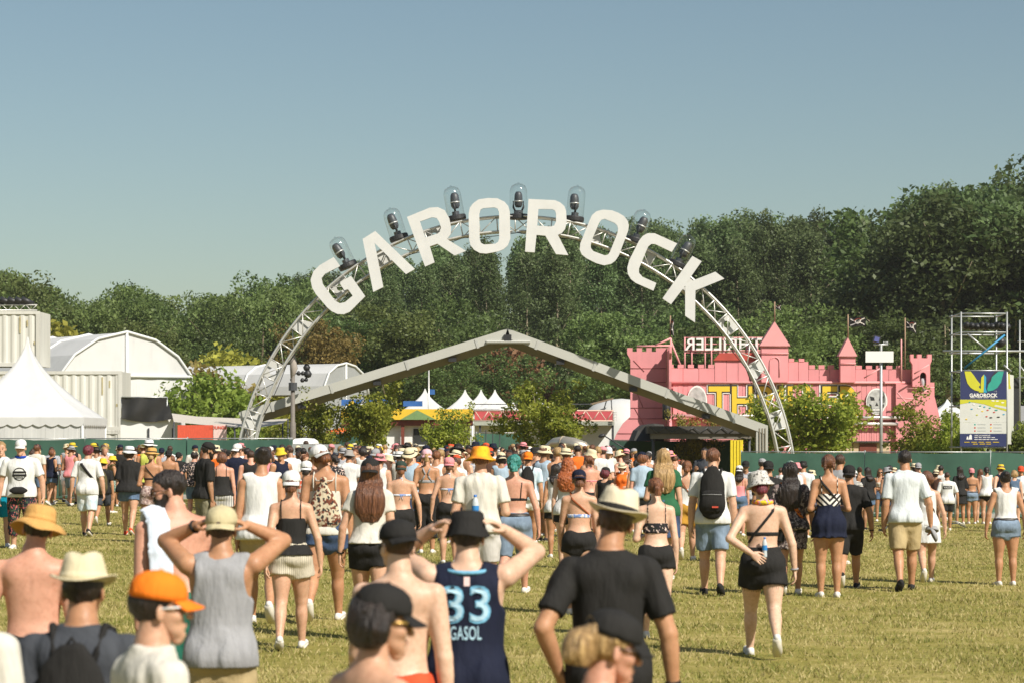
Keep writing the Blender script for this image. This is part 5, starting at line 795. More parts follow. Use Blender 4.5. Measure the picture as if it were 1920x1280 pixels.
def polygonize(prims, h, cuts=(), subs=(), waves=0.0, wseed=0, wfreq=(40, 40, 12)):
    lo = np.min([p.bounds()[0] for p in prims], axis=0) - 3 * h; hi = np.max([p.bounds()[1] for p in prims], axis=0) + 3 * h
    n = np.ceil((hi - lo) / h).astype(int) + 1; ax = [lo[i] + h * np.arange(n[i]) for i in range(3)]
    F = np.full(n, 0.3, np.float32)
    def block(b, mar):
        i0 = np.clip(((b[0] - mar - lo) / h).astype(int), 0, n); i1 = np.clip(((b[1] + mar - lo) / h).astype(int) + 2, 0, n)
        sl = tuple(slice(i0[i], i1[i]) for i in range(3)); g = np.stack(np.meshgrid(*[ax[i][sl[i]] for i in range(3)], indexing='ij'), -1); return sl, g
    for p in prims:
        sl, g = block(p.bounds(), p.k + 2 * h)
        if 0 in g.shape: continue
        d = p.d(g); f = F[sl]; k = max(p.k, 1e-4); hh = np.clip(0.5 + 0.5 * (f - d) / k, 0, 1); F[sl] = f * (1 - hh) + d * hh - k * hh * (1 - hh)
    for p in subs:
        sl, g = block(p.bounds(), 2 * h)
        if 0 in g.shape: continue
        F[sl] = np.maximum(F[sl], -p.d(g))
    if cuts or waves:
        near = F < 0.03; ix = np.argwhere(near); g = lo + h * ix; f = F[near]
        if waves:
            r = np.random.default_rng(wseed); K = [(r.normal(size=3) * np.array(wfreq) * m_, r.uniform(0, 6.28), a_) for m_, a_, n_ in ((1.0, 1.0, 7), (2.0, 0.28, 6)) for _ in range(n_)]
            nb_ = np.abs(f) < 0.03; gg = g[nb_]; S = 0
            for kv, ph, a_ in K: S = S + a_ * np.sin(gg @ kv + ph)
            f = f.copy(); f[nb_] += np.minimum(waves * S / 2.6, 0.0015)
        for c in cuts: f = np.maximum(f, c(g))
        F[near] = f
    F[0] = F[-1] = 1; F[:, 0] = F[:, -1] = 1; F[:, :, 0] = F[:, :, -1] = 1
    S = F < 0; C = np.array(S.shape) - 1; cnt = np.zeros(C, int)
    for dx in (0, 1):
        for dy in (0, 1):
            for dz in (0, 1): cnt += S[dx:C[0] + dx, dy:C[1] + dy, dz:C[2] + dz]
    act = (cnt > 0) & (cnt < 8); idx = np.full(C, -1, int); ii = np.argwhere(act); idx[act] = np.arange(len(ii))
    acc = np.zeros((len(ii), 3)); num = np.zeros(len(ii)); quads = []
    for a in range(3):
        b, c = (a + 1) % 3, (a + 2) % 3; e = np.eye(3, dtype=int)
        for ob in (0, 1):
            for oc in (0, 1):
                s = ii + e[b] * ob + e[c] * oc; t = s + e[a]; f0 = F[tuple(s.T)]; f1 = F[tuple(t.T)]; x = (f0 < 0) != (f1 < 0)
                tt = f0[x] / (f0[x] - f1[x]); pt = s[x].astype(float); pt[:, a] += tt; acc[x] += pt; num[x] += 1
        sl0 = [slice(None)] * 3; sl1 = [slice(None)] * 3; sl0[a] = slice(0, -1); sl1[a] = slice(1, None)
        ch = S[tuple(sl0)] != S[tuple(sl1)]; ed = np.argwhere(ch)
        ed = ed[(ed[:, b] > 0) & (ed[:, c] > 0) & (ed[:, b] < C[b]) & (ed[:, c] < C[c])]
        q = np.stack([idx[tuple(ed.T)], idx[tuple((ed - e[b]).T)], idx[tuple((ed - e[b] - e[c]).T)], idx[tuple((ed - e[c]).T)]], 1)
        ins = S[tuple(ed.T)]; q[~ins] = q[~ins][:, ::-1]; quads.append(q)
    v = acc / np.maximum(num, 1)[:, None] * h + lo; return v, np.concatenate(quads)
def relax(v, q, it=1, f=0.5):
    """light smoothing of a quad surface"""
    for _ in range(it):
        s = np.zeros_like(v); c = np.zeros(len(v))
        for a, b in ((0, 1), (1, 2), (2, 3), (3, 0)):
            np.add.at(s, q[:, a], v[q[:, b]]); np.add.at(c, q[:, a], 1); np.add.at(s, q[:, b], v[q[:, a]]); np.add.at(c, q[:, b], 1)
        v = v * (1 - f) + f * s / np.maximum(c, 1)[:, None]
    return v

GEO = {}
def hand_geo(curl, h):
    k = ('hand', curl, h)
    if k in GEO: return GEO[k]
    r = 0.0 if h < 0.006 else 0.0015
    pr = [Loft((0, 0, 0), np.eye(3), [-0.04, 0.0, 0.03, 0.07, 0.09], [0.027, 0.027, 0.036, 0.042, 0.037], [0.020, 0.018, 0.017, 0.015, 0.011], k=0.008)]
    for a, L, sp in ((0.033, 0.074, 0.10), (0.011, 0.083, 0.03), (-0.011, 0.077, -0.04), (-0.031, 0.060, -0.12)):
        p = np.array([a, 0.0, 0.082]); th = 0.10
        for i, fr in enumerate((0.42, 0.32, 0.26)):
            th += curl * (0.7 if i == 0 else 1.0); dr = np.array([sp, math.sin(th), math.cos(th)]); dr /= np.linalg.norm(dr); q = p + dr * L * fr
            pr.append(cap_(p, q, 0.0092 - 0.0008 * i + r, 0.0085 - 0.0008 * i + r, 0.003)); p = q
    p = np.array([0.026, 0.004, 0.018]); q = p + np.array([0.030, 0.014, 0.030]); pr.append(cap_(p, q, 0.015, 0.0115, 0.010))
    q2 = q + np.array([0.012, 0.012 + 0.01 * curl, 0.030]); pr.append(cap_(q, q2, 0.0108, 0.0095, 0.004)); q3 = q2 + np.array([-0.001, 0.008, 0.024]); pr.append(cap_(q2, q3, 0.0092, 0.0078, 0.003))
    GEO[k] = polygonize(pr, h); return GEO[k]
def head_geo(sex, h):
    k = ('head', sex, h)
    if k in GEO: return GEO[k]
    j = 1.0 if sex == 'm' else 0.92
    pr = [Ell((0, -0.012, 0.033), (0.076, 0.097, 0.084)),
          Loft((0, 0, 0), np.eye(3), [-0.108, -0.085, -0.05, -0.01, 0.04], [0.024 * j, 0.045 * j, 0.057 * j, 0.064, 0.068], [0.024, 0.040, 0.056, 0.066, 0.074], None, [0.058, 0.044, 0.030, 0.018, 0.010], k=0.02),
          Ell((0, 0.073, 0.018), (0.046, 0.016, 0.012), k=0.012),
          cap_((0, 0.086, 0.010), (0, 0.110, -0.028), 0.008, 0.0125, 0.012), Ell((0, 0.104, -0.033), (0.017, 0.010, 0.008), k=0.008),
          Ell((0, 0.085, -0.058), (0.023, 0.012, 0.006), k=0.006), Ell((0, 0.083, -0.069), (0.020, 0.012, 0.006), k=0.006),
          Ell((0.045, 0.052, -0.022), (0.02, 0.022, 0.02), k=0.02), Ell((-0.045, 0.052, -0.022), (0.02, 0.022, 0.02), k=0.02), Ell((0, 0.079, -0.096), (0.018, 0.012, 0.012), k=0.012)]
    for s in (-1, 1):
        a = s * 0.45; M = np.array([[math.cos(a), math.sin(a), 0], [-math.sin(a), math.cos(a), 0], [0, 0, 1]])
        pr.append(Ell((s * 0.079, -0.010, -0.008), (0.008, 0.019, 0.031), M, k=0.006))
    sub = [Ell((s * 0.032, 0.096, 0.000), (0.017, 0.017, 0.010)) for s in (-1, 1)]
    v, q = polygonize(pr, h, subs=sub); v = relax(v, q, 1, 0.35); GEO[k] = (v, q); return GEO[k]

BODY = {
 'm': dict(t=[-0.060, -0.02, 0.02, 0.06, 0.10, 0.15, 0.20, 0.245, 0.280, 0.304, 0.322, 0.340],
           rx=[0.080, 0.097, 0.097, 0.090, 0.086, 0.090, 0.098, 0.104, 0.104, 0.086, 0.056, 0.036],
           ry=[0.052, 0.067, 0.068, 0.061, 0.058, 0.061, 0.066, 0.064, 0.055, 0.046, 0.039, 0.034],
           cy=[-0.004, -0.010, -0.010, -0.003, 0.002, 0.003, 0.002, -0.002, -0.008, -0.010, -0.008, -0.006], sh=0.117, hip=0.050,
           ua=(0.031, 0.029, 0.025), fa=(0.025, 0.026, 0.0165), th=(0.056, 0.051, 0.036), ca=(0.034, 0.036, 0.021)),
 'f': dict(t=[-0.060, -0.02, 0.02, 0.06, 0.10, 0.15, 0.20, 0.245, 0.280, 0.304, 0.322, 0.340],
           rx=[0.084, 0.104, 0.101, 0.086, 0.074, 0.077, 0.085, 0.090, 0.091, 0.074, 0.046, 0.029],
           ry=[0.054, 0.073, 0.072, 0.059, 0.052, 0.054, 0.061, 0.059, 0.049, 0.041, 0.034, 0.028],
           cy=[-0.006, -0.016, -0.014, -0.004, 0.002, 0.003, 0.006, 0.002, -0.008, -0.010, -0.008, -0.006], sh=0.101, hip=0.050,
           ua=(0.026, 0.0245, 0.021), fa=(0.021, 0.022, 0.0140), th=(0.060, 0.053, 0.035), ca=(0.033, 0.035, 0.0195))}
ARM = {  # upper-arm direction, forearm direction (x outward, y forward), palm normal, thumb side, curl
 'hang': ((0.16, -0.04, -1), (0.06, 0.14, -1), (-1, 0.1, 0), (0, 1, 0.1), 0.35),
 'hang_out': ((0.34, -0.06, -1), (0.10, 0.16, -1), (-1, 0.1, 0), (0, 1, 0.1), 0.40),
 'fwd': ((0.14, 0.30, -1), (0.02, 0.55, -1), (-1, 0.1, 0), (0, 1, 0.3), 0.45),
 'backsw': ((0.16, -0.36, -1), (0.08, -0.14, -1), (-1, 0.1, 0), (0, 1, 0.1), 0.35),
 'bent': ((0.22, -0.10, -1), (-0.35, 0.95, 0.10), (-0.2, 0, -1), (-0.6, 0.3, 0.6), 0.6),
 'phone': ((0.20, 0.20, -1), (-0.40, 0.80, 0.55), (-0.5, -0.6, 0.4), (0.3, -0.2, 0.9), 0.6),
 'hip': ((0.44, -0.34, -0.85), (-0.30, 0.45, -0.85), (-0.5, 0.4, 0.2), (0.4, 0.7, 0.4), 0.3),
 'back': ((0.50, -0.45, -0.85), (-0.72, -0.30, -0.50), (0.1, 1, 0), (0.5, 0, 0.85), 0.12),
 'head': ((0.46, 0.72, 0.40), (-0.138, -0.100, 0.062), (-0.75, -0.3, -0.45), (0.1, -0.95, 0.2), 0.24),
 'head2': ((0.48, 0.74, 0.36), (-0.128, -0.115, 0.088), (-0.55, -0.2, -0.75), (-0.3, -0.95, 0.0), 0.22),
 'up': ((0.55, 0.15, 0.85), (-0.32, 0.1, 0.95), (0, 1, 0.2), (-1, 0, 0), 0.3)}
def rotx(v, a): c, s = math.cos(a), math.sin(a); return np.array([v[0], v[1] * c - v[2] * s, v[1] * s + v[2] * c])
def rotz_(v, a): c, s = math.cos(a), math.sin(a); return np.array([v[0] * c - v[1] * s, v[0] * s + v[1] * c, v[2]])
def nrm(v): v = np.asarray(v, float); return v / np.linalg.norm(v)

def skeleton(sex, H, build, pose, legs, arms, head, lean):
    B = BODY[sex]; S = {}; w = build
    tl, cl = 0.245 * H, 0.243 * H
    LEG = {'stand': ((2, 3), (0, 4)), 'walkL': ((20, 8), (-14, 38)), 'walkR': ((-14, 38), (20, 8)), 'walkl': ((12, 5), (-10, 22)), 'walkr': ((-10, 22), (12, 5)), 'relax': ((6, 14), (-1, 1)), 'wide': ((4, 5), (-4, 5))}[legs]
    hip0 = np.zeros(3); S['feet'] = []; S['legs'] = []
    for s, (ta, kb) in zip((-1, 1), LEG):
        a, b = R(ta), R(kb); sp = s * (0.03 if legs != 'wide' else 0.10)
        hj = np.array([s * B['hip'] * H * w, 0, 0]); td = nrm([sp * 0.6, math.sin(a), -math.cos(a)]); kn = hj + td * tl
        cdv = nrm([sp * 0.2, math.sin(a - b), -math.cos(a - b)]); an = kn + cdv * cl
        pitch = min(0, (ta - kb)) * 0.9 if kb > 15 else (10 if ta > 10 else 0)      # heel up behind, toe up in front
        S['legs'].append((hj, kn, an)); S['feet'].append((an, R(pitch), s * 0.12))
    zmin = 1e9
    for an, pt, yw in S['feet']:
        for f in (-0.05, 0.16): zmin = min(zmin, an[2] - 0.045 * H / 1.75 * math.cos(pt) * 1.0 + f * math.sin(pt) * H / 1.75)
    sh = np.array([0, 0, -zmin]); S['hip'] = hip0 + sh
    S['legs'] = [tuple(p + sh for p in l) for l in S['legs']]; S['feet'] = [(a + sh, p, y) for a, p, y in S['feet']]
    lx, ly = R(lean[0]), R(lean[1])                                   # forward lean, sideways lean
    up = nrm([math.sin(ly), math.sin(lx), math.cos(lx)]); S['T'] = frame(up, (0, 1, 0)); S['T'][1] = nrm(np.cross(S['T'][2], S['T'][0]))
    if S['T'][0][0] < 0: S['T'][0] *= -1; S['T'][1] = np.cross(S['T'][2], S['T'][0])
    T = S['T']; tw = lambda x, y, z: S['hip'] + T[0] * x + T[1] * y + T[2] * z
    S['tw'] = tw; S['arms'] = []
    for s, key in zip((-1, 1), arms):
        ud, fd, pn, th, curl = ARM[key] if isinstance(key, str) else key
        m = lambda v: T.T @ np.array([v[0] * s, v[1], v[2]])
        raise_ = 0.030 if ud[2] > 0 else 0
        sj = tw(s * (B['sh'] - 0.007) * H * w, -0.008 * H, (0.271 + raise_) * H); el = sj + nrm(m(ud)) * 0.176 * H; wr = el + nrm(m(fd)) * 0.148 * H
        S['arms'].append((sj, el, wr, nrm(m(pn)), nrm(m(th)), curl))
    yw, pt, rl = [R(a) for a in head]                                 # turn (+ = left), nod (+ = down), tilt (+ = right)
    Mh = (Matrix.Rotation(yw, 3, 'Z') @ Matrix.Rotation(-pt, 3, 'X') @ Matrix.Rotation(rl, 3, 'Y'))
    S['nb'] = tw(0, -0.006 * H, 0.318 * H); S['hs'] = H / 1.75 * (1.0 if sex == 'm' else 0.985)
    pivot = S['nb'] + T[2] * 0.019 * H + T[1] * 0.006 * H; off = np.array(Mh @ Vector((0, 0.014 * H, 0.072 * H)))
    S['head'] = pivot + off; S['Mh'] = np.array(Mh).T                 # rows: head axes in person space
    S['pivot'] = pivot
    return S

class Person: pass
def lod_h(lod): return {0: 0.0105, 1: 0.0135, 2: 0.019, 3: 0.026, 4: 0.034}[lod]
def person_geo(spec):
    """all meshes of one figure in its own space; shared by figures of the same cut"""
    keyf = ('sex', 'legs', 'arms', 'head', 'lean', 'build', 'top', 'bottom', 'hair', 'hat', 'lod', 'shoes', 'beard', 'glasses', 'extra', 'H0', 'eyes', 'hatt')
    key = tuple(str(spec.get(k)) for k in keyf)
    if key in GEO: return GEO[key]
    sex = spec['sex']; H = spec.get('H0') or (1.77 if sex == 'm' else 1.67); w = spec['build']; lod = spec['lod']; h = lod_h(lod); B = BODY[sex]
    S = skeleton(sex, H, w, None, spec['legs'], spec['arms'], spec['head'], spec['lean']); T = S['T']; out = []; G = Person(); G.S = S; G.H = H
    A = lambda k: np.array(B[k]) * H
    torso = Loft(S['hip'], T, A('t'), A('rx') * w, A('ry') * (0.5 + 0.5 * w), None, A('cy'), k=0.03); G.torso = torso
    limbs = []; pr = [torso]
    for i, (a, b, c) in enumerate(S['legs']):
        L1, L2 = np.linalg.norm(b - a), np.linalg.norm(c - b); t0, t1, t2 = [x * H * (0.6 + 0.4 * w) for x in B['th']]; c0, c1, c2 = [x * H * (0.7 + 0.3 * w) for x in B['ca']]
        th = Loft(a, frame(b - a), [-0.01, 0.3 * L1, 0.75 * L1, L1], [t0 * 0.94, t0, t1 * 0.86, t2], [t0, t0, t1 * 0.9, t2], k=0.035)
        ca = Loft(b, frame(c - b), [0, 0.12 * L2, 0.32 * L2, 0.7 * L2, L2], [t2, c0, c1, c1 * 0.72, c2], [t2, c0, c1 * 1.05, c1 * 0.76, c2], None, [0, 0, -0.006, -0.003, 0], k=0.02)
        limbs.append((th, ca)); pr += [th, ca]
    arml = []
    for (sj, el, wr, pn, tb, cu) in S['arms']:
        L1, L2 = np.linalg.norm(el - sj), np.linalg.norm(wr - el); u0, u1, u2 = [x * H * (0.7 + 0.3 * w) for x in B['ua']]; f0, f1, f2 = [x * H * (0.8 + 0.2 * w) for x in B['fa']]
        ua = Loft(sj, frame(el - sj), [-0.01, 0.10, 0.6 * L1, L1], [u0 * 1.08, u0 * 1.04, u1, u2], [u0 * 1.08, u0 * 1.04, u1 * 1.06, u2], k=0.03)
        fa = Loft(el, frame(wr - el), [0, 0.25 * L2, 0.6 * L2, L2 + 0.01], [u2, f1, f1 * 0.86, f2], [u2, f1, f1 * 0.8, f2 * 0.86], k=0.015)
        arml.append((ua, fa)); pr += [ua, fa]
        tr = tuple(S['tw'](0, -0.012 * H, 0.306 * H)); pr.append(cap_(np.array(tr) * 0.75 + sj * 0.25, sj + T[2] * 0.010, 0.031 * H * w, 0.022 * H * w, 0.03))
    nk = 0.0335 if sex == 'm' else 0.0285
    nb = S['nb']; hd = S['head']; Mh = S['Mh']; hs = S['hs']
    pr.append(cap_(nb, hd + Mh.T @ np.array([0, -0.018, -0.02]), nk * H * 1.06, nk * H * 0.96, 0.022))
    if sex == 'f':
        for s in (-1, 1): pr.append(Ell(S['tw'](s * 0.042 * H * w, 0.052 * H, 0.212 * H), np.array([0.036, 0.034, 0.036]) * H, k=0.03))
        for s in (-1, 1): pr.append(Ell(S['tw'](s * 0.045 * H * w, -0.045 * H, -0.008 * H), np.array([0.050, 0.042, 0.050]) * H * (0.5 + 0.5 * w), k=0.03))
    else:
        for s in (-1, 1):
            pr.append(Ell(S['tw'](s * 0.045 * H * w, -0.040 * H, -0.005 * H), np.array([0.046, 0.040, 0.050]) * H, k=0.03))
            pr.append(Ell(S['tw'](s * 0.050 * H * w, -0.034 * H, 0.262 * H), np.array([0.044, 0.026, 0.040]) * H, k=0.03))
    spine = [cap_(S['tw'](0, -0.0785 * H * (0.5 + 0.5 * w), 0.05 * H), S['tw'](0, -0.078 * H * (0.5 + 0.5 * w), 0.25 * H), 0.012, 0.012)] if lod <= 1 else []
    footM = []
    for (an, pt, yw) in S['feet']:
        f = rotz_(rotx(np.array([0, 1.0, 0]), pt), -yw); n = rotz_(rotx(np.array([0, 0, 1.0]), pt), -yw); u = np.cross(f, n); M = np.array([u, n, f]); footM.append((an, M)); q = H / 1.75
        pr.append(Loft(an, M, np.array([-0.045, 0, 0.06, 0.12, 0.16]) * q, np.array([0.026, 0.032, 0.036, 0.042, 0.026]) * q, np.array([0.028, 0.036, 0.026, 0.016, 0.011]) * q, None, np.array([-0.022, -0.015, -0.022, -0.032, -0.036]) * q, k=0.012))
    # --- the body itself: trunk and limbs, head and hands in finer detail
    v, q = polygonize(pr, h, subs=[])
    if spine:
        d = spine[0].d(v); v = v + (T[1][None] * 0.010 * np.exp(-np.clip(d + 0.004, 0, 1)**2 / 0.012**2)[:, None]) * ((v - S['hip']) @ T[1] < 0)[:, None]
    parts_v = [v]; parts_q = [q]; no = len(v)
    def add(v2, q2):
        nonlocal no
        parts_v.append(v2); parts_q.append(q2 + no); no += len(v2)
    hv, hq = head_geo(sex, {0: 0.0052, 1: 0.0075, 2: 0.011, 3: 0.016, 4: 0.020}[lod]); add(hv * hs @ Mh + hd, hq)
    for (sj, el, wr, pn, tb, cu) in S['arms']:
        gv, gq = hand_geo(round(cu, 2), {0: 0.0042, 1: 0.0052, 2: 0.009, 3: 0.013, 4: 0.018}[lod]); wd = nrm(wr - el)
        n_ = nrm(pn - wd * (pn @ wd)); u_ = np.cross(n_, wd); flip = False
        if u_ @ tb < 0: u_ = -u_; flip = True
        Mx = np.array([u_, n_, wd]); g2 = gq if np.linalg.det(Mx) > 0 else gq[:, ::-1]
        add(gv * hs * (1.0 if sex == 'm' else 0.9) @ Mx + wr, g2)
    out.append(('body', np.concatenate(parts_v), np.concatenate(parts_q), 'skin'))
    def gar(name, prims, slot, cuts=(), subs=(), wv=0.0035, wf=(34, 34, 9), hh=None):
        v, q = polygonize(prims, hh or h, cuts, subs, wv if lod < 3 else 0, sum(map(ord, name)) + int(100 * w), wf)
        if len(q): out.append((name, v, q, slot))
    zc = lambda z: (lambda X, z=z: z * H - ((X - S['hip']) @ T[2]))      # keep above level z on the trunk
    def strap(pts, r, slot='top2', name='strap'):
        mb = MB(); mb.path([tuple(p) for p in pts], r, 6 if lod < 2 else 4); out.append((name, np.array([tuple(x) for x in mb.v]), [list(f) for f in mb.f], slot))
    def surf(x, z, side=-1, off=0.006):
        """point on the trunk surface at sideways x, height z (fractions of H); side -1 = back"""
        rx, ry, cy = [np.interp(z * H, torso.t, a) for a in (torso.rx, torso.ry, torso.cy)]; xx = np.clip(x * H, -0.97 * rx, 0.97 * rx)
        return S['tw'](xx, cy + side * (ry * math.sqrt(max(0, 1 - (xx / rx)**2)) + off), z * H)
    bust = [Ell(S['tw'](s * 0.042 * H * w, 0.054 * H, 0.212 * H), np.array([0.040, 0.037, 0.040]) * H, k=0.04) for s in (-1, 1)] if sex == 'f' else []
    bulge = [Ell(S['tw'](sd_ * 0.045 * H * w, -0.043 * H, -0.006 * H), np.array([0.052, 0.043, 0.052]) * H * (0.5 + 0.5 * w) + 0.024, k=0.04) for sd_ in (-1, 1)]
    blade = [Ell(S['tw'](sd_ * 0.050 * H * w, -0.034 * H, 0.262 * H), np.array([0.044, 0.026, 0.040]) * H + 0.015, k=0.03) for sd_ in (-1, 1)] if sex == 'm' else []
    def over(hem):      # trunk shapes that a shirt reaching down to hem has to clear
        return blade + (bulge if hem < 0.04 else []) + ([th.slice(-0.05, 0.16, 0.030, 0.034, (False, False), k=0.03) for th, ca in limbs] if hem < 0 else [])
    # --- tops
    top = spec['top']; tk = top[0] if top else None; e = dict(top[1]) if top and len(top) > 1 else {}
    hem = e.get('hem', -0.035); o0, o1 = e.get('loose', 0.026), 0.010
    if tk in ('tee', 'polo'):
        g = [torso.slice(hem * H, 0.331 * H, o0 + (0.010 if hem < 0.04 else 0), o1 * 0.9, k=0.02)] + bust + over(hem); hemcut = (zc(hem),)
        for (sj, el, wr, pn, tb, cu), (ua, fa) in zip(S['arms'], arml):
            L = np.linalg.norm(el - sj); g.append(ua.slice(-0.012, e.get('sl', 0.66) * L, 0.010, e.get('cuff', 0.018), (False, True), k=0.022)); tr = S['tw'](0, -0.012 * H, 0.306 * H)
            g.append(cap_(np.array(tr) * 0.75 + sj * 0.25, sj + T[2] * 0.008, 0.031 * H * w + 0.008, 0.022 * H * w + 0.010, 0.03))
        g.append(Loft(nb, T, [-0.04, 0.018], [nk * H + 0.030, nk * H + 0.015], [nk * H + 0.026, nk * H + 0.013], flat=(False, True), k=0.03))
        if e.get('sl', 0) > 1:
            for (sj, el, wr, pn, tb, cu), (ua, fa) in zip(S['arms'], arml): g.append(fa.slice(0, (e['sl'] - 1) * np.linalg.norm(wr - el), 0.014, 0.018, (False, True), k=0.02))
        gar('shirt', g, 'top', cuts=hemcut, wv=0.0060)
    elif tk == 'tank':
        g = [torso.slice(hem * H, 0.322 * H, o0 + (0.010 if hem < 0.04 else 0), 0.009, k=0.02)] + bust + over(hem)
        for s in (-1, 1): g.append(cap_(S['tw'](s * 0.045 * H * w, -0.012 * H, 0.306 * H), S['tw'](s * 0.085 * H * w, -0.010 * H, 0.305 * H), 0.030 * H * w + 0.008, 0.024 * H * w + 0.010, 0.025))
        sb = [Ell(S['tw'](s * e.get('ax', 0.128) * H * w, 0, 0.262 * H), np.array([0.046 * w, 0.16, e.get('ah', 0.075)]) * H, T) for s in (-1, 1)]
        sb += [Ell(S['tw'](0, 0, 0.345 * H), np.array([e.get('nx', 0.044) * w, 0.16, e.get('nz', 0.042)]) * H, T)]
        gar('shirt', g, 'top', cuts=(zc(hem),), subs=sb, wv=0.0060)
    elif tk in ('cami', 'crop', 'bandeau'):
        z1 = e.get('z1', 0.225); g = [torso.slice(hem * H, z1 * H, e.get('loose', 0.012), 0.007, k=0.02)] + ([b for b in bust] if sex == 'f' else [])
        gar('top', g, 'top', cuts=(lambda X: ((X - S['hip']) @ T[2]) - z1 * H,), wv=0.003)
        if e.get('peplum'): gar('peplum', [torso.slice((hem - 0.055) * H, (hem + 0.005) * H, 0.040, 0.014, k=0.01)] + bulge, 'top', cuts=(zc(hem - 0.055), lambda X: ((X - S['hip']) @ T[2]) - (hem + 0.005) * H), wv=0.005, wf=(60, 60, 4))
        if tk != 'bandeau':
            for s in (-1, 1):
                x = e.get('sx', 0.055); strap([surf(s * x, z1 - 0.01), surf(s * x, z1 + 0.03), surf(s * x, 0.27), surf(s * x, 0.295, off=0.010), S['tw'](s * x * H, -0.02 * H, 0.325 * H), S['tw'](s * x * H, 0.02 * H, 0.318 * H), surf(s * x, 0.27, 1), surf(s * x, z1, 1, 0.012)], e.get('sr', 0.006), 'top')
    elif tk == 'bikini':
        z = e.get('z', 0.185); gar('bikini_top', [torso.slice((z - 0.010) * H, (z + e.get('bw', 0.010)) * H, 0.007, 0.007, k=0.005)] + ([Ell(S['tw'](s * 0.042 * H * w, 0.058 * H, 0.212 * H), np.array([0.037, 0.034, 0.034]) * H, k=0.01) for s in (-1, 1)]), 'top', wv=0, hh=min(h, 0.012))
        if e.get('halter', True):
            for s in (-1, 1): strap([S['tw'](s * 0.045 * H, 0.075 * H, 0.235 * H), S['tw'](s * 0.035 * H, 0.035 * H, 0.32 * H), S['tw'](s * 0.012 * H, -0.040 * H, 0.333 * H)], 0.005, 'top')
            strap([S['tw'](-0.012 * H, -0.041 * H, 0.333 * H), S['tw'](0.012 * H, -0.041 * H, 0.333 * H)], 0.008, 'top'); strap([S['tw'](0.006 * H, -0.042 * H, 0.333 * H), S['tw'](0.014 * H, -0.055 * H, 0.285 * H)], 0.004, 'top'); 
            strap([surf(0.0, z, off=0.012), surf(0.016, z - 0.045, off=0.012)], 0.004, 'top'); strap([surf(0.0, z, off=0.012), surf(-0.014, z - 0.04, off=0.012)], 0.004, 'top')
        for s in (-1, 1):
            if e.get('over') in (s, 2): strap([surf(s * 0.05, z), surf(s * 0.055, 0.24), surf(s * 0.06, 0.285), S['tw'](s * 0.058 * H, -0.01 * H, 0.322 * H), surf(s * 0.055, 0.27, 1), surf(s * 0.045, 0.23, 1, 0.02)], 0.006, 'top')
        if e.get('racer'): strap([surf(-0.05, z + 0.005), surf(-0.02, 0.225), surf(-0.012, 0.25), surf(-0.03, 0.29, off=0.012), S['tw'](-0.045 * H, -0.01 * H, 0.325 * H)], 0.013, 'top'); strap([surf(0.05, z + 0.005), surf(0.02, 0.225), surf(0.012, 0.25), surf(0.03, 0.29, off=0.012), S['tw'](0.045 * H, -0.01 * H, 0.325 * H)], 0.013, 'top')
    elif tk == 'dress':
        g = [torso.slice(0.0, e.get('z1', 0.30) * H, 0.026, 0.008, k=0.02)] + bust
        g.append(Loft(S['hip'], T, np.array([-0.15, -0.08, 0.0, 0.05]) * H, np.array([0.135, 0.125, 0.115, 0.10]) * H * w, np.array([0.105, 0.098, 0.085, 0.075]) * H, None, None, (True, False), 0.03))
        sb = [Ell(S['tw'](s * 0.135 * H * w, 0, 0.262 * H), np.array([0.046 * w, 0.16, 0.07]) * H, T) for s in (-1, 1)] + [Ell(S['tw'](0, -0.09 * H, 0.19 * H), np.array([0.040, 0.06, 0.042]) * H, T), Ell(S['tw'](0, 0, 0.345 * H), np.array([0.040 * w, 0.16, 0.03]) * H, T)]
        gar('dress', g, 'top', subs=sb, wv=0.006)
    elif tk == 'kimono':
        g = [torso.slice(-0.02 * H, 0.32 * H, 0.05, 0.012, k=0.02), Loft(S['hip'], T, np.array([-0.17, -0.08, 0.0, 0.05]) * H, np.array([0.125, 0.12, 0.12, 0.11]) * H, np.array([0.10, 0.095, 0.09, 0.08]) * H, None, None, (True, False), 0.03)]
        for (sj, el, wr, pn, tb, cu), (ua, fa) in zip(S['arms'], arml): g.append(ua.slice(-0.01, 0.98 * np.linalg.norm(el - sj), 0.016, 0.05, (False, True), k=0.03))
        gar('kimono', g, 'top', wv=0.008)
    # --- bottoms
    bot = spec['bottom']; bk = bot[0] if bot else None; e = dict(bot[1]) if bot and len(bot) > 1 else {}
    if bk in ('shorts', 'pants'):
        fr = e.get('len', 0.5); lo_ = e.get('loose', 0.022); g = [torso.slice(-0.058 * H, e.get('waist', 0.055) * H, 0.020, 0.012, (False, True), k=0.03)]
        for s in (-1, 1): g.append(Ell(S['tw'](s * 0.045 * H * w, -0.043 * H, -0.006 * H), np.array([0.052, 0.043, 0.052]) * H * (0.5 + 0.5 * w) + 0.011, k=0.03))
        for (a, b, c), (th, ca) in zip(S['legs'], limbs):
            L1, L2 = np.linalg.norm(b - a), np.linalg.norm(c - b); g.append(th.slice(-0.02, min(fr, 1.0) * L1, 0.012, lo_, (False, True), k=0.03))
            if fr > 1: g.append(ca.slice(0, (fr - 1) * L2, lo_, lo_ + 0.006, (False, True), k=0.02))
        gar('shorts' if fr <= 1.2 else 'trousers', g, 'bottom', wv=0.005, wf=(26, 26, 22))
        if e.get('belt'): gar('belt', [torso.slice((e.get('waist', 0.055) - 0.026) * H, (e.get('waist', 0.055) - 0.002) * H, 0.028, 0.025, k=0.005)], 'belt', wv=0, hh=min(h, 0.012))
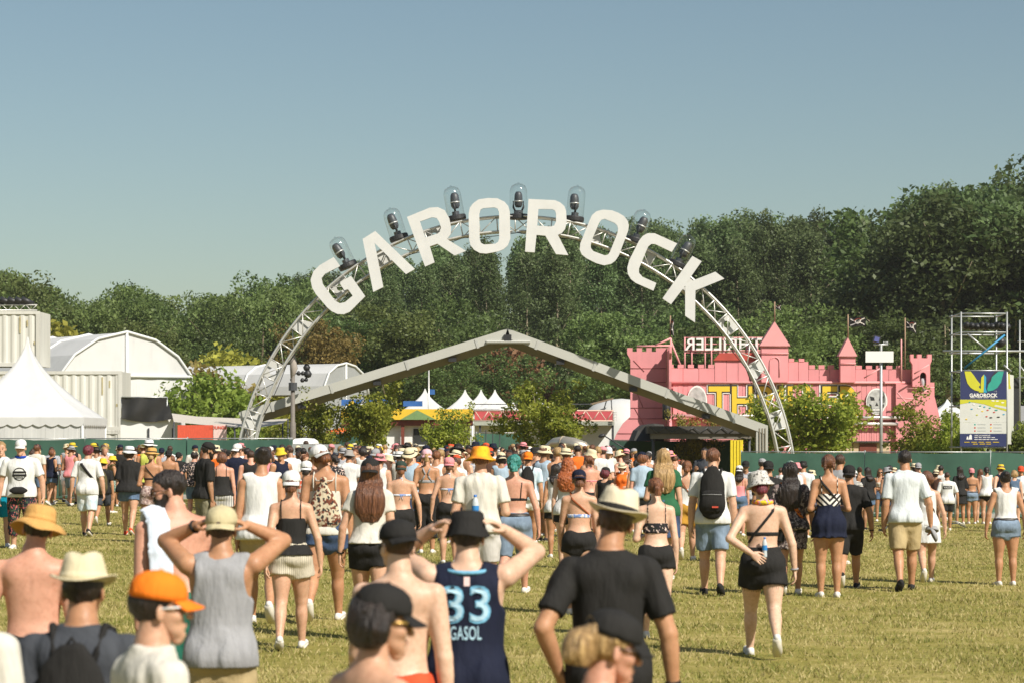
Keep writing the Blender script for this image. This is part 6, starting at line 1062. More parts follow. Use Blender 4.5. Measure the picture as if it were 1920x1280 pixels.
        if e.get('fringe') and lod < 2:
            mb = MB(); rg = random.Random(3)
            for (a, b, c), (th, ca) in zip(S['legs'], limbs):
                L1 = np.linalg.norm(b - a); M = th.M
                for i in range(46):
                    an = 2 * math.pi * i / 46; t = fr * L1 - 0.006; rr = np.interp(t, th.t, th.rx) + lo_ - 0.002; p = th.o + M[2] * t + (M[0] * math.cos(an) + M[1] * math.sin(an)) * rr
                    mb.tube(Vector(p), Vector(p + M[2] * rg.uniform(0.012, 0.035) + np.array([rg.uniform(-.006, .006), rg.uniform(-.006, .006), 0])), 0.0035, 0.0015, 3, False)
            out.append(('frayed_hem', np.array([tuple(x) for x in mb.v]), [list(f) for f in mb.f], 'bottom'))
    elif bk == 'skirt':
        ln = e.get('len', 0.16); gar('skirt', [torso.slice(-0.02 * H, e.get('waist', 0.075) * H, 0.02, 0.010, (False, True), k=0.03), Loft(S['hip'], T, np.array([-ln, -0.08, 0.0, 0.05]) * H, np.array([0.128, 0.122, 0.112, 0.096]) * H * w, np.array([0.108, 0.100, 0.088, 0.070]) * H, None, -0.006 * H * np.ones(4), (True, False), 0.03)] + bulge, 'bottom', wv=0.006, wf=(46, 46, 3))
    # --- shoes
    for i, (an, M) in enumerate(footM):
        q_ = H / 1.75
        if spec.get('shoes', 'shoe') == 'shoe':
            g = [Loft(an, M, np.array([-0.052, -0.01, 0.06, 0.12, 0.170]) * q_, np.array([0.034, 0.040, 0.042, 0.048, 0.034]) * q_, np.array([0.038, 0.042, 0.034, 0.024, 0.019]) * q_, None, np.array([-0.018, -0.012, -0.018, -0.026, -0.030]) * q_, k=0.01)]
            gar('shoe', g, 'shoe', wv=0, hh=min(h, 0.014)); mb = MB()
            pts = [(-0.036, -0.058), (0.036, -0.058), (0.042, 0.0), (0.046, 0.11), (0.032, 0.178), (-0.032, 0.178), (-0.046, 0.11), (-0.042, 0.0)]
            vs = [an + (M[0] * a + M[2] * b + M[1] * c) * q_ for c in (-0.036, -0.056) for a, b in pts]; n8 = 8
            out.append(('sole', np.array(vs), [list(range(7, -1, -1)), list(range(8, 16))] + [[k, (k + 1) % 8, (k + 1) % 8 + 8, k + 8] for k in range(8)], 'sole'))
    # --- hair
    hair = spec['hair']; hk = hair if isinstance(hair, str) else (hair[0] if hair else None); hx = lambda p: hd + Mh.T @ (np.array(p) * hs)
    if hk:
        HM = Mh; vol = {'short': 0.006, 'crop': 0.003, 'volume': 0.020}.get(hk, 0.009); sk = lambda a: [Ell(hx((0, -0.014, 0.036)), (np.array([0.077, 0.098, 0.086]) + a) * hs, HM, k=0.01)]
        loc = lambda X: ((X - hd) @ Mh.T) / hs
        fade = lambda X: (lambda q: np.maximum(np.maximum((q[..., 1] - (0.050 + 0.25 * np.clip(q[..., 2] - 0.03, 0, 0.1))) * 0.8, 0), 0))(loc(X))
        def hcut(X):
            q = loc(X); line = np.where(q[..., 1] > 0.0, 0.005 + 0.055 * sstep(0.0, 0.065, q[..., 1]), -0.035 - 0.038 * sstep(0.0, -0.07, q[..., 1]))
            return (line - q[..., 2]) * hs
        dz = lambda p: np.array([p[0], p[1], p[2]])
        long_z = {'bob': -0.04, 'long': -0.26, 'xlong': -0.46, 'dreads': -0.50, 'curly': -0.36}.get(hk)
        pr_ = sk(vol); cut = (hcut,); wvv, wff = 0.0036, (110, 110, 55)
        if hk == 'buzz': pr_ = sk(0.0025); wvv = 0
        if hk == 'volume': pr_.append(Ell(hx((0, -0.005, 0.085)), np.array([0.082, 0.098, 0.058]) * hs, HM, k=0.02)); wvv, wff = 0.006, (70, 70, 60)
        if hk == 'bun': pr_.append(Ell(hx((0.004, -0.088, 0.085)), np.array([0.048, 0.044, 0.046]) * hs, HM, k=0.012)); wvv = 0.003
        if hk == 'lowbun': pr_.append(Ell(hx((0, -0.120, -0.035)), np.array([0.055, 0.050, 0.058]) * hs, HM, k=0.012)); wvv = 0.004
        if hk == 'bigbun': pr_.append(Ell(hx((0, -0.128, -0.015)), np.array([0.070, 0.066, 0.082]) * hs, HM, k=0.012)); wvv, wff = 0.005, (90, 90, 50)
        if hk in ('pony', 'teal'):
            r0 = 0.030 if hk == 'pony' else 0.045; a = hx((0, -0.105, 0.045 if hk == 'pony' else 0.02)); b = a + np.array([0, -0.045, -0.04]) * hs; c = b + np.array([0.01, -0.005, -0.12]) * hs; d_ = c + np.array([0.012, 0.02, -0.11]) * hs
            pr_ += [cap_(a, b, 0.022, r0, 0.012), cap_(b, c, r0, r0 * 1.1, 0.012)] + ([cap_(c, d_, r0 * 1.1, 0.012, 0.012)] if hk == 'pony' else [])
            if hk == 'teal': pr_.append(Ell(hx((0, -0.05, 0.06)), np.array([0.088, 0.09, 0.085]) * hs, HM, k=0.02)); wvv, wff = 0.007, (80, 80, 60)
            else: wvv, wff = 0.005, (100, 60, 26)
        if hk == 'braids':
            for s in (-1, 1):
                for i in range(9): pr_.append(Ell(hx((s * (0.040 + 0.004 * i), -0.088 - 0.006 * min(i, 3) + 0.004 * max(0, i - 4), 0.075 - 0.030 * i)), np.array([0.022, 0.020, 0.020]) * hs * (1.0 - 0.03 * i), k=0.006))
            wvv = 0.003
        if long_z is not None:
            zb = hd[2] + long_z * hs * 1.0; x0 = 0.075 * hs; n_ = 9; zt = hd[2] + 0.04; zs = np.linspace(zb, zt, n_)
            back = np.array([torso.o[1] + (torso.M[1] * np.interp((z - S['hip'][2]), torso.t, torso.cy - torso.ry)).tolist()[1] if z < nb[2] + 0.02 else hd[1] - 0.05 for z in zs])
            back = np.minimum(back, hd[1] - 0.052 * hs); fr = (zs - zb) / (zt - zb)
            wd = (0.082 + {'xlong': 0.070, 'curly': 0.075, 'dreads': 0.05, 'long': 0.035, 'bob': 0.028}[hk] * np.sin(np.clip(1 - fr, 0, 1) * 2.2)) * hs; dp = (0.034 + {'curly': 0.045, 'dreads': 0.03}.get(hk, 0.022) * np.sin(np.clip(1 - fr, 0, 1) * 2.5)) * hs
            if hk in ('xlong', 'long', 'dreads'): wd[0] *= 0.62; dp[0] *= 0.5; wd[1] *= 0.9
            pr_.append(Loft((hd[0], 0, 0), np.eye(3), zs, wd, dp, None, back - 0.012, (False, False), 0.03)); 
            pr_.append(Ell(hx((0, -0.035, 0.015)), np.array([0.088, 0.085, 0.095]) * hs, HM, k=0.03))
            lowcut = lambda X: np.where(loc(X)[..., 1] > -0.005, hcut(X) * 1.0, -1.0)
            cut = (lowcut,); wvv, wff = {'curly': (0.009, (75, 75, 75)), 'dreads': (0.013, (95, 60, 10)), 'xlong': (0.0075, (85, 60, 7)), 'long': (0.006, (85, 60, 8)), 'bob': (0.004, (80, 60, 14))}[hk]
        hv_, hq_ = polygonize(pr_, {0: 0.0068, 1: 0.0085, 2: 0.012, 3: 0.018, 4: 0.022}[lod], cut, (), wvv if lod < 3 else wvv * 0.7, len(hk) * 7, wff)
        if len(hq_): out.append(('hair', hv_, hq_, 'hair'))
    if spec.get('beard'):
        def bc(X):
            q = ((X - hd) @ Mh.T) / hs; return np.maximum(np.maximum(q[..., 2] + 0.030 - 0.30 * np.abs(q[..., 0]), (0.070 - q[..., 1]) * 0 + (-0.005 - q[..., 1])), -(np.linalg.norm((q - np.array([0, 0.100, -0.062])) / np.array([0.022, 0.03, 0.008]), axis=-1) - 1) * 0.008) * hs
        pr_ = [Loft(hd, Mh, np.array([-0.112, -0.085, -0.05, -0.01]) * hs, np.array([0.030, 0.051, 0.0625, 0.0695]) * hs, np.array([0.030, 0.045, 0.060, 0.069]) * hs, None, np.array([0.059, 0.046, 0.0325, 0.020]) * hs, k=0.02), Ell(hx((0, 0.080, -0.050)), np.array([0.032, 0.018, 0.012]) * hs, Mh, k=0.01)]
        v, q = polygonize(pr_, 0.006 if lod < 2 else 0.011, (bc,), (), 0.0012, 3, (200, 200, 200)); out.append(('beard', v, q, 'beard'))
    # --- hats, in head space
    hat = spec['hat']; 
    if hat:
        hk = hat[0]; tilt = spec.get('hatt') or {'cap': -10, 'capback': 8}.get(hk, -6)
        Mt = np.array(Matrix.Rotation(R(tilt), 3, 'X')); big = hat[1] if len(hat) > 1 and isinstance(hat[1], float) else 1.0
        up_ = spec.get('hatup', 0.0); hz = lambda vs: ((np.array([tuple(x) for x in vs]) @ Mt.T) * big + np.array([0, -0.008, 0.042 + up_])) * hs @ Mh + hd
        N = {0: 40, 1: 30, 2: 20, 3: 12, 4: 10}[lod]
        def lath(name, prof, slot, sx=0.90, sy=1.08, fn=None):
            mb = MB(); mb.lathe(prof, (0, 0, 0), N, None, sx, sy, fn); out.append((name, hz(mb.v), [list(f) for f in mb.f], slot))
        if hk in ('cap', 'capback'):
            sg = 1 if hk == 'cap' else -1
            prof = [(0.098, 0.000), (0.103, 0.0), (0.103, 0.022), (0.099, 0.048), (0.084, 0.076), (0.058, 0.094), (0.026, 0.103), (0.008, 0.105), (0.008, 0.109), (0.0, 0.110)]
            mb = MB(); hole = (lambda p, a, r: p)
            mb.lathe(prof, (0, 0, 0), N, None, 0.90, 1.06)
            fs = [f for f in mb.f if not (lod < 3 and all(mb.v[i][2] < 0.05 and mb.v[i][2] > -0.001 and mb.v[i][1] * sg < -0.078 and abs(mb.v[i][0]) < 0.052 and mb.v[i][2] > 0.0 for i in f) and False)]
            out.append(('cap', hz(mb.v), [list(f) for f in fs], 'hat'))
            if lod < 3:   # opening and strap at the back of the cap
                mb = MB(); arc = [(0.047 * math.cos(t), -sg * (0.1090 - 0.2 * (0.047 * math.cos(t))**2 * 10 * 0.5), 0.012 + 0.040 * math.sin(t)) for t in np.linspace(0, math.pi, 10)]
                rows = [arc, [(x * 0.55, -sg * (0.1125 - 0.004 * abs(i - 4.5) / 4.5), 0.012 + (z - 0.012) * 0.45) for i, (x, y, z) in enumerate(arc)]]
                arc2 = [(x, -sg * (math.sqrt(max(0, 1 - (x / 0.093)**2)) * (0.1108 - 0.10 * max(0, z - 0.022)) + 0.0005), z) for x, y, z in arc]
                mb.add([Vector(p) for p in arc2], [tuple(range(len(arc2)))]); out.append(('cap_opening', hz(mb.v), [list(f) for f in mb.f], 'hair'))
            mb = MB(); ring = []
            for j, ext in enumerate((0.0, 0.35, 0.7, 1.0)):
                row = []
                for i in range(13):
                    a = R(-62 + 124 * i / 12); bx_, by_ = 0.091 * math.sin(a), 0.107 * math.cos(a); L = 0.070 * (math.cos(a * 0.9) ** 0.6) * ext
                    row.append((bx_ * (1 + 0.02 * ext), sg * (by_ + L), 0.012 - 0.020 * ext - 0.012 * (bx_ / 0.09)**2 * (1 + ext)))
                ring.append(row)
            vs = [p for r_ in ring for p in r_]; vs += [(x, y, z - 0.004) for x, y, z in vs]; nn = 13 * 4; fs = []
            for j in range(3):
                for i in range(12): a = j * 13 + i; fs += [(a, a + 1, a + 14, a + 13), (a + nn, a + 13 + nn, a + 14 + nn, a + 1 + nn)]
            for i in range(12): a = 39 + i; fs.append((a, a + 1, a + 1 + nn, a + nn))
            mb.add([Vector(p) for p in vs], fs); out.append(('visor', hz(mb.v), [list(f) for f in mb.f], 'hat'))
        elif hk == 'bucket':
            br = hat[2] if len(hat) > 2 else 0.148
            wob = lambda p, a, r: Vector((p.x, p.y, p.z + (0.006 * math.sin(3 * a + 1) if r > 0.125 else 0)))
            lath('hat', [(0.10, 0.004), (br - 0.004, -0.038), (br, -0.036), (br, -0.033), (0.106, 0.012), (0.100, 0.05), (0.091, 0.086), (0.076, 0.096), (0.03, 0.100), (0, 0.101)], 'hat', fn=wob)
        elif hk == 'straw':
            br = hat[2] if len(hat) > 2 else 0.19; dr = hat[3] if len(hat) > 3 else 0.03
            wob = lambda p, a, r: Vector((p.x, p.y, p.z + (0.016 * math.sin(2 * a + 0.6) + 0.008 * math.sin(5 * a)) * max(0, (r - 0.11) / 0.08)))
            lath('hat', [(0.098, 0.004), (0.14, -0.006), (br, -dr), (br + 0.002, -dr + 0.003), (0.14, 0.002), (0.106, 0.010), (0.104, 0.05), (0.098, 0.085), (0.080, 0.102), (0.04, 0.107), (0, 0.106)], 'hat', fn=wob)
            lath('hat_band', [(0.1065, 0.010), (0.1085, 0.012), (0.107, 0.034), (0.1045, 0.035)], 'band')
        elif hk == 'fedora':
            br = hat[2] if len(hat) > 2 else 0.145
            def pinch(p, a, r):
                z = p.z; y = p.y; x = p.x
                if z > 0.07: z -= 0.020 * math.exp(-(x / 0.03)**2) * (1 if r < 0.085 else 0.6); x *= 0.95 - 0.25 * max(0, y / 0.1) * (z - 0.06) / 0.06
                if r > 0.115: z += 0.030 * (x / br)**2 * 1.2 - 0.012 * max(0, y / br) + 0.006
                return Vector((x, y, z))
            lath('hat', [(0.098, 0.002), (0.125, -0.004), (br, -0.008), (br + 0.002, -0.003), (0.125, 0.002), (0.106, 0.008), (0.103, 0.045), (0.096, 0.085), (0.085, 0.115), (0.060, 0.126), (0.025, 0.126), (0, 0.125)], 'hat', fn=pinch)
            lath('hat_band', [(0.1065, 0.008), (0.1085, 0.010), (0.1065, 0.036), (0.104, 0.037)], 'band')
    if spec.get('glasses'):
        mb = MB()
        fr_ = lambda x, y, z: hx((x, y, z))
        for s in (-1, 1):
            ring = [(s * 0.033 + 0.026 * math.cos(a), 0.1025 - 0.25 * abs(s * 0.033 + 0.026 * math.cos(a)) , 0.002 + 0.020 * math.sin(a)) for a in np.linspace(0, 2 * math.pi, 13)[:-1]]
            vs = [fr_(*p) for p in ring] + [fr_(p[0], p[1] - 0.005, p[2]) for p in ring]; mb.add([Vector(p) for p in vs], [tuple(range(12)), tuple(range(23, 11, -1))] + [(k, (k + 1) % 12, (k + 1) % 12 + 12, k + 12) for k in range(12)])
            out.append(('lens', np.array([tuple(x) for x in mb.v]), [list(f) for f in mb.f], 'lens')); mb = MB()
        mb = MB()
        for s in (-1, 1): mb.path([tuple(fr_(s * 0.060, 0.088, 0.010)), tuple(fr_(s * 0.079, 0.06, 0.012)), tuple(fr_(s * 0.083, -0.01, 0.010))], 0.0042, 6)
        mb.path([tuple(fr_(-0.02, 0.101, 0.010)), tuple(fr_(0.02, 0.101, 0.010))], 0.003, 6)
        for s in (-1, 1): mb.path([tuple(fr_(s * 0.033 + 0.0265 * math.cos(a), 0.1045 - 0.25 * abs(s * 0.033 + 0.026 * math.cos(a)), 0.002 + 0.0205 * math.sin(a))) for a in np.linspace(0, 2 * math.pi, 14)], 0.0026, 5)
        out.append(('glasses_frame', np.array([tuple(x) for x in mb.v]), [list(f) for f in mb.f], 'frame'))
    if spec.get('eyes'):
        mb = MB()
        for s in (-1, 1):
            mb = MB(); c = hx((s * 0.032, 0.0795, 0.000)); mb.lathe([(0.0001, -0.0115), (0.007, -0.009), (0.0115, 0), (0.007, 0.009), (0.0001, 0.0115)], c, 10)
            out.append(('eye', np.array([tuple(x) for x in mb.v]), [list(f) for f in mb.f], 'eye'))
            mb = MB(); mb.path([tuple(hx((s * 0.014, 0.0925, 0.020))), tuple(hx((s * 0.032, 0.090, 0.026))), tuple(hx((s * 0.050, 0.077, 0.021)))], [0.003, 0.0045, 0.002], 5)
            out.append(('eyebrow', np.array([tuple(x) for x in mb.v]), [list(f) for f in mb.f], 'hair'))
        mb = MB(); mb.lathe([(0.0001, -0.003), (0.020, -0.001), (0.020, 0.001), (0.0001, 0.003)], hx((0, 0.0815, -0.0635)), 12, None, 1.0, 0.72); out.append(('lips', np.array([tuple(x) for x in mb.v]), [list(f) for f in mb.f], 'lip'))
    for ex in spec.get('extra') or ():
        if ex[0] == 'cross':      # strap across the back from one shoulder to the other hip
            s = ex[1]; z0 = ex[2] if len(ex) > 2 else 0.06; rr = ex[3] if len(ex) > 3 else 0.016; of = ex[4] if len(ex) > 4 else 0.016; pts = [surf(-s * 0.085, z0, off=of)] + [surf(s * (-0.085 + 0.145 * t), z0 + (0.29 - z0) * t, off=of) for t in (0.2, 0.4, 0.6, 0.8, 0.93)] + [S['tw'](s * 0.062 * H, -0.015 * H, 0.330 * H), S['tw'](s * 0.05 * H, 0.03 * H, 0.322 * H), surf(0.0, 0.2, 1, 0.03), surf(-s * 0.08, z0 + 0.02, 1, 0.02)]
            mb = MB(); 
            P_ = [Vector(p) for p in pts]; vs = []; fs = []
            for i, p in enumerate(P_):
                t = (P_[min(i + 1, len(P_) - 1)] - P_[max(i - 1, 0)]).normalized(); nrm_ = Vector(T[1]) * (-1 if i < 6 else (1 if i > 7 else 0)) + Vector(T[2]) * (1 if 5 <= i <= 7 else 0); sd_ = t.cross(nrm_).normalized(); n2 = sd_.cross(t).normalized()
                for a, b in ((-rr, -0.003), (rr, -0.003), (rr, 0.003), (-rr, 0.003)): vs.append(p + sd_ * a + n2 * b)
            for i in range(len(P_) - 1):
                for k in range(4): fs.append((i * 4 + k, i * 4 + (k + 1) % 4, i * 4 + 4 + (k + 1) % 4, i * 4 + 4 + k))
            mb.add(vs, fs); out.append(('bag_strap', np.array([tuple(x) for x in mb.v]), [list(f) for f in mb.f], 'strap'))
        elif ex[0] == 'choker':
            strap([S['tw'](0.047 * H * math.cos(a), -0.006 * H + 0.045 * H * math.sin(a), 0.327 * H) for a in np.linspace(0, 2 * math.pi, 12)], ex[1], ex[2], ex[3])
        elif ex[0] == 'wrist':
            sj, el, wr, pn, tb, cu = S['arms'][0 if ex[1] < 0 else 1]; wd = nrm(wr - el); F_ = frame(wd); rr = 0.0175 * H * 0.92 + 0.004
            strap([wr - wd * 0.02 + (F_[0] * math.cos(a) + F_[1] * math.sin(a)) * rr for a in np.linspace(0, 2 * math.pi, 12)], ex[2], ex[3], 'wristband')
        elif ex[0] == 'towel':
            s = ex[1]; g = []
            path = [S['tw'](s * 0.085 * H, -0.075 * H, 0.05 * H), S['tw'](s * 0.085 * H, -0.078 * H, 0.20 * H), S['tw'](s * 0.08 * H, -0.055 * H, 0.305 * H), S['tw'](s * 0.075 * H, -0.005 * H, 0.345 * H), S['tw'](s * 0.075 * H, 0.06 * H, 0.29 * H), S['tw'](s * 0.075 * H, 0.10 * H, 0.16 * H), S['tw'](s * 0.07 * H, 0.10 * H, 0.0)]
            for a, b in zip(path[:-1], path[1:]): L = np.linalg.norm(b - a); g.append(Loft(a, frame(b - a, T[0]), [0, L], [0.020, 0.020], [0.075, 0.075], k=0.03))
            gar('towel', g, 'towel', wv=0.005, wf=(60, 60, 14))
    G.parts = []
    for name, v, q, slot in out:
        if isinstance(q, np.ndarray): me = npmesh(name, v, q)
        else:
            me = bpy.data.meshes.new(name); me.from_pydata(np.asarray(v, float).tolist(), [], [list(map(int, f)) for f in q]); bm = bmesh.new(); bm.from_mesh(me); bmesh.ops.recalc_face_normals(bm, faces=bm.faces); bm.to_mesh(me); bm.free()
        me.polygons.foreach_set('use_smooth', [True] * len(me.polygons)); me.materials.append(None); G.parts.append((name, me, slot))
    GEO[key] = G; return G
SKINS = {'fair': (0.58, 0.355, 0.240), 'pale': (0.66, 0.45, 0.33), 'tan': (0.46, 0.250, 0.140), 'olive': (0.36, 0.20, 0.115), 'brown': (0.18, 0.09, 0.055), 'pink': (0.60, 0.33, 0.235)}
HAIRS = {'brown': ((0.055, 0.026, 0.014), None), 'dark': ((0.018, 0.011, 0.008), None), 'blond': ((0.36, 0.22, 0.09), (0.62, 0.42, 0.19)), 'red': ((0.34, 0.085, 0.02), (0.55, 0.17, 0.05)),
         'chestnut': ((0.12, 0.045, 0.02), (0.26, 0.11, 0.05)), 'teal': ((0.03, 0.20, 0.17), (0.10, 0.38, 0.33)), 'crimson': ((0.13, 0.015, 0.025), None), 'auburn': ((0.16, 0.055, 0.02), (0.36, 0.15, 0.05))}
DEF = dict(sex='m', legs='stand', arms=('hang', 'hang'), head=(0, 0, 0), lean=(2, 0), build=1.0, top=None, bottom=None, hair='short', hat=None, lod=1, shoes='shoe')
def person(label, px=None, d=None, top_py=None, yaw=0.0, height=None, mats=None, group=None, loc=None, **kw):
    """mats: slot -> material; yaw 0 = back to the camera, 180 = facing it, -90 = facing right"""
    spec = dict(DEF); spec.update(kw); G = person_geo(spec); mats = dict(mats or {})
    x = PX(px, d) if loc is None else loc[0]; y = d if loc is None else loc[1]; zg = float(ground_z(x, y))
    topz = max(max(vv.co.z for vv in me.vertices) for n_, me, s_ in G.parts if n_ in ('body', 'hair', 'hat', 'cap')) if not hasattr(G, 'topz') else G.topz
    G.topz = topz; hh = height or (PZ(top_py, d) - zg); sc = hh / topz
    o = thing('person', label, 'person', (x, y, zg), group, R(yaw)); o.scale = (sc, sc, sc)
    dm = {'skin': skin(*SK('fair')), 'hair': HM_('brown'), 'sole': mat('sole_pale', (0.62, 0.58, 0.50)), 'shoe': cloth('shoe_white', (0.70, 0.67, 0.62)), 'eye': mat('eye', (0.25, 0.20, 0.18), 0.2, 0.5, 60), 'lip': mat('lip', (0.42, 0.16, 0.13), 0.45),
          'lens': mat('dark_lens', (0.02, 0.018, 0.016), 0.12, 0.0), 'frame': mat('dark_frame', (0.03, 0.025, 0.02), 0.35, 0.0), 'belt': mat('belt', (0.025, 0.02, 0.018), 0.5), 'strap': cloth('black', (0.02, 0.019, 0.018)), 'beard': HM_('dark'), 'band': cloth('black', (0.02, 0.019, 0.018))}
    dm.update(mats); kids = {}
    for name, me, slot in G.parts:
        ob = bpy.data.objects.new(name, me); COL.objects.link(ob)
        par = o
        if name in ('sole',) and 'shoe' in kids: par = kids['shoe']
        if name in ('hat_band',) and 'hat' in kids: par = kids['hat']
        if name in ('visor', 'cap_opening') and 'cap' in kids: par = kids['cap']
        if name in ('lenses',): pass
        ob.parent = par; OFF[ob.name] = Vector(); kids[name] = ob
        if name == 'frayed_hem': ob['kind'] = 'stuff'
        s = ob.material_slots[0]; s.link = 'OBJECT'; s.material = dm.get(slot) or dm.get('top')
    o_ = Person(); o_.o = o; o_.G = G; o_.kids = kids; o_.sc = sc; o_.yaw = R(yaw); o_.loc = Vector((x, y, zg)); return o_
def SK(k): return (k, SKINS[k])
def HM_(k): return hairmat(k, *HAIRS[k])
def world_of(p, local):
    v = Vector(local) * p.sc; c, s = math.cos(p.yaw), math.sin(p.yaw); return p.loc + Vector((v.x * c - v.y * s, v.x * s + v.y * c, v.z))
# ------------------------------------------------------------------ fabrics
C = lambda k, c, *a, **kw: cloth(k, c, *a, **kw)
WHITE = C('white', (0.66, 0.655, 0.635)); OFFW = C('off_white', (0.60, 0.57, 0.50)); BLK = C('black', (0.02, 0.019, 0.018)); CHAR = C('charcoal', (0.055, 0.06, 0.07)); NAVYC = C('navy', (0.010, 0.013, 0.030)); GREYM = C('grey_marl', (0.30, 0.30, 0.31)); KHAKI = C('khaki', (0.44, 0.34, 0.18)); DEN = C('denim', (0.085, 0.130, 0.205), 'denim'); DEN2 = C('denim_pale', (0.155, 0.205, 0.27), 'denim'); DEND = C('denim_dark', (0.04, 0.065, 0.125), 'denim')
CREAM = C('cream_straw', (0.62, 0.54, 0.36), 'straw'); STRAW = C('gold_straw', (0.55, 0.31, 0.10), 'straw'); TANC = C('tan_cap', (0.52, 0.45, 0.27)); ORC = C('orange_cap', (0.85, 0.20, 0.015)); GREEN_S = C('green_shorts', (0.02, 0.13, 0.09)); RED_S = C('red_shorts', (0.62, 0.08, 0.03)); TURQ = C('turquoise', (0.0, 0.24, 0.36)); STRIPE = C('cream_stripe', (0.62, 0.56, 0.44), 'stripes_v', (0.38, 0.34, 0.27), sc=1.6); MUST = C('mustard', (0.42, 0.22, 0.03)); FLOR = C('dark_floral', (0.022, 0.02, 0.026), 'floral', (0.02, 0.022, 0.02), (0.72, 0.55, 0.48), sc=1.1); FLOR2 = C('trouser_floral', (0.02, 0.02, 0.03), 'floral', (0.05, 0.08, 0.05), (0.55, 0.14, 0.14), sc=0.9); CAMO = C('leaf_camo', (0.10, 0.19, 0.16), 'camo', (0.34, 0.38, 0.32), (0.06, 0.10, 0.08)); TIE = C('orange_yellow_dye', (0.80, 0.24, 0.03), 'tiedye', (0.66, 0.42, 0.02)); FUZZ = C('fuzzy_leopard', (0.50, 0.48, 0.45), 'floral', (0.56, 0.54, 0.50), (0.06, 0.055, 0.05), sc=1.6); CHEV = C('chevron', (0.78, 0.74, 0.68), 'chevron', (0.018, 0.018, 0.02), sc=0.42); KIM = C('kimono_print', (0.06, 0.045, 0.045), 'floral', (0.20, 0.15, 0.14), (0.40, 0.33, 0.30), sc=0.8); BLUEW = C('blue_white', (0.66, 0.68, 0.74), 'floral', (0.18, 0.28, 0.55), sc=1.4); PINKC = C('pink_cap', (0.72, 0.26, 0.28)); ROSE = C('dusty_patterned', (0.36, 0.25, 0.22), 'floral', (0.50, 0.40, 0.36), (0.16, 0.10, 0.10)); LBLUE = C('light_blue', (0.36, 0.46, 0.56)); TEALW = C('teal', (0.02, 0.32, 0.27)); REDW = C('red_white_flowers', (0.70, 0.66, 0.62), 'floral', (0.62, 0.10, 0.05)); HSTR = C('navy_white_hoops', (0.70, 0.70, 0.70), 'stripes_h', (0.03, 0.04, 0.10), sc=0.9); ORANGE = C('orange_tee', (0.72, 0.15, 0.02)); TIEB = C('pale_blue_dye', (0.46, 0.58, 0.64), 'tiedye', (0.70, 0.72, 0.72)); YELH = C('yellow_hat', (0.66, 0.48, 0.04)); BOTG = C('bottle_green', (0.025, 0.11, 0.05)); NECK = C('neckerchief', (0.01, 0.05, 0.32)); LEI = C('lei', (0.75, 0.20, 0.03), 'floral', (0.72, 0.55, 0.03), (0.35, 0.20, 0.60), sc=1.2); TWL = C('towel', (0.58, 0.64, 0.72)); SHOEB = C('shoe_black', (0.025, 0.024, 0.024)); BRNS = C('brown_strap', (0.28, 0.08, 0.03)); ETHN = C('woven_bag', (0.56, 0.48, 0.34), 'floral', (0.16, 0.05, 0.03), (0.03, 0.03, 0.03), sc=1.0)
S_ = {k: skin(k, c) for k, c in SKINS.items()}; H_ = {k: HM_(k) for k in HAIRS}
def pp(label, px, tpy, s, yaw=0, sk='fair', hr='brown', m=None, **kw):
    mm = {'skin': S_[sk], 'hair': H_[hr]}; mm.update(m or {}); return person(label, px, FPX / s, tpy, yaw, mats=mm, **kw)
T = 'top'; B = 'bottom'
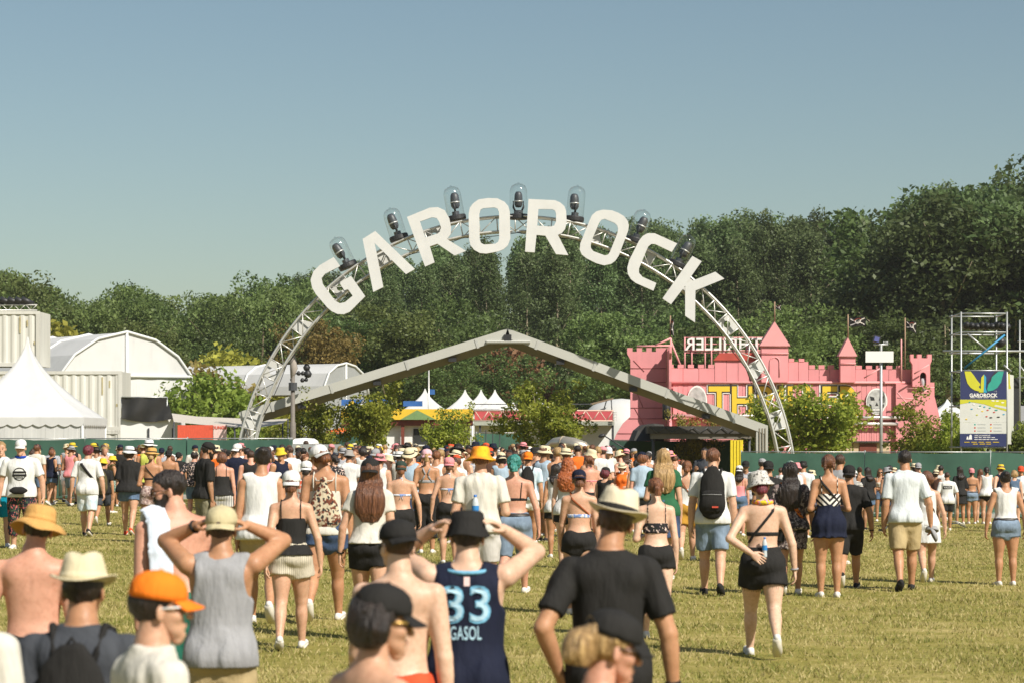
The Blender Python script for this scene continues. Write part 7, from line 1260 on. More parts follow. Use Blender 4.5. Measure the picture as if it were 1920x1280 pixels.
# ------------------------------------------------------------------ things carried
def held(name, label, cat, p, loc):
    o = thing(name, label, cat, world_of(p, loc), None, p.yaw); o.scale = (p.sc,) * 3; return o
def rawmesh(name, v, q, m, parent):
    me = npmesh(name, v, q); me.polygons.foreach_set('use_smooth', [True] * len(me.polygons)); me.materials.append(m); o = bpy.data.objects.new(name, me); COL.objects.link(o); o.parent = parent; return o
def surf_of(p, x, z, off=0.02):
    t = p.G.torso; H = p.G.H; rx, ry, cy = [np.interp(z * H, t.t, a) for a in (t.rx, t.ry, t.cy)]; xx = np.clip(x * H, -0.97 * rx, 0.97 * rx); return p.G.S['tw'](xx, cy - (ry * math.sqrt(max(0, 1 - (xx / rx)**2)) + off), z * H)
def backpack(label, p, m, z=0.185, hw=0.135, hh=0.225, dp=0.075, patch=None, straps=True):
    c = surf_of(p, 0, z, 0.02 + dp); o = held('backpack', label, 'backpack', p, c); I = np.eye(3); zs = np.array([-hh, -hh * 0.8, -hh * 0.3, hh * 0.3, hh * 0.75, hh])
    v, q = polygonize([Loft((0, 0, 0), I, zs, np.array([0.80, 1, 1, 0.92, 0.72, 0.42]) * hw, np.array([0.7, 1, 1, 0.85, 0.6, 0.4]) * dp, k=0.02)], 0.012, (), (), 0.005, 5, (30, 20, 20)); rawmesh('main_bag', v, q, m, o)
    v, q = polygonize([Loft((0, -dp * 0.85, 0), I, np.array([-hh * 0.82, -hh * 0.7, -hh * 0.2, -hh * 0.05]), np.array([0.75, 0.86, 0.86, 0.8]) * hw, np.array([0.3, 0.5, 0.5, 0.35]) * dp, k=0.01)], 0.010, (), (), 0.002, 6, (30, 20, 20)); fp = rawmesh('front_pocket', v, q, m, o)
    mb = MB(); mb.path([(-hw * 0.78, -dp * 1.26, -hh * 0.14), (0, -dp * 1.36, -hh * 0.13), (hw * 0.78, -dp * 1.26, -hh * 0.14)], 0.005, 5); mb.build('zip', mat('zip_grey', (0.22, 0.22, 0.22), 0.4), fp, True, off=Vector())
    mb = MB(); mb.path([(-0.03, 0.02, hh), (0, 0.02, hh + 0.045), (0.03, 0.02, hh)], 0.008, 6); mb.build('grab_loop', m, o, True, off=Vector())
    if patch: mb = MB(); mb.box((hw * 0.25, -dp * 1.40, -hh * 0.68), (0.075, 0.01, 0.020)); mb.build('label_patch', patch, fp, off=Vector())
    if straps:
        H = p.G.H
        for s in (-1, 1):
            pts = [surf_of(p, s * 0.045, z + 0.09, 0.035), p.G.S['tw'](s * 0.062 * H, -0.03 * H, 0.336 * H), p.G.S['tw'](s * 0.066 * H, 0.03 * H, 0.322 * H), p.G.S['tw'](s * 0.075 * H, 0.085 * H, 0.24 * H), p.G.S['tw'](s * 0.088 * H, 0.02 * H, 0.13 * H)]
            mb = MB(); mb.path([tuple(np.array(q_) - c) for q_ in pts], [0.016] * 5, 6); mb.build('strap', m, o, True, off=Vector())
    return o
def decal(p, part, polys, m, name, off=0.006, parent=None, scale=1.0):
    """flat print laid on the back of a garment; polys: (points in (x, z), faces)"""
    me = p.kids[part].data; bv = BVHTree.FromPolygons([v.co for v in me.vertices], [tuple(f.vertices) for f in me.polygons]); mb = MB()
    for pts, fs in polys:
        vs = []
        for x, z in pts:
            h_ = bv.ray_cast(Vector((x, -1.0, z)), Vector((0, 1, 0)))[0]; vs.append(Vector((x, (h_.y if h_ else -0.15) - off, z)))
        mb.add(vs, fs)
    return mb.build(name, m, parent or p.kids[part], off=Vector(), fixn=False)
def decal_text(p, part, txt, cx, cz, w_, h_, m, name, off=0.006, bold=0.0, front=False):
    v, f = text_mesh(txt, 1.0, 0.0, bold, 1.05); a = np.array(v); x0, x1, y0, y1 = a[:, 0].min(), a[:, 0].max(), a[:, 1].min(), a[:, 1].max()
    return decal(p, part, [([(cx + ((x - x0) / (x1 - x0) - 0.5) * w_, cz + ((y - y0) / (y1 - y0) - 0.5) * h_) for x, y, z in v], f)], m, name, off)
def grid(cx, cz, w_, h_, n=8, k=3): return ([(cx - w_ / 2 + w_ * i / n, cz - h_ / 2 + h_ * j / k) for j in range(k + 1) for i in range(n + 1)], [(j * (n + 1) + i, j * (n + 1) + i + 1, (j + 1) * (n + 1) + i + 1, (j + 1) * (n + 1) + i) for j in range(k) for i in range(n)])
BOT = mat('bottle_clear', (0.50, 0.55, 0.57), 0.15, 0.05, 20)
def bottle(label, p, loc, sc=1.0, cap=None, rx=0.0):
    o = held('water_bottle', label, 'bottle', p, loc); o.scale = (p.sc * sc,) * 3; M = Matrix.Rotation(R(rx), 3, 'X') * 1.0
    mb = MB(); mb.lathe([(0, -0.14), (0.034, -0.14), (0.037, -0.12), (0.033, -0.05), (0.037, 0.0), (0.037, 0.06), (0.026, 0.10), (0.014, 0.125), (0.014, 0.13)], (0, 0, 0), 14, M); mb.build('bottle_body', BOT, o, True, off=Vector()); mb = MB(); mb.lathe([(0.0385, -0.035), (0.0390, 0.035)], (0, 0, 0), 14, M); mb.build('label_sleeve', mat('label_blue', (0.03, 0.20, 0.50), 0.4), o, True, off=Vector()); mb = MB(); mb.lathe([(0.017, 0.128), (0.017, 0.15), (0, 0.152)], (0, 0, 0), 12, M); mb.build('cap', mat('cap_blue', (0.02, 0.14, 0.45), 0.4), o, True, off=Vector())

# ------------------------------------------------------------------ the nearest people
p = pp('shirtless sunburnt man in wide golden straw hat at the left edge', 62, 943, 345, 0, 'pink', 'dark', {'hat': STRAW, 'band': STRAW, B: BLK}, lod=0, hair='short', hat=('straw', 1.0, 0.185, 0.045), head=(10, 4, 10), bottom=('shorts', {'len': 0.8}), build=1.0, arms=('hang_out', 'hang'))
p = pp('man in cream hat and charcoal tee wearing a black backpack in the left foreground', 152, 1033, 520, -4, 'tan', 'dark', {'hat': CREAM, 'band': CREAM, T: CHAR, B: DEND}, lod=0, hair='short', hat=('fedora', 1.0, 0.148), top=('tee',), bottom=('shorts', {'len': 0.8}), build=1.02)
backpack('black backpack on the man in the cream hat', p, BLK, 0.16, 0.15, 0.22, 0.06)
p = pp('man in bright orange cap and white sunglasses looking right in the foreground', 280, 1066, 575, -62, 'fair', 'dark', {'hat': ORC, T: OFFW, B: DEND, 'frame': mat('white_frame', (0.72, 0.72, 0.70), 0.3, 0.0)}, lod=0, hair='short', hat=('cap',), head=(-12, -2, 0), top=('tee',), bottom=('shorts', {'len': 0.8}), glasses=1, eyes=1)
p = pp('person in white tee cut by the lower left corner', -92, 1040, 540, 0, 'fair', 'brown', {T: OFFW, B: DEN}, lod=0, top=('tee',), bottom=('shorts', {'len': 0.8}))
p = pp('man in grey tank top with both hands on his tan backward cap', 414, 945, 352, 2, 'tan', 'brown', {'hat': TANC, T: GREYM, B: KHAKI, 'wb': BLK}, lod=0, hair='short', hat=('capback',), hatt=4, top=('tank', {'loose': 0.03, 'nz': 0.03, 'ah': 0.085, 'ax': 0.120}), bottom=('shorts', {'len': 0.85}), arms=('head', 'head'), extra=(('wrist', -1, 0.010, 'wb'),))
mb = MB(); 
p = pp('bearded man with glasses and a pale towel over his shoulder, looking left', 340, 878, 300, 26, 'pink', 'dark', {B: GREEN_S, 'towel': TWL, 'frame': mat('tortoise_frame', (0.10, 0.045, 0.02), 0.3, 0.1), 'lens': mat('tinted_lens', (0.20, 0.10, 0.05), 0.1, 0.0)}, lod=0, hair='short', beard=1, glasses=1, eyes=1, head=(72, 8, -4), lean=(3, -3), bottom=('shorts', {'len': 0.85}), extra=(('towel', -1),), build=1.04)
p = pp('dark haired woman in black cap and sunglasses looking right, nearest in the centre', 692, 1090, 610, -52, 'fair', 'dark', {'hat': BLK, T: BLK, B: BLK, 'frame': mat('gold_frame', (0.55, 0.36, 0.10), 0.3, 0.0, metal=0.8)}, sex='f', lod=0, hair='bob', hat=('cap',), head=(-16, 4, 0), top=('bandeau', {'z1': 0.20, 'hem': 0.09}), bottom=('shorts', {'len': 0.35}), glasses=1, eyes=1)
p = pp('shirtless man in black backward cap and red shorts in the centre foreground', 748, 970, 405, -4, 'pale', 'brown', {'hat': BLK, B: RED_S}, lod=0, hair='buzz', hat=('capback',), hatt=-4, head=(34, 0, 0), bottom=('shorts', {'len': 0.85, 'waist': 0.045}), arms=('fwd', 'hang'), build=0.94, glasses=1, legs='walkl')
p = pp('man in navy basketball jersey number 33 with hands on his black bucket hat', 876, 955, 392, 0, 'pale', 'dark', {'hat': BLK, T: NAVYC, B: BLK, 'wb': C('wrist_lime', (0.40, 0.50, 0.05))}, lod=0, hair='short', hat=('bucket', 1.0, 0.130), top=('tank', {'loose': 0.030, 'nz': 0.040, 'nx': 0.046, 'ah': 0.078, 'ax': 0.132}), bottom=('shorts', {'len': 0.9}), arms=('head2', 'head2'), build=1.03)
LB1 = C('number_blue', (0.17, 0.42, 0.60)); LB2 = C('number_pale', (0.40, 0.60, 0.72)); hz_ = p.G.S['hip'][2]; H = p.G.H
decal_text(p, 'shirt', '33', 0.0, hz_ + 0.222 * H, 0.245, 0.195, LB1, 'number_outline', 0.006, 0.030); decal_text(p, 'shirt', '33', 0.0, hz_ + 0.222 * H, 0.222, 0.168, LB2, 'number', 0.010, 0.0); decal_text(p, 'shirt', 'GASOL', -0.005, hz_ + 0.140 * H, 0.160, 0.070, LB2, 'name_lettering', 0.007, 0.010)
decal(p, 'shirt', [grid(0.0, hz_ + 0.288 * H, 0.030, 0.046, 2, 3)], C('badge_white', (0.68, 0.50, 0.48)), 'league_badge', 0.006)
mb = MB(); ring = [p.G.S['tw'](0.058 * H * math.cos(a) * 1.12, -0.012 * H + 0.052 * H * math.sin(a), (0.322 - 0.012 * max(0, -math.sin(a))) * H) for a in np.linspace(math.pi * 0.95, math.pi * 2.05, 12)]; mb.path([tuple(r_) for r_ in ring], 0.012, 6); mb.build('collar_trim', LB1, p.kids['shirt'], True, off=Vector())
p = pp('man in black tee and cream fedora with black band, right of the centre', 1142, 908, 395, 0, 'tan', 'brown', {'hat': C('fedora_cream', (0.66, 0.58, 0.42)), 'band': BLK, T: BLK, B: BLK, 'wb': BLK}, lod=0, hair='short', hat=('fedora', 1.08, 0.150), head=(-8, 4, 12), top=('tee', {'loose': 0.022, 'sl': 0.72}), bottom=('pants', {'len': 1.9}), arms=('hip', 'hang_out'), extra=(('wrist', 1, 0.010, 'wb'),), shoes='shoe', legs='walkr', build=0.96)
p = pp('blonde woman with a bun under a black cap looking right at the bottom edge', 1116, 1140, 625, -62, 'pink', 'blond', {'hat': BLK, T: WHITE, B: DEN}, sex='f', lod=0, hair='bigbun', hat=('cap',), head=(-10, 10, 0), top=('bandeau', {'z1': 0.20, 'hem': 0.0}), bottom=('shorts', {'len': 0.4}), glasses=1, eyes=1)

# ------------------------------------------------------------------ walkers in the middle distance
pp('woman in black frilled top and cream striped shorts with white cap', 546, 880, 198, 2, 'fair', 'chestnut', {'hat': WHITE, T: BLK, B: STRIPE}, sex='f', hair='lowbun', hat=('capback',), hatt=10, top=('cami', {'hem': 0.07, 'peplum': 1, 'z1': 0.222}), bottom=('shorts', {'len': 0.42, 'waist': 0.09, 'loose': 0.034}), legs='walkr', arms=('backsw', 'hang_out'))
pp('woman with a top bun in loose white sleeveless top at left of the centre', 490, 836, 174, 3, 'tan', 'dark', {T: WHITE, B: KHAKI}, sex='f', hair='bun', head=(0, 0, 4), top=('tank', {'loose': 0.05, 'nz': 0.03, 'ax': 0.128}), bottom=('shorts', {'len': 0.55}), legs='walkL', build=1.04)
p = pp('woman in cream camisole and denim shorts bending her white capped head left', 610, 832, 172, -2, 'tan', 'auburn', {'hat': WHITE, T: OFFW, B: DEND}, sex='f', hair='lowbun', hat=('capback',), head=(28, 18, -14), top=('cami', {'hem': -0.02, 'z1': 0.225, 'loose': 0.03, 'sx': 0.062}), bottom=('shorts', {'len': 0.36}), legs='walkR', build=1.08)
o = held('drawstring_bag', 'patterned drawstring bag on the back of the woman in cream', 'bag', p, surf_of(p, 0.0, 0.15, 0.06)); v, q = polygonize([Loft((0, 0, 0), np.eye(3), [-0.21, -0.18, -0.06, 0.10, 0.20, 0.23], [0.12, 0.15, 0.14, 0.085, 0.03, 0.035], [0.03, 0.045, 0.05, 0.035, 0.02, 0.02], k=0.02)], 0.011, (), (), 0.004, 3, (40, 20, 10)); rawmesh('bag', v, q, ETHN, o)
for s in (-1, 1): mb = MB(); cc = surf_of(p, 0.0, 0.15, 0.06); mb.path([(0, -0.01, 0.21), tuple(surf_of(p, s * 0.045, 0.28, 0.015) - cc), tuple(p.G.S['tw'](s * 0.062 * p.G.H, -0.01 * p.G.H, 0.33 * p.G.H) - cc)], 0.006, 5); mb.build('cord', OFFW, o, True, off=Vector())
pp('woman with long straight brown hair under a black backward cap, white tee', 694, 857, 190, 0, 'fair', 'chestnut', {'hat': BLK, T: OFFW, B: BLK, 'wb': BLK}, sex='f', hair='xlong', hat=('capback',), hatt=6, top=('tee', {'sl': 0.45, 'hem': 0.02, 'loose': 0.03}), bottom=('shorts', {'len': 0.46, 'loose': 0.014}), arms=('hang_out', 'hang'), legs='walkl', extra=(('wrist', -1, 0.007, 'wb'),))
p = pp('man in orange yellow bucket hat and loose white tee holding a bottle behind him', 901, 835, 166, 0, 'fair', 'auburn', {'hat': TIE, T: OFFW, B: C('pale_shorts', (0.52, 0.50, 0.47))}, hair='short', hat=('bucket', 1.1, 0.165), top=('tee', {'loose': 0.04, 'hem': -0.02}), bottom=('shorts', {'len': 0.8}), arms=('bent', 'bent'), build=1.05)
bottle('large clear water bottle with blue label at the back of the bucket hat man', p, surf_of(p, -0.03, 0.12, 0.08), 1.0)
pp('woman with teal green hair, black bra top and jeans seen from behind', 964, 850, 146, -6, 'pink', 'teal', {T: BLK, B: DEN2}, sex='f', hair='teal', top=('bikini', {'halter': False, 'over': 1, 'z': 0.17}), bottom=('shorts', {'len': 1.0, 'belt': 1, 'waist': 0.075}), legs='walkR', build=1.12, shoes='shoe', arms=('bent', 'hang_out'))
p = pp('person in orange cap and blue tie dye shirt with a black backpack', 990, 845, 100, -4, 'tan', 'brown', {'hat': ORC, T: TIEB, B: WHITE}, lod=2, hair='short', hat=('capback',), top=('tee',), bottom=('shorts', {'len': 0.5}), legs='walkR'); backpack('black backpack on the person in the orange cap', p, BLK, 0.18, 0.13, 0.24, 0.07)
pp('woman with very long curly red hair in the middle of the crowd', 1064, 855, 122, -10, 'pale', 'red', {T: WHITE, B: BLK}, sex='f', hair='curly', head=(-25, 0, 0), top=('tank', {}), bottom=('shorts', {'len': 0.4}), lod=1)
pp('woman in blue white bikini with navy bandana and brown bag strap', 1086, 878, 166, 3, 'fair', 'chestnut', {'hat': NAVYC, T: BLUEW, B: BLK, 'strap': BRNS}, sex='f', hair='lowbun', hat=('capback', 0.97), hatt=-4, top=('bikini', {'z': 0.165, 'bw': 0.016, 'halter': False}), bottom=('shorts', {'len': 0.3}), arms=('fwd', 'hang'), legs='walkl', extra=(('cross', -1, 0.16, 0.010, 0.010),))
pp('woman with long wavy blond hair and a dark green top right of the fedora man', 1244, 838, 132, 0, 'fair', 'blond', {T: BOTG, B: DEND}, sex='f', hair='xlong', top=('tee', {'sl': 0.5}), bottom=('skirt', {'len': 0.2}), arms=('bent', 'hang'))
pp('woman with auburn ponytail in black floral crop top', 1230, 893, 188, 4, 'pale', 'auburn', {T: FLOR, B: BLK}, sex='f', hair='pony', top=('crop', {'hem': 0.135, 'z1': 0.20, 'sr': 0.004}), bottom=('shorts', {'len': 0.36}), legs='walkl', arms=('bent', 'hang'), build=0.95)
p = pp('young man with cropped brown hair, white tee, denim shorts and black backpack', 1336, 838, 147, -6, 'fair', 'chestnut', {T: WHITE, B: DEN2, 'shoe': SHOEB, 'sole': SHOEB}, hair='short', head=(-20, 0, 0), top=('tee', {'sl': 0.7}), bottom=('shorts', {'len': 0.85, 'loose': 0.024}), legs='walkl', arms=('hang', 'hang')); backpack('black backpack with small red label on the man in denim shorts', p, BLK, 0.185, 0.150, 0.27, 0.085, C('label_red', (0.55, 0.08, 0.05)))
p = pp('woman in fuzzy leopard bucket hat, black bikini top and frayed black shorts', 1430, 880, 205, -2, 'pale', 'crimson', {'hat': FUZZ, T: BLK, B: BLK, 'lei': LEI, 'wb': C('band_grey', (0.35, 0.35, 0.36))}, sex='f', hair='lowbun', hat=('bucket', 1.12, 0.140), head=(4, 4, -10), top=('bikini', {'z': 0.155, 'bw': 0.014, 'halter': False}), bottom=('shorts', {'len': 0.50, 'fringe': 1, 'waist': 0.085, 'loose': 0.030}), arms=('back', 'hang_out'), legs='walkL', extra=(('choker', 0.026, 'lei', 'flower_garland'), ('cross', 1, 0.11, 0.012, 0.012), ('wrist', 1, 0.008, 'wb')), build=1.06)
bottle('small water bottle tucked behind the woman in the leopard hat', p, surf_of(p, 0.005, 0.085, 0.045), 0.62)
pp('woman in mustard shorts and white strap top with reddish hair', 1288, 862, 115, -4, 'fair', 'auburn', {T: WHITE, B: MUST, 'strap': BRNS}, sex='f', hair='lowbun', top=('cami', {'hem': 0.03, 'z1': 0.21}), bottom=('shorts', {'len': 0.62, 'loose': 0.03}), legs='walkR', lod=1, extra=(('cross', -1, 0.06, 0.008),))
pp('man in plain black cap and black tee half hidden behind the leopard hat', 1441, 862, 118, 0, 'tan', 'dark', {'hat': BLK, T: BLK, B: BLK}, lod=1, hair='short', hat=('capback',), top=('tee',), bottom=('shorts', {'len': 0.8}))
pp('woman with long dark braids in a patterned kimono with an orange sash', 1482, 864, 147, -4, 'tan', 'dark', {T: KIM, B: BLK, 'strap': C('orange_sash', (0.60, 0.16, 0.02), 'floral', (0.10, 0.03, 0.02), sc=1.5), 'wb': BLK}, sex='f', hair='dreads', top=('kimono',), bottom=('shorts', {'len': 0.5}), legs='walkr', arms=('hang', 'hang_out'), extra=(('cross', -1, 0.06, 0.022, 0.06), ('wrist', 1, 0.007, 'wb')), build=1.08)
p = pp('woman with two braids, chevron striped top and navy flared shorts', 1554, 850, 149, 0, 'tan', 'chestnut', {T: CHEV, B: NAVYC}, sex='f', hair='braids', top=('crop', {'hem': 0.115, 'z1': 0.205, 'sr': 0.005}), bottom=('skirt', {'len': 0.10, 'waist': 0.13}), legs='stand', arms=('bent', 'bent'), extra=(('cross', -1, 0.12, 0.013, 0.014),))
pp('man in black polo and black cap beside the woman with two braids', 1592, 870, 141, -8, 'tan', 'dark', {'hat': BLK, T: BLK, B: BLK, 'shoe': SHOEB, 'wb': BLK}, hair='short', hat=('capback',), top=('tee', {'sl': 0.72}), bottom=('shorts', {'len': 0.95}), legs='walkR', arms=('bent', 'hang_out'), extra=(('wrist', 1, 0.008, 'wb'),))
pp('short haired man just behind the woman with two braids', 1574, 850, 118, -20, 'tan', 'brown', {T: GREYM, B: BLK}, hair='short', lod=2, top=('tee',), bottom=('shorts', {'len': 0.8}))
p = pp('tall man in pale white tee and khaki shorts with short dark hair', 1697, 842, 143, -2, 'tan', 'dark', {T: C('ice_white', (0.60, 0.64, 0.65)), B: KHAKI, 'shoe': SHOEB, 'sole': SHOEB}, hair='short', top=('tee', {'sl': 0.78, 'loose': 0.024}), bottom=('shorts', {'len': 0.92, 'loose': 0.028}), legs='walkr', arms=('hang', 'hang_out'))
wr = p.G.S['arms'][1][2]; o = held('flat_cap', 'grey cap carried in the hand of the man in khaki shorts', 'cap', p, wr + np.array([0.02, 0.02, -0.14])); mb = MB(); mb.lathe([(0.098, 0.0), (0.103, 0.0), (0.100, 0.02), (0.09, 0.035), (0.06, 0.05), (0.03, 0.056), (0, 0.058)], (0, 0, 0), 18, Matrix.Rotation(R(65), 3, 'Y')); mb.build('crown', GREYM, o, True, off=Vector()); mb = MB(); mb.lathe([(0.0, -0.11), (0.07, -0.10), (0.09, -0.05), (0.085, -0.045), (0.0, -0.10)], (0, 0, 0), 14, Matrix.Rotation(R(160), 3, 'X')); mb.build('visor', GREYM, o, True, off=Vector())
pp('woman in short white open back dress with a dark shoulder strap', 1738, 881, 136, -4, 'fair', 'chestnut', {T: WHITE}, sex='f', hair='bob', top=('dress',), bottom=('shorts', {'len': 0.3}), legs='walkR', arms=('hang', 'hang_out'), extra=(('cross', -1, 0.10, 0.010, 0.03),), build=0.92)
pp('woman in white tank top and frayed denim shorts near the right edge', 1886, 882, 138, 4, 'tan', 'dark', {T: WHITE, B: DEN2}, sex='f', hair='bun', top=('tank', {'hem': 0.05, 'loose': 0.016, 'nz': 0.058, 'ax': 0.126}), bottom=('shorts', {'len': 0.36, 'belt': 1, 'fringe': 1, 'waist': 0.075}), legs='stand', arms=('hang_out', 'hang_out'), build=1.1)

# ------------------------------------------------------------------ left side of the field
p = pp('smiling man in white cap, white printed tee and blue neckerchief facing the camera', 40, 822, 104, 180, 'fair', 'brown', {'hat': WHITE, T: WHITE, B: FLOR2, 'nk': NECK}, lod=1, hair='short', hat=('cap',), top=('tee', {'loose': 0.035}), bottom=('pants', {'len': 1.6}), build=1.2, eyes=1, extra=(('choker', 0.030, 'nk', 'neckerchief'),), arms=('hang_out', 'hang_out'), legs='wide')
def front_print(p, part, items, m, nm):
    me = p.kids[part].data; bv = BVHTree.FromPolygons([v.co for v in me.vertices], [tuple(f.vertices) for f in me.polygons]); mb = MB()
    for pts, fs in items:
        vs = []
        for x, z in pts: h_ = bv.ray_cast(Vector((x, 1.0, z)), Vector((0, -1, 0)))[0]; vs.append(Vector((x, (h_.y if h_ else 0.15) + 0.006, z)))
        mb.add(vs, fs)
    mb.build(nm, m, p.kids[part], off=Vector(), fixn=False)
hz_ = p.G.S['hip'][2]; H = p.G.H; cz = hz_ + 0.175 * H
nn = 20; ring = ([((0.105 + (0.012 if i % 2 else 0)) * math.cos(2 * math.pi * i / nn) * k, cz + (0.105) * math.sin(2 * math.pi * i / nn) * k) for k in (1.0, 0.86) for i in range(nn)], [(i, (i + 1) % nn, nn + (i + 1) % nn, nn + i) for i in range(nn)])
front_print(p, 'shirt', [ring], BLK, 'print_ring'); front_print(p, 'shirt', [grid(0, cz + 0.03, 0.21, 0.03, 8, 1)], BLK, 'print_bar'); front_print(p, 'shirt', [grid(0, cz - 0.02, 0.23, 0.035, 8, 1)], BLK, 'print_bar'); front_print(p, 'shirt', [grid(0, cz - 0.06, 0.13, 0.015, 6, 1)], BLK, 'print_bar')
o = held('waist_bag', 'black waist bag on the man with the blue neckerchief', 'bag', p, p.G.S['tw'](0, 0.135 * H, 0.03 * H)); v, q = polygonize([Loft((-0.13, 0, 0), np.array([[0, 1, 0], [0, 0, 1], [1, 0, 0]], float), [0, 0.05, 0.13, 0.21, 0.26], [0.02, 0.035, 0.04, 0.035, 0.02], [0.025, 0.055, 0.06, 0.055, 0.025], k=0.01)], 0.011); rawmesh('pouch', v, q, BLK, o)
pp('blond man in white tee and turquoise shorts cut by the left edge', 2, 826, 102, 190, 'fair', 'blond', {T: WHITE, B: TURQ}, lod=1, hair='short', top=('tee',), bottom=('shorts', {'len': 0.95}), eyes=1, head=(0, 0, 0), build=1.05)
p = pp('young man with crimson and green hair, white tee and pale tie dye shorts', 164, 833, 92, -4, 'fair', 'crimson', {T: WHITE, B: TIEB, 'shoe': SHOEB}, lod=1, hair='volume', head=(-20, 0, 0), top=('tee', {'loose': 0.045, 'sl': 0.8, 'hem': -0.06}), bottom=('shorts', {'len': 0.95, 'loose': 0.04}), legs='walkl', arms=('hang_out', 'hang_out'), extra=(('cross', -1, 0.10, 0.026, 0.040),))
hz_ = p.G.S['hip'][2]; H = p.G.H; FAD = C('faded_print', (0.52, 0.51, 0.49))
for i, x in enumerate((-0.07, -0.03, 0.01, 0.05)): decal(p, 'shirt', [grid(x, hz_ + (0.17 + 0.01 * (i % 2)) * H, 0.016, 0.10, 1, 3)], FAD, 'back_print', 0.006)
p = pp('person with yellow bucket hat and olive backpack behind the crimson haired man', 193, 858, 82, 0, 'tan', 'dark', {'hat': YELH, T: BLK, B: CHAR}, lod=2, hair='short', hat=('bucket', 1.0, 0.15), top=('tee',), bottom=('shorts', {'len': 0.85}), legs='walkR'); backpack('olive backpack on the person in the yellow bucket hat', p, C('olive_bag', (0.09, 0.075, 0.035)), 0.14, 0.15, 0.26, 0.09)
pp('woman in white floppy hat, loose black tee and denim shorts', 242, 835, 91, -3, 'fair', 'brown', {'hat': C('white_hat', (0.66, 0.67, 0.66)), T: BLK, B: DEN, 'shoe': RED_S}, sex='f', lod=1, hair='bob', hat=('straw', 1.05, 0.165, 0.04), top=('tee', {'loose': 0.07, 'sl': 0.9, 'hem': -0.03, 'cuff': 0.04}), bottom=('shorts', {'len': 0.5}), legs='walkl', build=1.05)
pp('woman in gold straw hat with dark band, bikini top and patterned shorts', 284, 838, 98, -2, 'tan', 'blond', {'hat': STRAW, T: BLK, B: ROSE, 'strap': BLK}, sex='f', lod=1, hair='lowbun', hat=('straw', 1.0, 0.16, 0.02), top=('bikini', {'z': 0.16, 'halter': False}), bottom=('shorts', {'len': 0.5, 'waist': 0.085, 'loose': 0.03}), legs='walkr', arms=('bent', 'bent'), extra=(('cross', -1, 0.12, 0.008, 0.012),))
pp('tall person in wide white hat behind the gold straw hat woman', 279, 823, 84, 0, 'tan', 'brown', {'hat': C('white_hat', (0.66, 0.67, 0.66)), T: C('lime_top', (0.50, 0.52, 0.10)), B: DEN}, lod=2, hair='short', hat=('straw', 1.0, 0.19, 0.02), top=('tank', {}), bottom=('shorts', {'len': 0.8}))
pp('man in black cap and black tee in profile facing right at the left', 384, 827, 106, -58, 'olive', 'dark', {'hat': BLK, T: BLK, B: C('olive_shorts', (0.22, 0.20, 0.13))}, lod=1, hair='short', hat=('cap',), beard=1, eyes=1, top=('tee', {'loose': 0.045, 'sl': 0.85}), bottom=('shorts', {'len': 0.9}), build=1.05, head=(-14, 8, 0))
pp('woman with short brown hair in black strap camisole beside the man in black', 416, 846, 98, 0, 'pink', 'chestnut', {T: BLK, B: C('white_stripe', (0.66, 0.64, 0.60), 'stripes_v', (0.2, 0.2, 0.2))}, sex='f', lod=1, hair='bob', top=('cami', {'hem': 0.0, 'z1': 0.215, 'loose': 0.04}), bottom=('shorts', {'len': 0.5}), build=1.1)
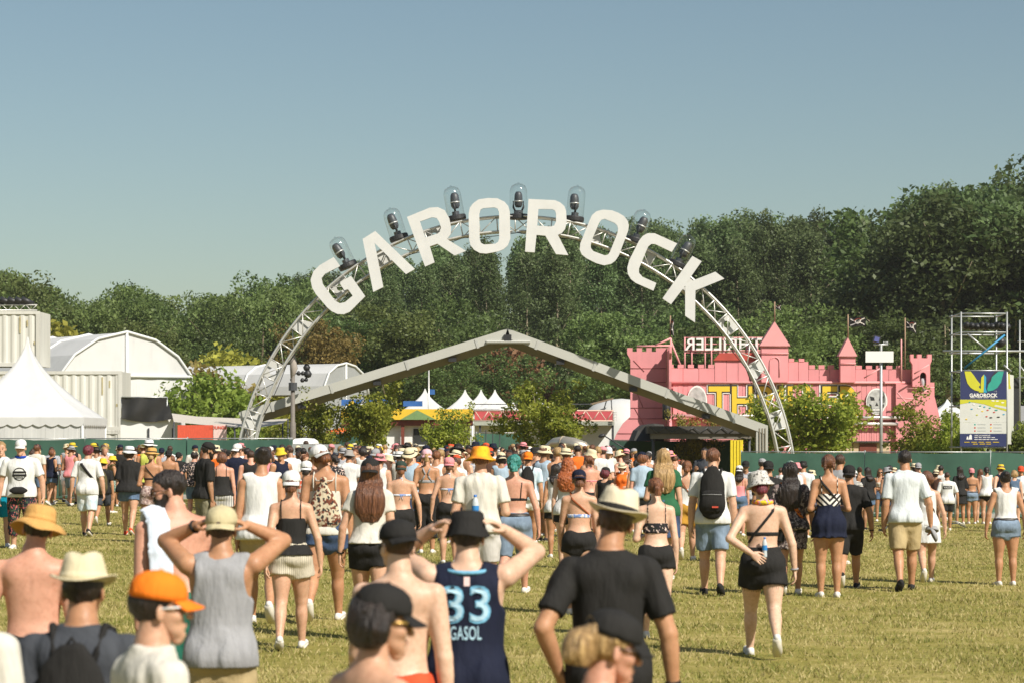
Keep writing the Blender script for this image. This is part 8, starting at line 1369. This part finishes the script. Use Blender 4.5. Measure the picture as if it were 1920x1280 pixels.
LEFTQ = [('woman in yellow hat, olive top and leaf camouflage shorts looking at her phone', 209, 853, 70, -60, 'f', 'tan', 'dark', YELH, C('olive_top', (0.14, 0.10, 0.04)), CAMO, ('bucket', 1.0, 0.15), 'short', ('tank', {'hem': 0.06}), ('shorts', {'len': 0.6, 'loose': 0.04}), ('phone', 'phone'), 1.25),
 ('dark haired man in sleeveless black top queuing at the left barrier', 226, 838 + 12, 62, -30, 'm', 'fair', 'dark', None, BLK, KHAKI, None, 'short', ('tank', {}), ('shorts', {'len': 0.85}), ('hang', 'bent'), 1.0),
 ('person in white cap and black shorts queuing at the left barrier', 245, 848, 62, -20, 'm', 'fair', 'auburn', WHITE, OFFW, BLK, ('cap',), 'short', ('tank', {}), ('shorts', {'len': 0.8}), ('bent', 'bent'), 0.95),
 ('man in navy hooped vest and dark cap queuing at the left barrier', 303, 838, 62, 4, 'm', 'tan', 'dark', NAVYC, HSTR, KHAKI, ('capback',), 'short', ('tank', {}), ('shorts', {'len': 0.85}), ('hang', 'bent'), 1.05),
 ('woman with dark bun and bare shoulders in the left queue', 336, 848, 62, -40, 'f', 'fair', 'dark', None, BLK, BLK, None, 'bun', ('bandeau', {'z1': 0.2, 'hem': 0.05}), ('skirt', {'len': 0.22}), ('hang', 'hang'), 1.0),
 ('red haired girl in white shirt and dark floral shorts by the left barrier', 218, 848 + 6, 60, 0, 'f', 'tan', 'crimson', None, WHITE, FLOR2, None, 'lowbun', ('tank', {}), ('shorts', {'len': 0.5}), ('hang', 'hang'), 0.9),
 ('man in black tee with yellow lanyard in front of the green fence', 334, 846, 66, -4, 'm', 'tan', 'dark', BLK, BLK, KHAKI, ('capback',), 'short', ('tee', {}), ('shorts', {'len': 0.85}), ('hang', 'hang'), 1.05),
 ('curly brown haired woman in white top near the left barrier', 322, 852, 72, 0, 'f', 'fair', 'auburn', None, WHITE, DEN, None, 'bob', ('tank', {}), ('shorts', {'len': 0.4}), ('hang', 'hang'), 1.0),
 ('man with dark cap and bare shoulders behind the straw hat woman', 316, 842, 74, -4, 'm', 'tan', 'dark', BLK, None, KHAKI, ('capback',), 'short', None, ('shorts', {'len': 0.85}), ('hang', 'hang'), 1.05),
 ('person in yellow hat facing the camera left of the arch foot', 455, 842, 66, 178, 'f', 'tan', 'brown', YELH, BLK, BLK, ('bucket', 1.0, 0.16), 'bob', ('tank', {}), ('shorts', {'len': 0.5}), ('hang', 'hang'), 1.0),
 ('man in sunglasses and blue shirt facing the camera near the arch foot', 441, 850, 68, 182, 'm', 'fair', 'blond', None, LBLUE, DEN, None, 'short', ('tee', {}), ('shorts', {'len': 0.8}), ('hang', 'hang'), 1.0),
 ('man in white cap and pale striped shirt at the green fence corner', 506, 836, 64, -20, 'm', 'fair', 'brown', WHITE, C('pale_hoops', (0.60, 0.62, 0.62), 'stripes_h', (0.36, 0.38, 0.38), sc=1.2), KHAKI, ('capback',), 'short', ('tee', {}), ('shorts', {'len': 0.85}), ('hang', 'bent'), 1.0),
 ('person in small blue bucket hat behind the white sleeveless top', 511, 866, 86, 0, 'f', 'tan', 'dark', C('blue_hat', (0.03, 0.09, 0.20)), BLK, DEN, ('bucket', 0.95, 0.15), 'bob', ('tank', {}), ('shorts', {'len': 0.5}), ('hang', 'hang'), 0.95)]
for lb, px, tp, s, yw, sx, sk, hr, hm, tm, bm_, ht, hair, top, bot, ar, bd_ in LEFTQ:
    m = {B: bm_}; m.update({'hat': hm} if hm else {}); m.update({T: tm} if tm else {}); pp(lb, px, tp, s, yw, sk, hr, m, sex=sx, lod=2, hair=hair, hat=ht, top=top, bottom=bot, arms=ar, build=bd_, glasses=1 if 'sunglasses' in lb else None)
# ------------------------------------------------------------------ right side, before the fence
RIGHTQ = [('woman in sunglasses, white top and denim shorts facing the camera', 1650, 877, 60, 176, 'f', 'tan', 'chestnut', None, OFFW, DEN, None, 'long', ('crop', {'hem': 0.13, 'z1': 0.22}), ('shorts', {'len': 0.4}), ('phone', 'bent'), 1.0, 'relax'),
 ('woman with hair bun in dark bikini and black shorts by the right fence', 1612, 874, 60, -4, 'f', 'tan', 'brown', None, BLK, BLK, None, 'bun', ('bikini', {}), ('shorts', {'len': 0.4}), ('bent', 'hang'), 1.0, 'relax'),
 ('woman in striped top and white cap behind the man in black polo', 1601, 880, 72, -10, 'f', 'fair', 'dark', WHITE, C('white_hoops', (0.70, 0.68, 0.62), 'stripes_h', (0.06, 0.06, 0.08), sc=0.8), BLK, ('capback',), 'bob', ('tee', {}), ('shorts', {'len': 0.5}), ('hang', 'hang'), 1.0, 'stand'),
 ('boy in white tee with a black name box on the back and black shorts', 1776, 884, 67, -2, 'm', 'tan', 'brown', None, WHITE, BLK, None, 'buzz', ('tee', {'loose': 0.045, 'sl': 0.85, 'hem': -0.06}), ('shorts', {'len': 0.75}), ('hang_out', 'hang_out'), 1.0, 'walkr'),
 ('woman in pink cap, bikini top and denim shorts by the right barrier', 1822, 876, 62, 0, 'f', 'tan', 'brown', PINKC, BLK, DEN2, ('capback',), 'lowbun', ('bikini', {'halter': False}), ('shorts', {'len': 0.4, 'belt': 1, 'waist': 0.07}), ('hang', 'hang'), 1.0, 'relax'),
 ('dark haired woman in long black clothes left of the pink cap', 1800, 873, 62, 10, 'f', 'tan', 'dark', None, BLK, BLK, None, 'long', ('kimono',), ('shorts', {'len': 0.6}), ('hang', 'hang'), 0.95, 'stand'),
 ('brown haired woman in denim shorts just right of the pink cap', 1838, 878, 61, -10, 'f', 'fair', 'chestnut', None, OFFW, DEN, None, 'long', ('cami', {'z1': 0.21, 'hem': 0.05}), ('shorts', {'len': 0.4}), ('hang', 'hang'), 0.9, 'stand'),
 ('woman in teal and white top with bent arms by the right fence', 1850, 874, 62, -6, 'f', 'fair', 'dark', None, C('teal_white', (0.68, 0.68, 0.66)), BLK, None, 'lowbun', ('tank', {'hem': -0.03, 'loose': 0.05}), ('shorts', {'len': 0.3}), ('bent', 'bent'), 1.0, 'stand'),
 ('man in red cap and white tee at the right edge before the fence', 1914, 872, 66, 172, 'm', 'tan', 'dark', RED_S, C('ice_white', (0.60, 0.64, 0.65)), BLK, ('cap',), 'short', ('tee', {}), ('shorts', {'len': 0.8}), ('bent', 'hang'), 1.1, 'stand'),
 ('blond person half hidden by the woman in denim shorts at the right', 1902, 880, 68, 0, 'f', 'fair', 'blond', None, DEN, DEN, None, 'bob', ('tank', {}), ('shorts', {'len': 0.5}), ('hang', 'hang'), 0.95, 'stand'),
 ('man in black hat and white tee before the right fence corner', 1506, 863, 72, -12, 'm', 'tan', 'dark', BLK, C('ice_white', (0.60, 0.64, 0.65)), BLK, ('bucket', 0.9, 0.13), 'short', ('tee', {}), ('shorts', {'len': 0.8}), ('bent', 'hang'), 1.0, 'stand'),
 ('person in pink bucket hat left of the man in black hat', 1494, 866, 74, 10, 'f', 'fair', 'brown', PINKC, C('pale_pink_top', (0.64, 0.44, 0.40)), DEN, ('bucket', 1.0, 0.14), 'bob', ('tank', {}), ('shorts', {'len': 0.5}), ('hang', 'hang'), 1.0, 'stand'),
 ('person in patterned cap beside the pink bucket hat', 1482, 862, 76, 0, 'm', 'fair', 'brown', CAMO, WHITE, DEN, ('capback',), 'short', ('tee', {}), ('shorts', {'len': 0.8}), ('hang', 'hang'), 1.0, 'stand'),
 ('man in grey cap behind the tall man in the pale tee', 1722, 866, 64, 0, 'm', 'fair', 'brown', GREYM, OFFW, BLK, ('capback',), 'short', ('tank', {}), ('shorts', {'len': 0.8}), ('hang', 'hang'), 1.0, 'stand'),
 ('dark haired man with bare shoulders by the right barrier', 1764, 871, 62, -14, 'm', 'fair', 'dark', None, WHITE, BLK, None, 'short', ('tank', {}), ('shorts', {'len': 0.8}), ('hang', 'hang'), 0.95, 'stand'),
 ('dark haired person at the fence left of the tall man', 1672, 874, 62, 0, 'm', 'tan', 'dark', None, BLK, DEN, None, 'short', ('tee', {}), ('shorts', {'len': 0.8}), ('hang', 'hang'), 0.95, 'stand'),
 ('man in black cap with emblem and white vest facing the camera by the yellow panel', 1398, 862, 72, 176, 'm', 'olive', 'dark', BLK, HSTR, BLK, ('cap',), 'short', ('tank', {}), ('shorts', {'len': 0.8}), ('hang', 'hang'), 1.0, 'stand'),
 ('woman in white cap with long dark hair right of the man with the backpack', 1386, 871, 76, -10, 'f', 'pink', 'dark', WHITE, PINKC, DEN, ('capback',), 'long', ('cami', {'z1': 0.2}), ('shorts', {'len': 0.5}), ('hang', 'hang'), 1.0, 'stand'),
 ('man in grey cap and white tee left of the green fence corner', 1428, 858, 70, -30, 'm', 'tan', 'dark', GREYM, WHITE, BLK, ('cap',), 'short', ('tee', {}), ('shorts', {'len': 0.8}), ('hang', 'hang'), 1.0, 'stand'),
 ('dark haired man in dark clothes with raised hands by the stage hoarding', 1322, 838, 66, 160, 'm', 'olive', 'dark', None, CHAR, BLK, None, 'short', ('tee', {}), ('shorts', {'len': 0.8}), ('phone', 'phone'), 1.05, 'stand')]
for lb, px, tp, s, yw, sx, sk, hr, hm, tm, bm_, ht, hair, top, bot, ar, bd_, lg in RIGHTQ:
    m = {B: bm_}; m.update({'hat': hm} if hm else {}); m.update({T: tm} if tm else {}); p = pp(lb, px, tp, s, yw, sk, hr, m, sex=sx, lod=2, hair=hair, hat=ht, top=top, bottom=bot, arms=ar, build=bd_, legs=lg, glasses=1 if 'sunglasses' in lb else None)
    if 'name box' in lb: hz_ = p.G.S['hip'][2]; H = p.G.H; decal(p, 'shirt', [grid(0, hz_ + 0.22 * H, 0.27, 0.095)], BLK, 'name_box', 0.006); decal_text(p, 'shirt', 'VALOU', 0, hz_ + 0.22 * H, 0.23, 0.058, WHITE, 'name_lettering', 0.012, 0.012)
# ------------------------------------------------------------------ named heads in the crowd, then the rest of it
MIDQ = [('woman in pink cap and grey bra top with a ponytail', 800, 840, 108, 0, 'f', 'tan', 'blond', C('pale_pink_cap', (0.72, 0.42, 0.46)), GREYM, BLK, ('capback',), 'pony', ('bikini', {'racer': 1, 'halter': False, 'z': 0.17, 'bw': 0.02}), ('pants', {'len': 1.5}), ('hang', 'hang'), 1.0),
 ('woman in coral pink cap and halter bikini beside the bucket hat man', 842, 855, 118, 2, 'f', 'fair', 'chestnut', PINKC, BLUEW, BLK, ('capback',), 'lowbun', ('bikini', {}), ('shorts', {'len': 0.4}), ('hang_out', 'hang'), 1.0),
 ('woman in halter bikini with dark scarf and bun behind the long brown hair', 752, 862, 128, 4, 'f', 'fair', 'auburn', C('dark_scarf', (0.03, 0.05, 0.04)), BLUEW, BLK, ('capback', 0.96), 'lowbun', ('bikini', {}), ('shorts', {'len': 0.4}), ('hang', 'hang_out'), 1.05),
 ('person stretching both arms overhead in the crowd below the tall young tree', 729, 840, 78, 0, 'f', 'fair', 'blond', WHITE, WHITE, DEN, ('capback',), 'lowbun', ('tank', {}), ('shorts', {'len': 0.5}), ('up', 'up'), 1.0),
 ('man in neon green cap in the crowd', 843, 852, 74, -30, 'm', 'fair', 'brown', C('neon', (0.40, 0.62, 0.06)), WHITE, DEN, ('capback',), 'short', ('tee', {}), ('shorts', {'len': 0.8}), ('hang', 'hang'), 1.0),
 ('shirtless ginger man left of the bucket hat man', 866, 846, 84, 0, 'm', 'pale', 'auburn', None, None, DEN, None, 'buzz', None, ('shorts', {'len': 0.8}), ('hang', 'hang'), 1.0),
 ('woman in grey sporty top with dark hair before the pink cap', 783, 850, 92, -10, 'f', 'tan', 'dark', None, GREYM, BLK, None, 'lowbun', ('tank', {}), ('shorts', {'len': 0.5}), ('hang', 'hang'), 1.0),
 ('person in straw hat and sunglasses looking right in the crowd', 768, 847, 84, -70, 'm', 'fair', 'dark', CREAM, WHITE, DEN, ('fedora', 1.0, 0.15), 'short', ('tee', {}), ('shorts', {'len': 0.8}), ('hang', 'hang'), 1.0),
 ('person in grey bucket hat and white tee left of the long brown hair', 654, 842, 90, 0, 'm', 'tan', 'dark', C('grey_hat', (0.30, 0.28, 0.26)), WHITE, DEN, ('bucket', 1.0, 0.15), 'short', ('tee', {}), ('shorts', {'len': 0.8}), ('hang', 'hang'), 1.0),
 ('woman in red and white flowered top behind the white cap', 574, 862, 130, 0, 'f', 'fair', 'dark', WHITE, REDW, DEN, ('capback',), 'lowbun', ('tank', {}), ('shorts', {'len': 0.5}), ('hang', 'hang'), 1.05),
 ('person in orange tee raising a hand beside the backpack', 1024, 862, 92, -40, 'm', 'tan', 'dark', None, ORANGE, C('blue_shorts', (0.02, 0.09, 0.36)), None, 'short', ('tee', {}), ('shorts', {'len': 0.8}), ('phone', 'bent'), 1.0),
 ('woman in straw hat and orange top facing the camera in the crowd', 1166, 866, 82, 170, 'f', 'fair', 'dark', CREAM, ORANGE, DEN, ('straw', 1.0, 0.17, 0.02), 'bob', ('tank', {}), ('shorts', {'len': 0.5}), ('bent', 'bent'), 1.0),
 ('woman with dark braids and black bra straps in the crowd', 1194, 860, 88, 6, 'f', 'tan', 'dark', None, BLK, GREYM, None, 'braids', ('bikini', {'over': 2, 'halter': False, 'z': 0.16}), ('shorts', {'len': 0.5}), ('bent', 'hang'), 1.0),
 ('person in black cap with crimson curls behind the navy bandana', 1134, 874, 108, -30, 'f', 'fair', 'crimson', BLK, BLK, BLK, ('cap',), 'bob', ('tank', {}), ('shorts', {'len': 0.5}), ('hang', 'hang'), 1.0),
 ('person in red cap in the crowd right of the red curls', 1143, 872, 80, 0, 'm', 'tan', 'dark', RED_S, BLK, BLK, ('capback',), 'short', ('tee', {}), ('shorts', {'len': 0.8}), ('hang', 'hang'), 1.0),
 ('woman with long dark hair and white top left of the red curls', 1042, 868, 112, 0, 'f', 'tan', 'dark', None, WHITE, BLK, None, 'long', ('tank', {}), ('shorts', {'len': 0.4}), ('hang', 'hang'), 0.95)]
for lb, px, tp, s, yw, sx, sk, hr, hm, tm, bm_, ht, hair, top, bot, ar, bd_ in MIDQ:
    m = {B: bm_}; m.update({'hat': hm} if hm else {}); m.update({T: tm} if tm else {}); pp(lb, px, tp, s, yw, sk, hr, m, sex=sx, lod=1 if s > 105 else 2, hair=hair, hat=ht, top=top, bottom=bot, arms=ar, build=bd_, glasses=1 if 'sunglasses' in lb else None)
rc = random.Random(23)
ZONES = [(345, 'along the left fence'), (455, 'left of the arch leg'), (560, 'below the left arch leg'), (680, 'before the orange parasols'), (800, 'below the tall young tree'), (890, 'before the yellow stall'), (1000, 'before the green screen'), (1120, 'before the silver tube'), (1400, 'before the stage hoarding'), (2000, 'along the right fence')]
ARCH = []
for i in range(34):
    sx = 'f' if i % 2 else 'm'; ht = [None, ('capback',), None, ('bucket', 1.0, 0.15), ('straw', 1.0, 0.17, 0.02), None, ('cap',), None][(i * 5 + i // 8) % 8]
    ARCH.append(dict(sex=sx, hat=ht, hair=rc.choice(['lowbun', 'bob', 'long', 'bun', 'pony'] if sx == 'f' else ['short', 'short', 'volume', 'buzz']), arms=rc.choice([('hang', 'hang'), ('hang', 'bent'), ('bent', 'bent'), ('hang', 'phone'), ('hip', 'hang')]), legs=rc.choice(['stand', 'relax', 'walkl']), build=rc.choice([0.95, 1.0, 1.06]), head=rc.choice([(0, 0, 0), (25, 5, 0), (-30, 0, 4), (10, 10, 0)]),
        top=rc.choice([('tank', {}), ('cami', {'z1': 0.215, 'hem': 0.03}), ('bikini', {}), ('tee', {}), ('tank', {})] if sx == 'f' else [('tee', {}), ('tee', {}), ('tank', {}), None]), bottom=('shorts', {'len': 0.5 if sx == 'f' else 0.85}), lod=3, glasses=None))
TOPC = [('white', WHITE), ('white', WHITE), ('white', WHITE), ('black', BLK), ('black', BLK), ('cream', OFFW), ('grey', GREYM), ('pale blue', LBLUE), ('orange', ORANGE), ('floral', FLOR), ('striped', HSTR), ('pink', PINKC), ('navy', NAVYC), ('black', BLK), ('brown', C('brown_tee', (0.09, 0.045, 0.03)))]
HATC = [('white', WHITE), ('black', BLK), ('cream', CREAM), ('cream', CREAM), ('pink', PINKC), ('beige', CREAM), ('navy', NAVYC), ('yellow', YELH), ('grey', GREYM), ('red', RED_S)]
TOPN = {'tee': 'tee', 'tank': 'sleeveless top', 'cami': 'strap top', 'bikini': 'bikini top', None: None}; HATN = {'capback': 'backward cap', 'cap': 'cap', 'bucket': 'bucket hat', 'straw': 'brimmed hat'}
FARCH = [dict(a_, lod=4) for a_ in ARCH[:16]]; FAR = []
spots = []; tries = 0
while len(spots) < 285 and tries < 40000:
    tries += 1; d = 45 + 45 * rc.random() ** 0.8; lim = (345, 1280) if d > 58 else (430, 1265); px = rc.uniform(*lim); x = PX(px, d)
    if d > 78 and px < 548: continue
    if d > 82 and (px < 560 or px > 1400): continue
    if all((x - a) ** 2 + (d - b) ** 2 > 0.62 ** 2 for a, b in spots): spots.append((x, d))
for n_, (l0, l1), (d0, d1) in ((20, (165, 345), (68, 77)), (10, (60, 200), (70, 77)), (15, (1400, 1910), (66, 75))):
    k = tries = 0
    while k < n_ and tries < 4000:
        tries += 1; d = rc.uniform(d0, d1); x = PX(rc.uniform(l0, l1), d)
        if all((x - a) ** 2 + (d - b) ** 2 > 0.5 ** 2 for a, b in spots) and all(abs(960 + x / d * FPX - q) > 11 for q in (163, 242, 284, 209, 303, 336, 1494, 1506, 1554, 1592, 1612, 1650, 1697, 1740, 1776, 1800, 1822, 1850, 1888)): spots.append((x, d)); k += 1
for j, (x, d) in enumerate(spots):
    a = dict(ARCH[rc.randrange(len(ARCH))]); px = 960 + x / d * FPX; far = d > 76; tn, tm = rc.choice(TOPC) if not far else rc.choice([('black', BLK), ('charcoal', CHAR), ('navy', NAVYC), ('white', WHITE), ('brown', C('brown_tee', (0.09, 0.045, 0.03)))]); hn, hm = rc.choice(HATC); hr = rc.choice(['brown', 'dark', 'dark', 'chestnut', 'brown', 'blond', 'auburn']); sk = rc.choice(['fair', 'tan', 'fair', 'pink', 'olive', 'tan'] if not far else ['tan', 'olive', 'brown', 'fair']); bmn = rc.choice([DEN, DEND, BLK, KHAKI, DEN2, BLK])  # rear rows get darker clothes and skin, with shade put into the colours
    zone = next(z for l_, z in ZONES if px < l_); hd_ = (hn + ' ' + HATN[a['hat'][0]]) if a['hat'] else {'brown': 'brown', 'dark': 'dark', 'chestnut': 'chestnut', 'blond': 'blond', 'auburn': 'reddish'}[hr] + ' ' + {'short': 'short hair', 'volume': 'thick hair', 'buzz': 'cropped hair', 'lowbun': 'low bun', 'bob': 'bobbed hair', 'long': 'long hair', 'bun': 'top bun', 'pony': 'ponytail'}[a['hair']]
    tk = a['top'][0] if a['top'] else None; lb = '%s, %s, in the %s crowd %s' % (hd_, (tn + ' ' + TOPN[tk]) if tk else 'bare back', 'rear' if far else ('front' if d < 60 else 'middle'), zone)
    yw = rc.gauss(0, 22) if rc.random() < 0.85 else rc.uniform(120, 240); hgt = rc.gauss(1.76, 0.05) if a['sex'] == 'm' else rc.gauss(1.66, 0.05)
    cm = {'skin': S_[sk], 'hair': H_[hr], T: tm, B: bmn, 'hat': hm, 'shoe': WHITE if j % 2 else SHOEB}; hgt = min(1.9, max(1.52, hgt)) + (0.05 if a['hat'] else 0)
    if d > 72.5 and 345 < px < 1400:        # the far rows read as one mass
        sp = dict(DEF); sp.update(FARCH[j % len(FARCH)]); G = person_geo(sp); tz = max(max(vv.co.z for vv in me.vertices) for n_, me, s_ in G.parts); sc = hgt / tz; M4 = Matrix.Translation((x, d, float(ground_z(x, d)))) @ Matrix.Rotation(R(yw), 4, 'Z') @ Matrix.Scale(sc, 4)
        for n_, me, slot in G.parts: FAR.append((me, np.array(M4), cm.get(slot) or {'sole': SHOEB, 'band': BLK}.get(slot) or tm))
    else: person(lb, None, None, None, yw, hgt, cm, 'crowd before the stalls', (x, d), **a)
if FAR:
    V, LI, LS, MI, ml, nv, nl = [], [], [], [], [], 0, 0
    for me, M4, m in FAR:
        v = np.empty(len(me.vertices) * 3, np.float32); me.vertices.foreach_get('co', v); v = v.reshape(-1, 3) @ M4[:3, :3].T + M4[:3, 3]; li = np.empty(len(me.loops), np.int32); me.loops.foreach_get('vertex_index', li); ls = np.empty(len(me.polygons), np.int32); me.polygons.foreach_get('loop_start', ls)
        if m not in ml: ml.append(m)
        V.append(v); LI.append(li + nv); LS.append(ls + nl); MI.append(np.full(len(ls), ml.index(m), np.int32)); nv += len(v); nl += len(li)
    me = bpy.data.meshes.new('crowd'); me.vertices.add(nv); me.vertices.foreach_set('co', np.concatenate(V).astype(np.float32).ravel()); me.loops.add(nl); me.loops.foreach_set('vertex_index', np.concatenate(LI).astype(np.int32)); ls = np.concatenate(LS).astype(np.int32); me.polygons.add(len(ls)); me.polygons.foreach_set('loop_start', ls)
    for m in ml: me.materials.append(m)
    me.polygons.foreach_set('material_index', np.concatenate(MI)); me.update(calc_edges=True); me.polygons.foreach_set('use_smooth', [True] * len(me.polygons))
    o = bpy.data.objects.new('crowd', me); COL.objects.link(o); tag(o, 'far rows of the crowd packed together before the stalls', 'crowd', kind='stuff')
# ------------------------------------------------------------------ thin air volume added over the field to lift dark tones
hm_ = bpy.data.materials.new('added_haze'); hm_.use_nodes = True; hn_ = hm_.node_tree.nodes; hn_.remove(hn_['Principled BSDF']); pv = hn_.new('ShaderNodeVolumePrincipled'); pv.inputs['Color'].default_value = (0.95, 0.93, 0.86, 1); pv.inputs['Density'].default_value = 0.00018; pv.inputs['Anisotropy'].default_value = 0.2; hm_.node_tree.links.new(pv.outputs[0], hn_['Material Output'].inputs['Volume'])
mb = MB(); mb.bbox((-160, -20, -1.8), (160, 330, 34)); tag(mb.build('added_haze', hm_), 'thin pale air volume added over the field to lift dark tones', 'added_haze', kind='stuff')
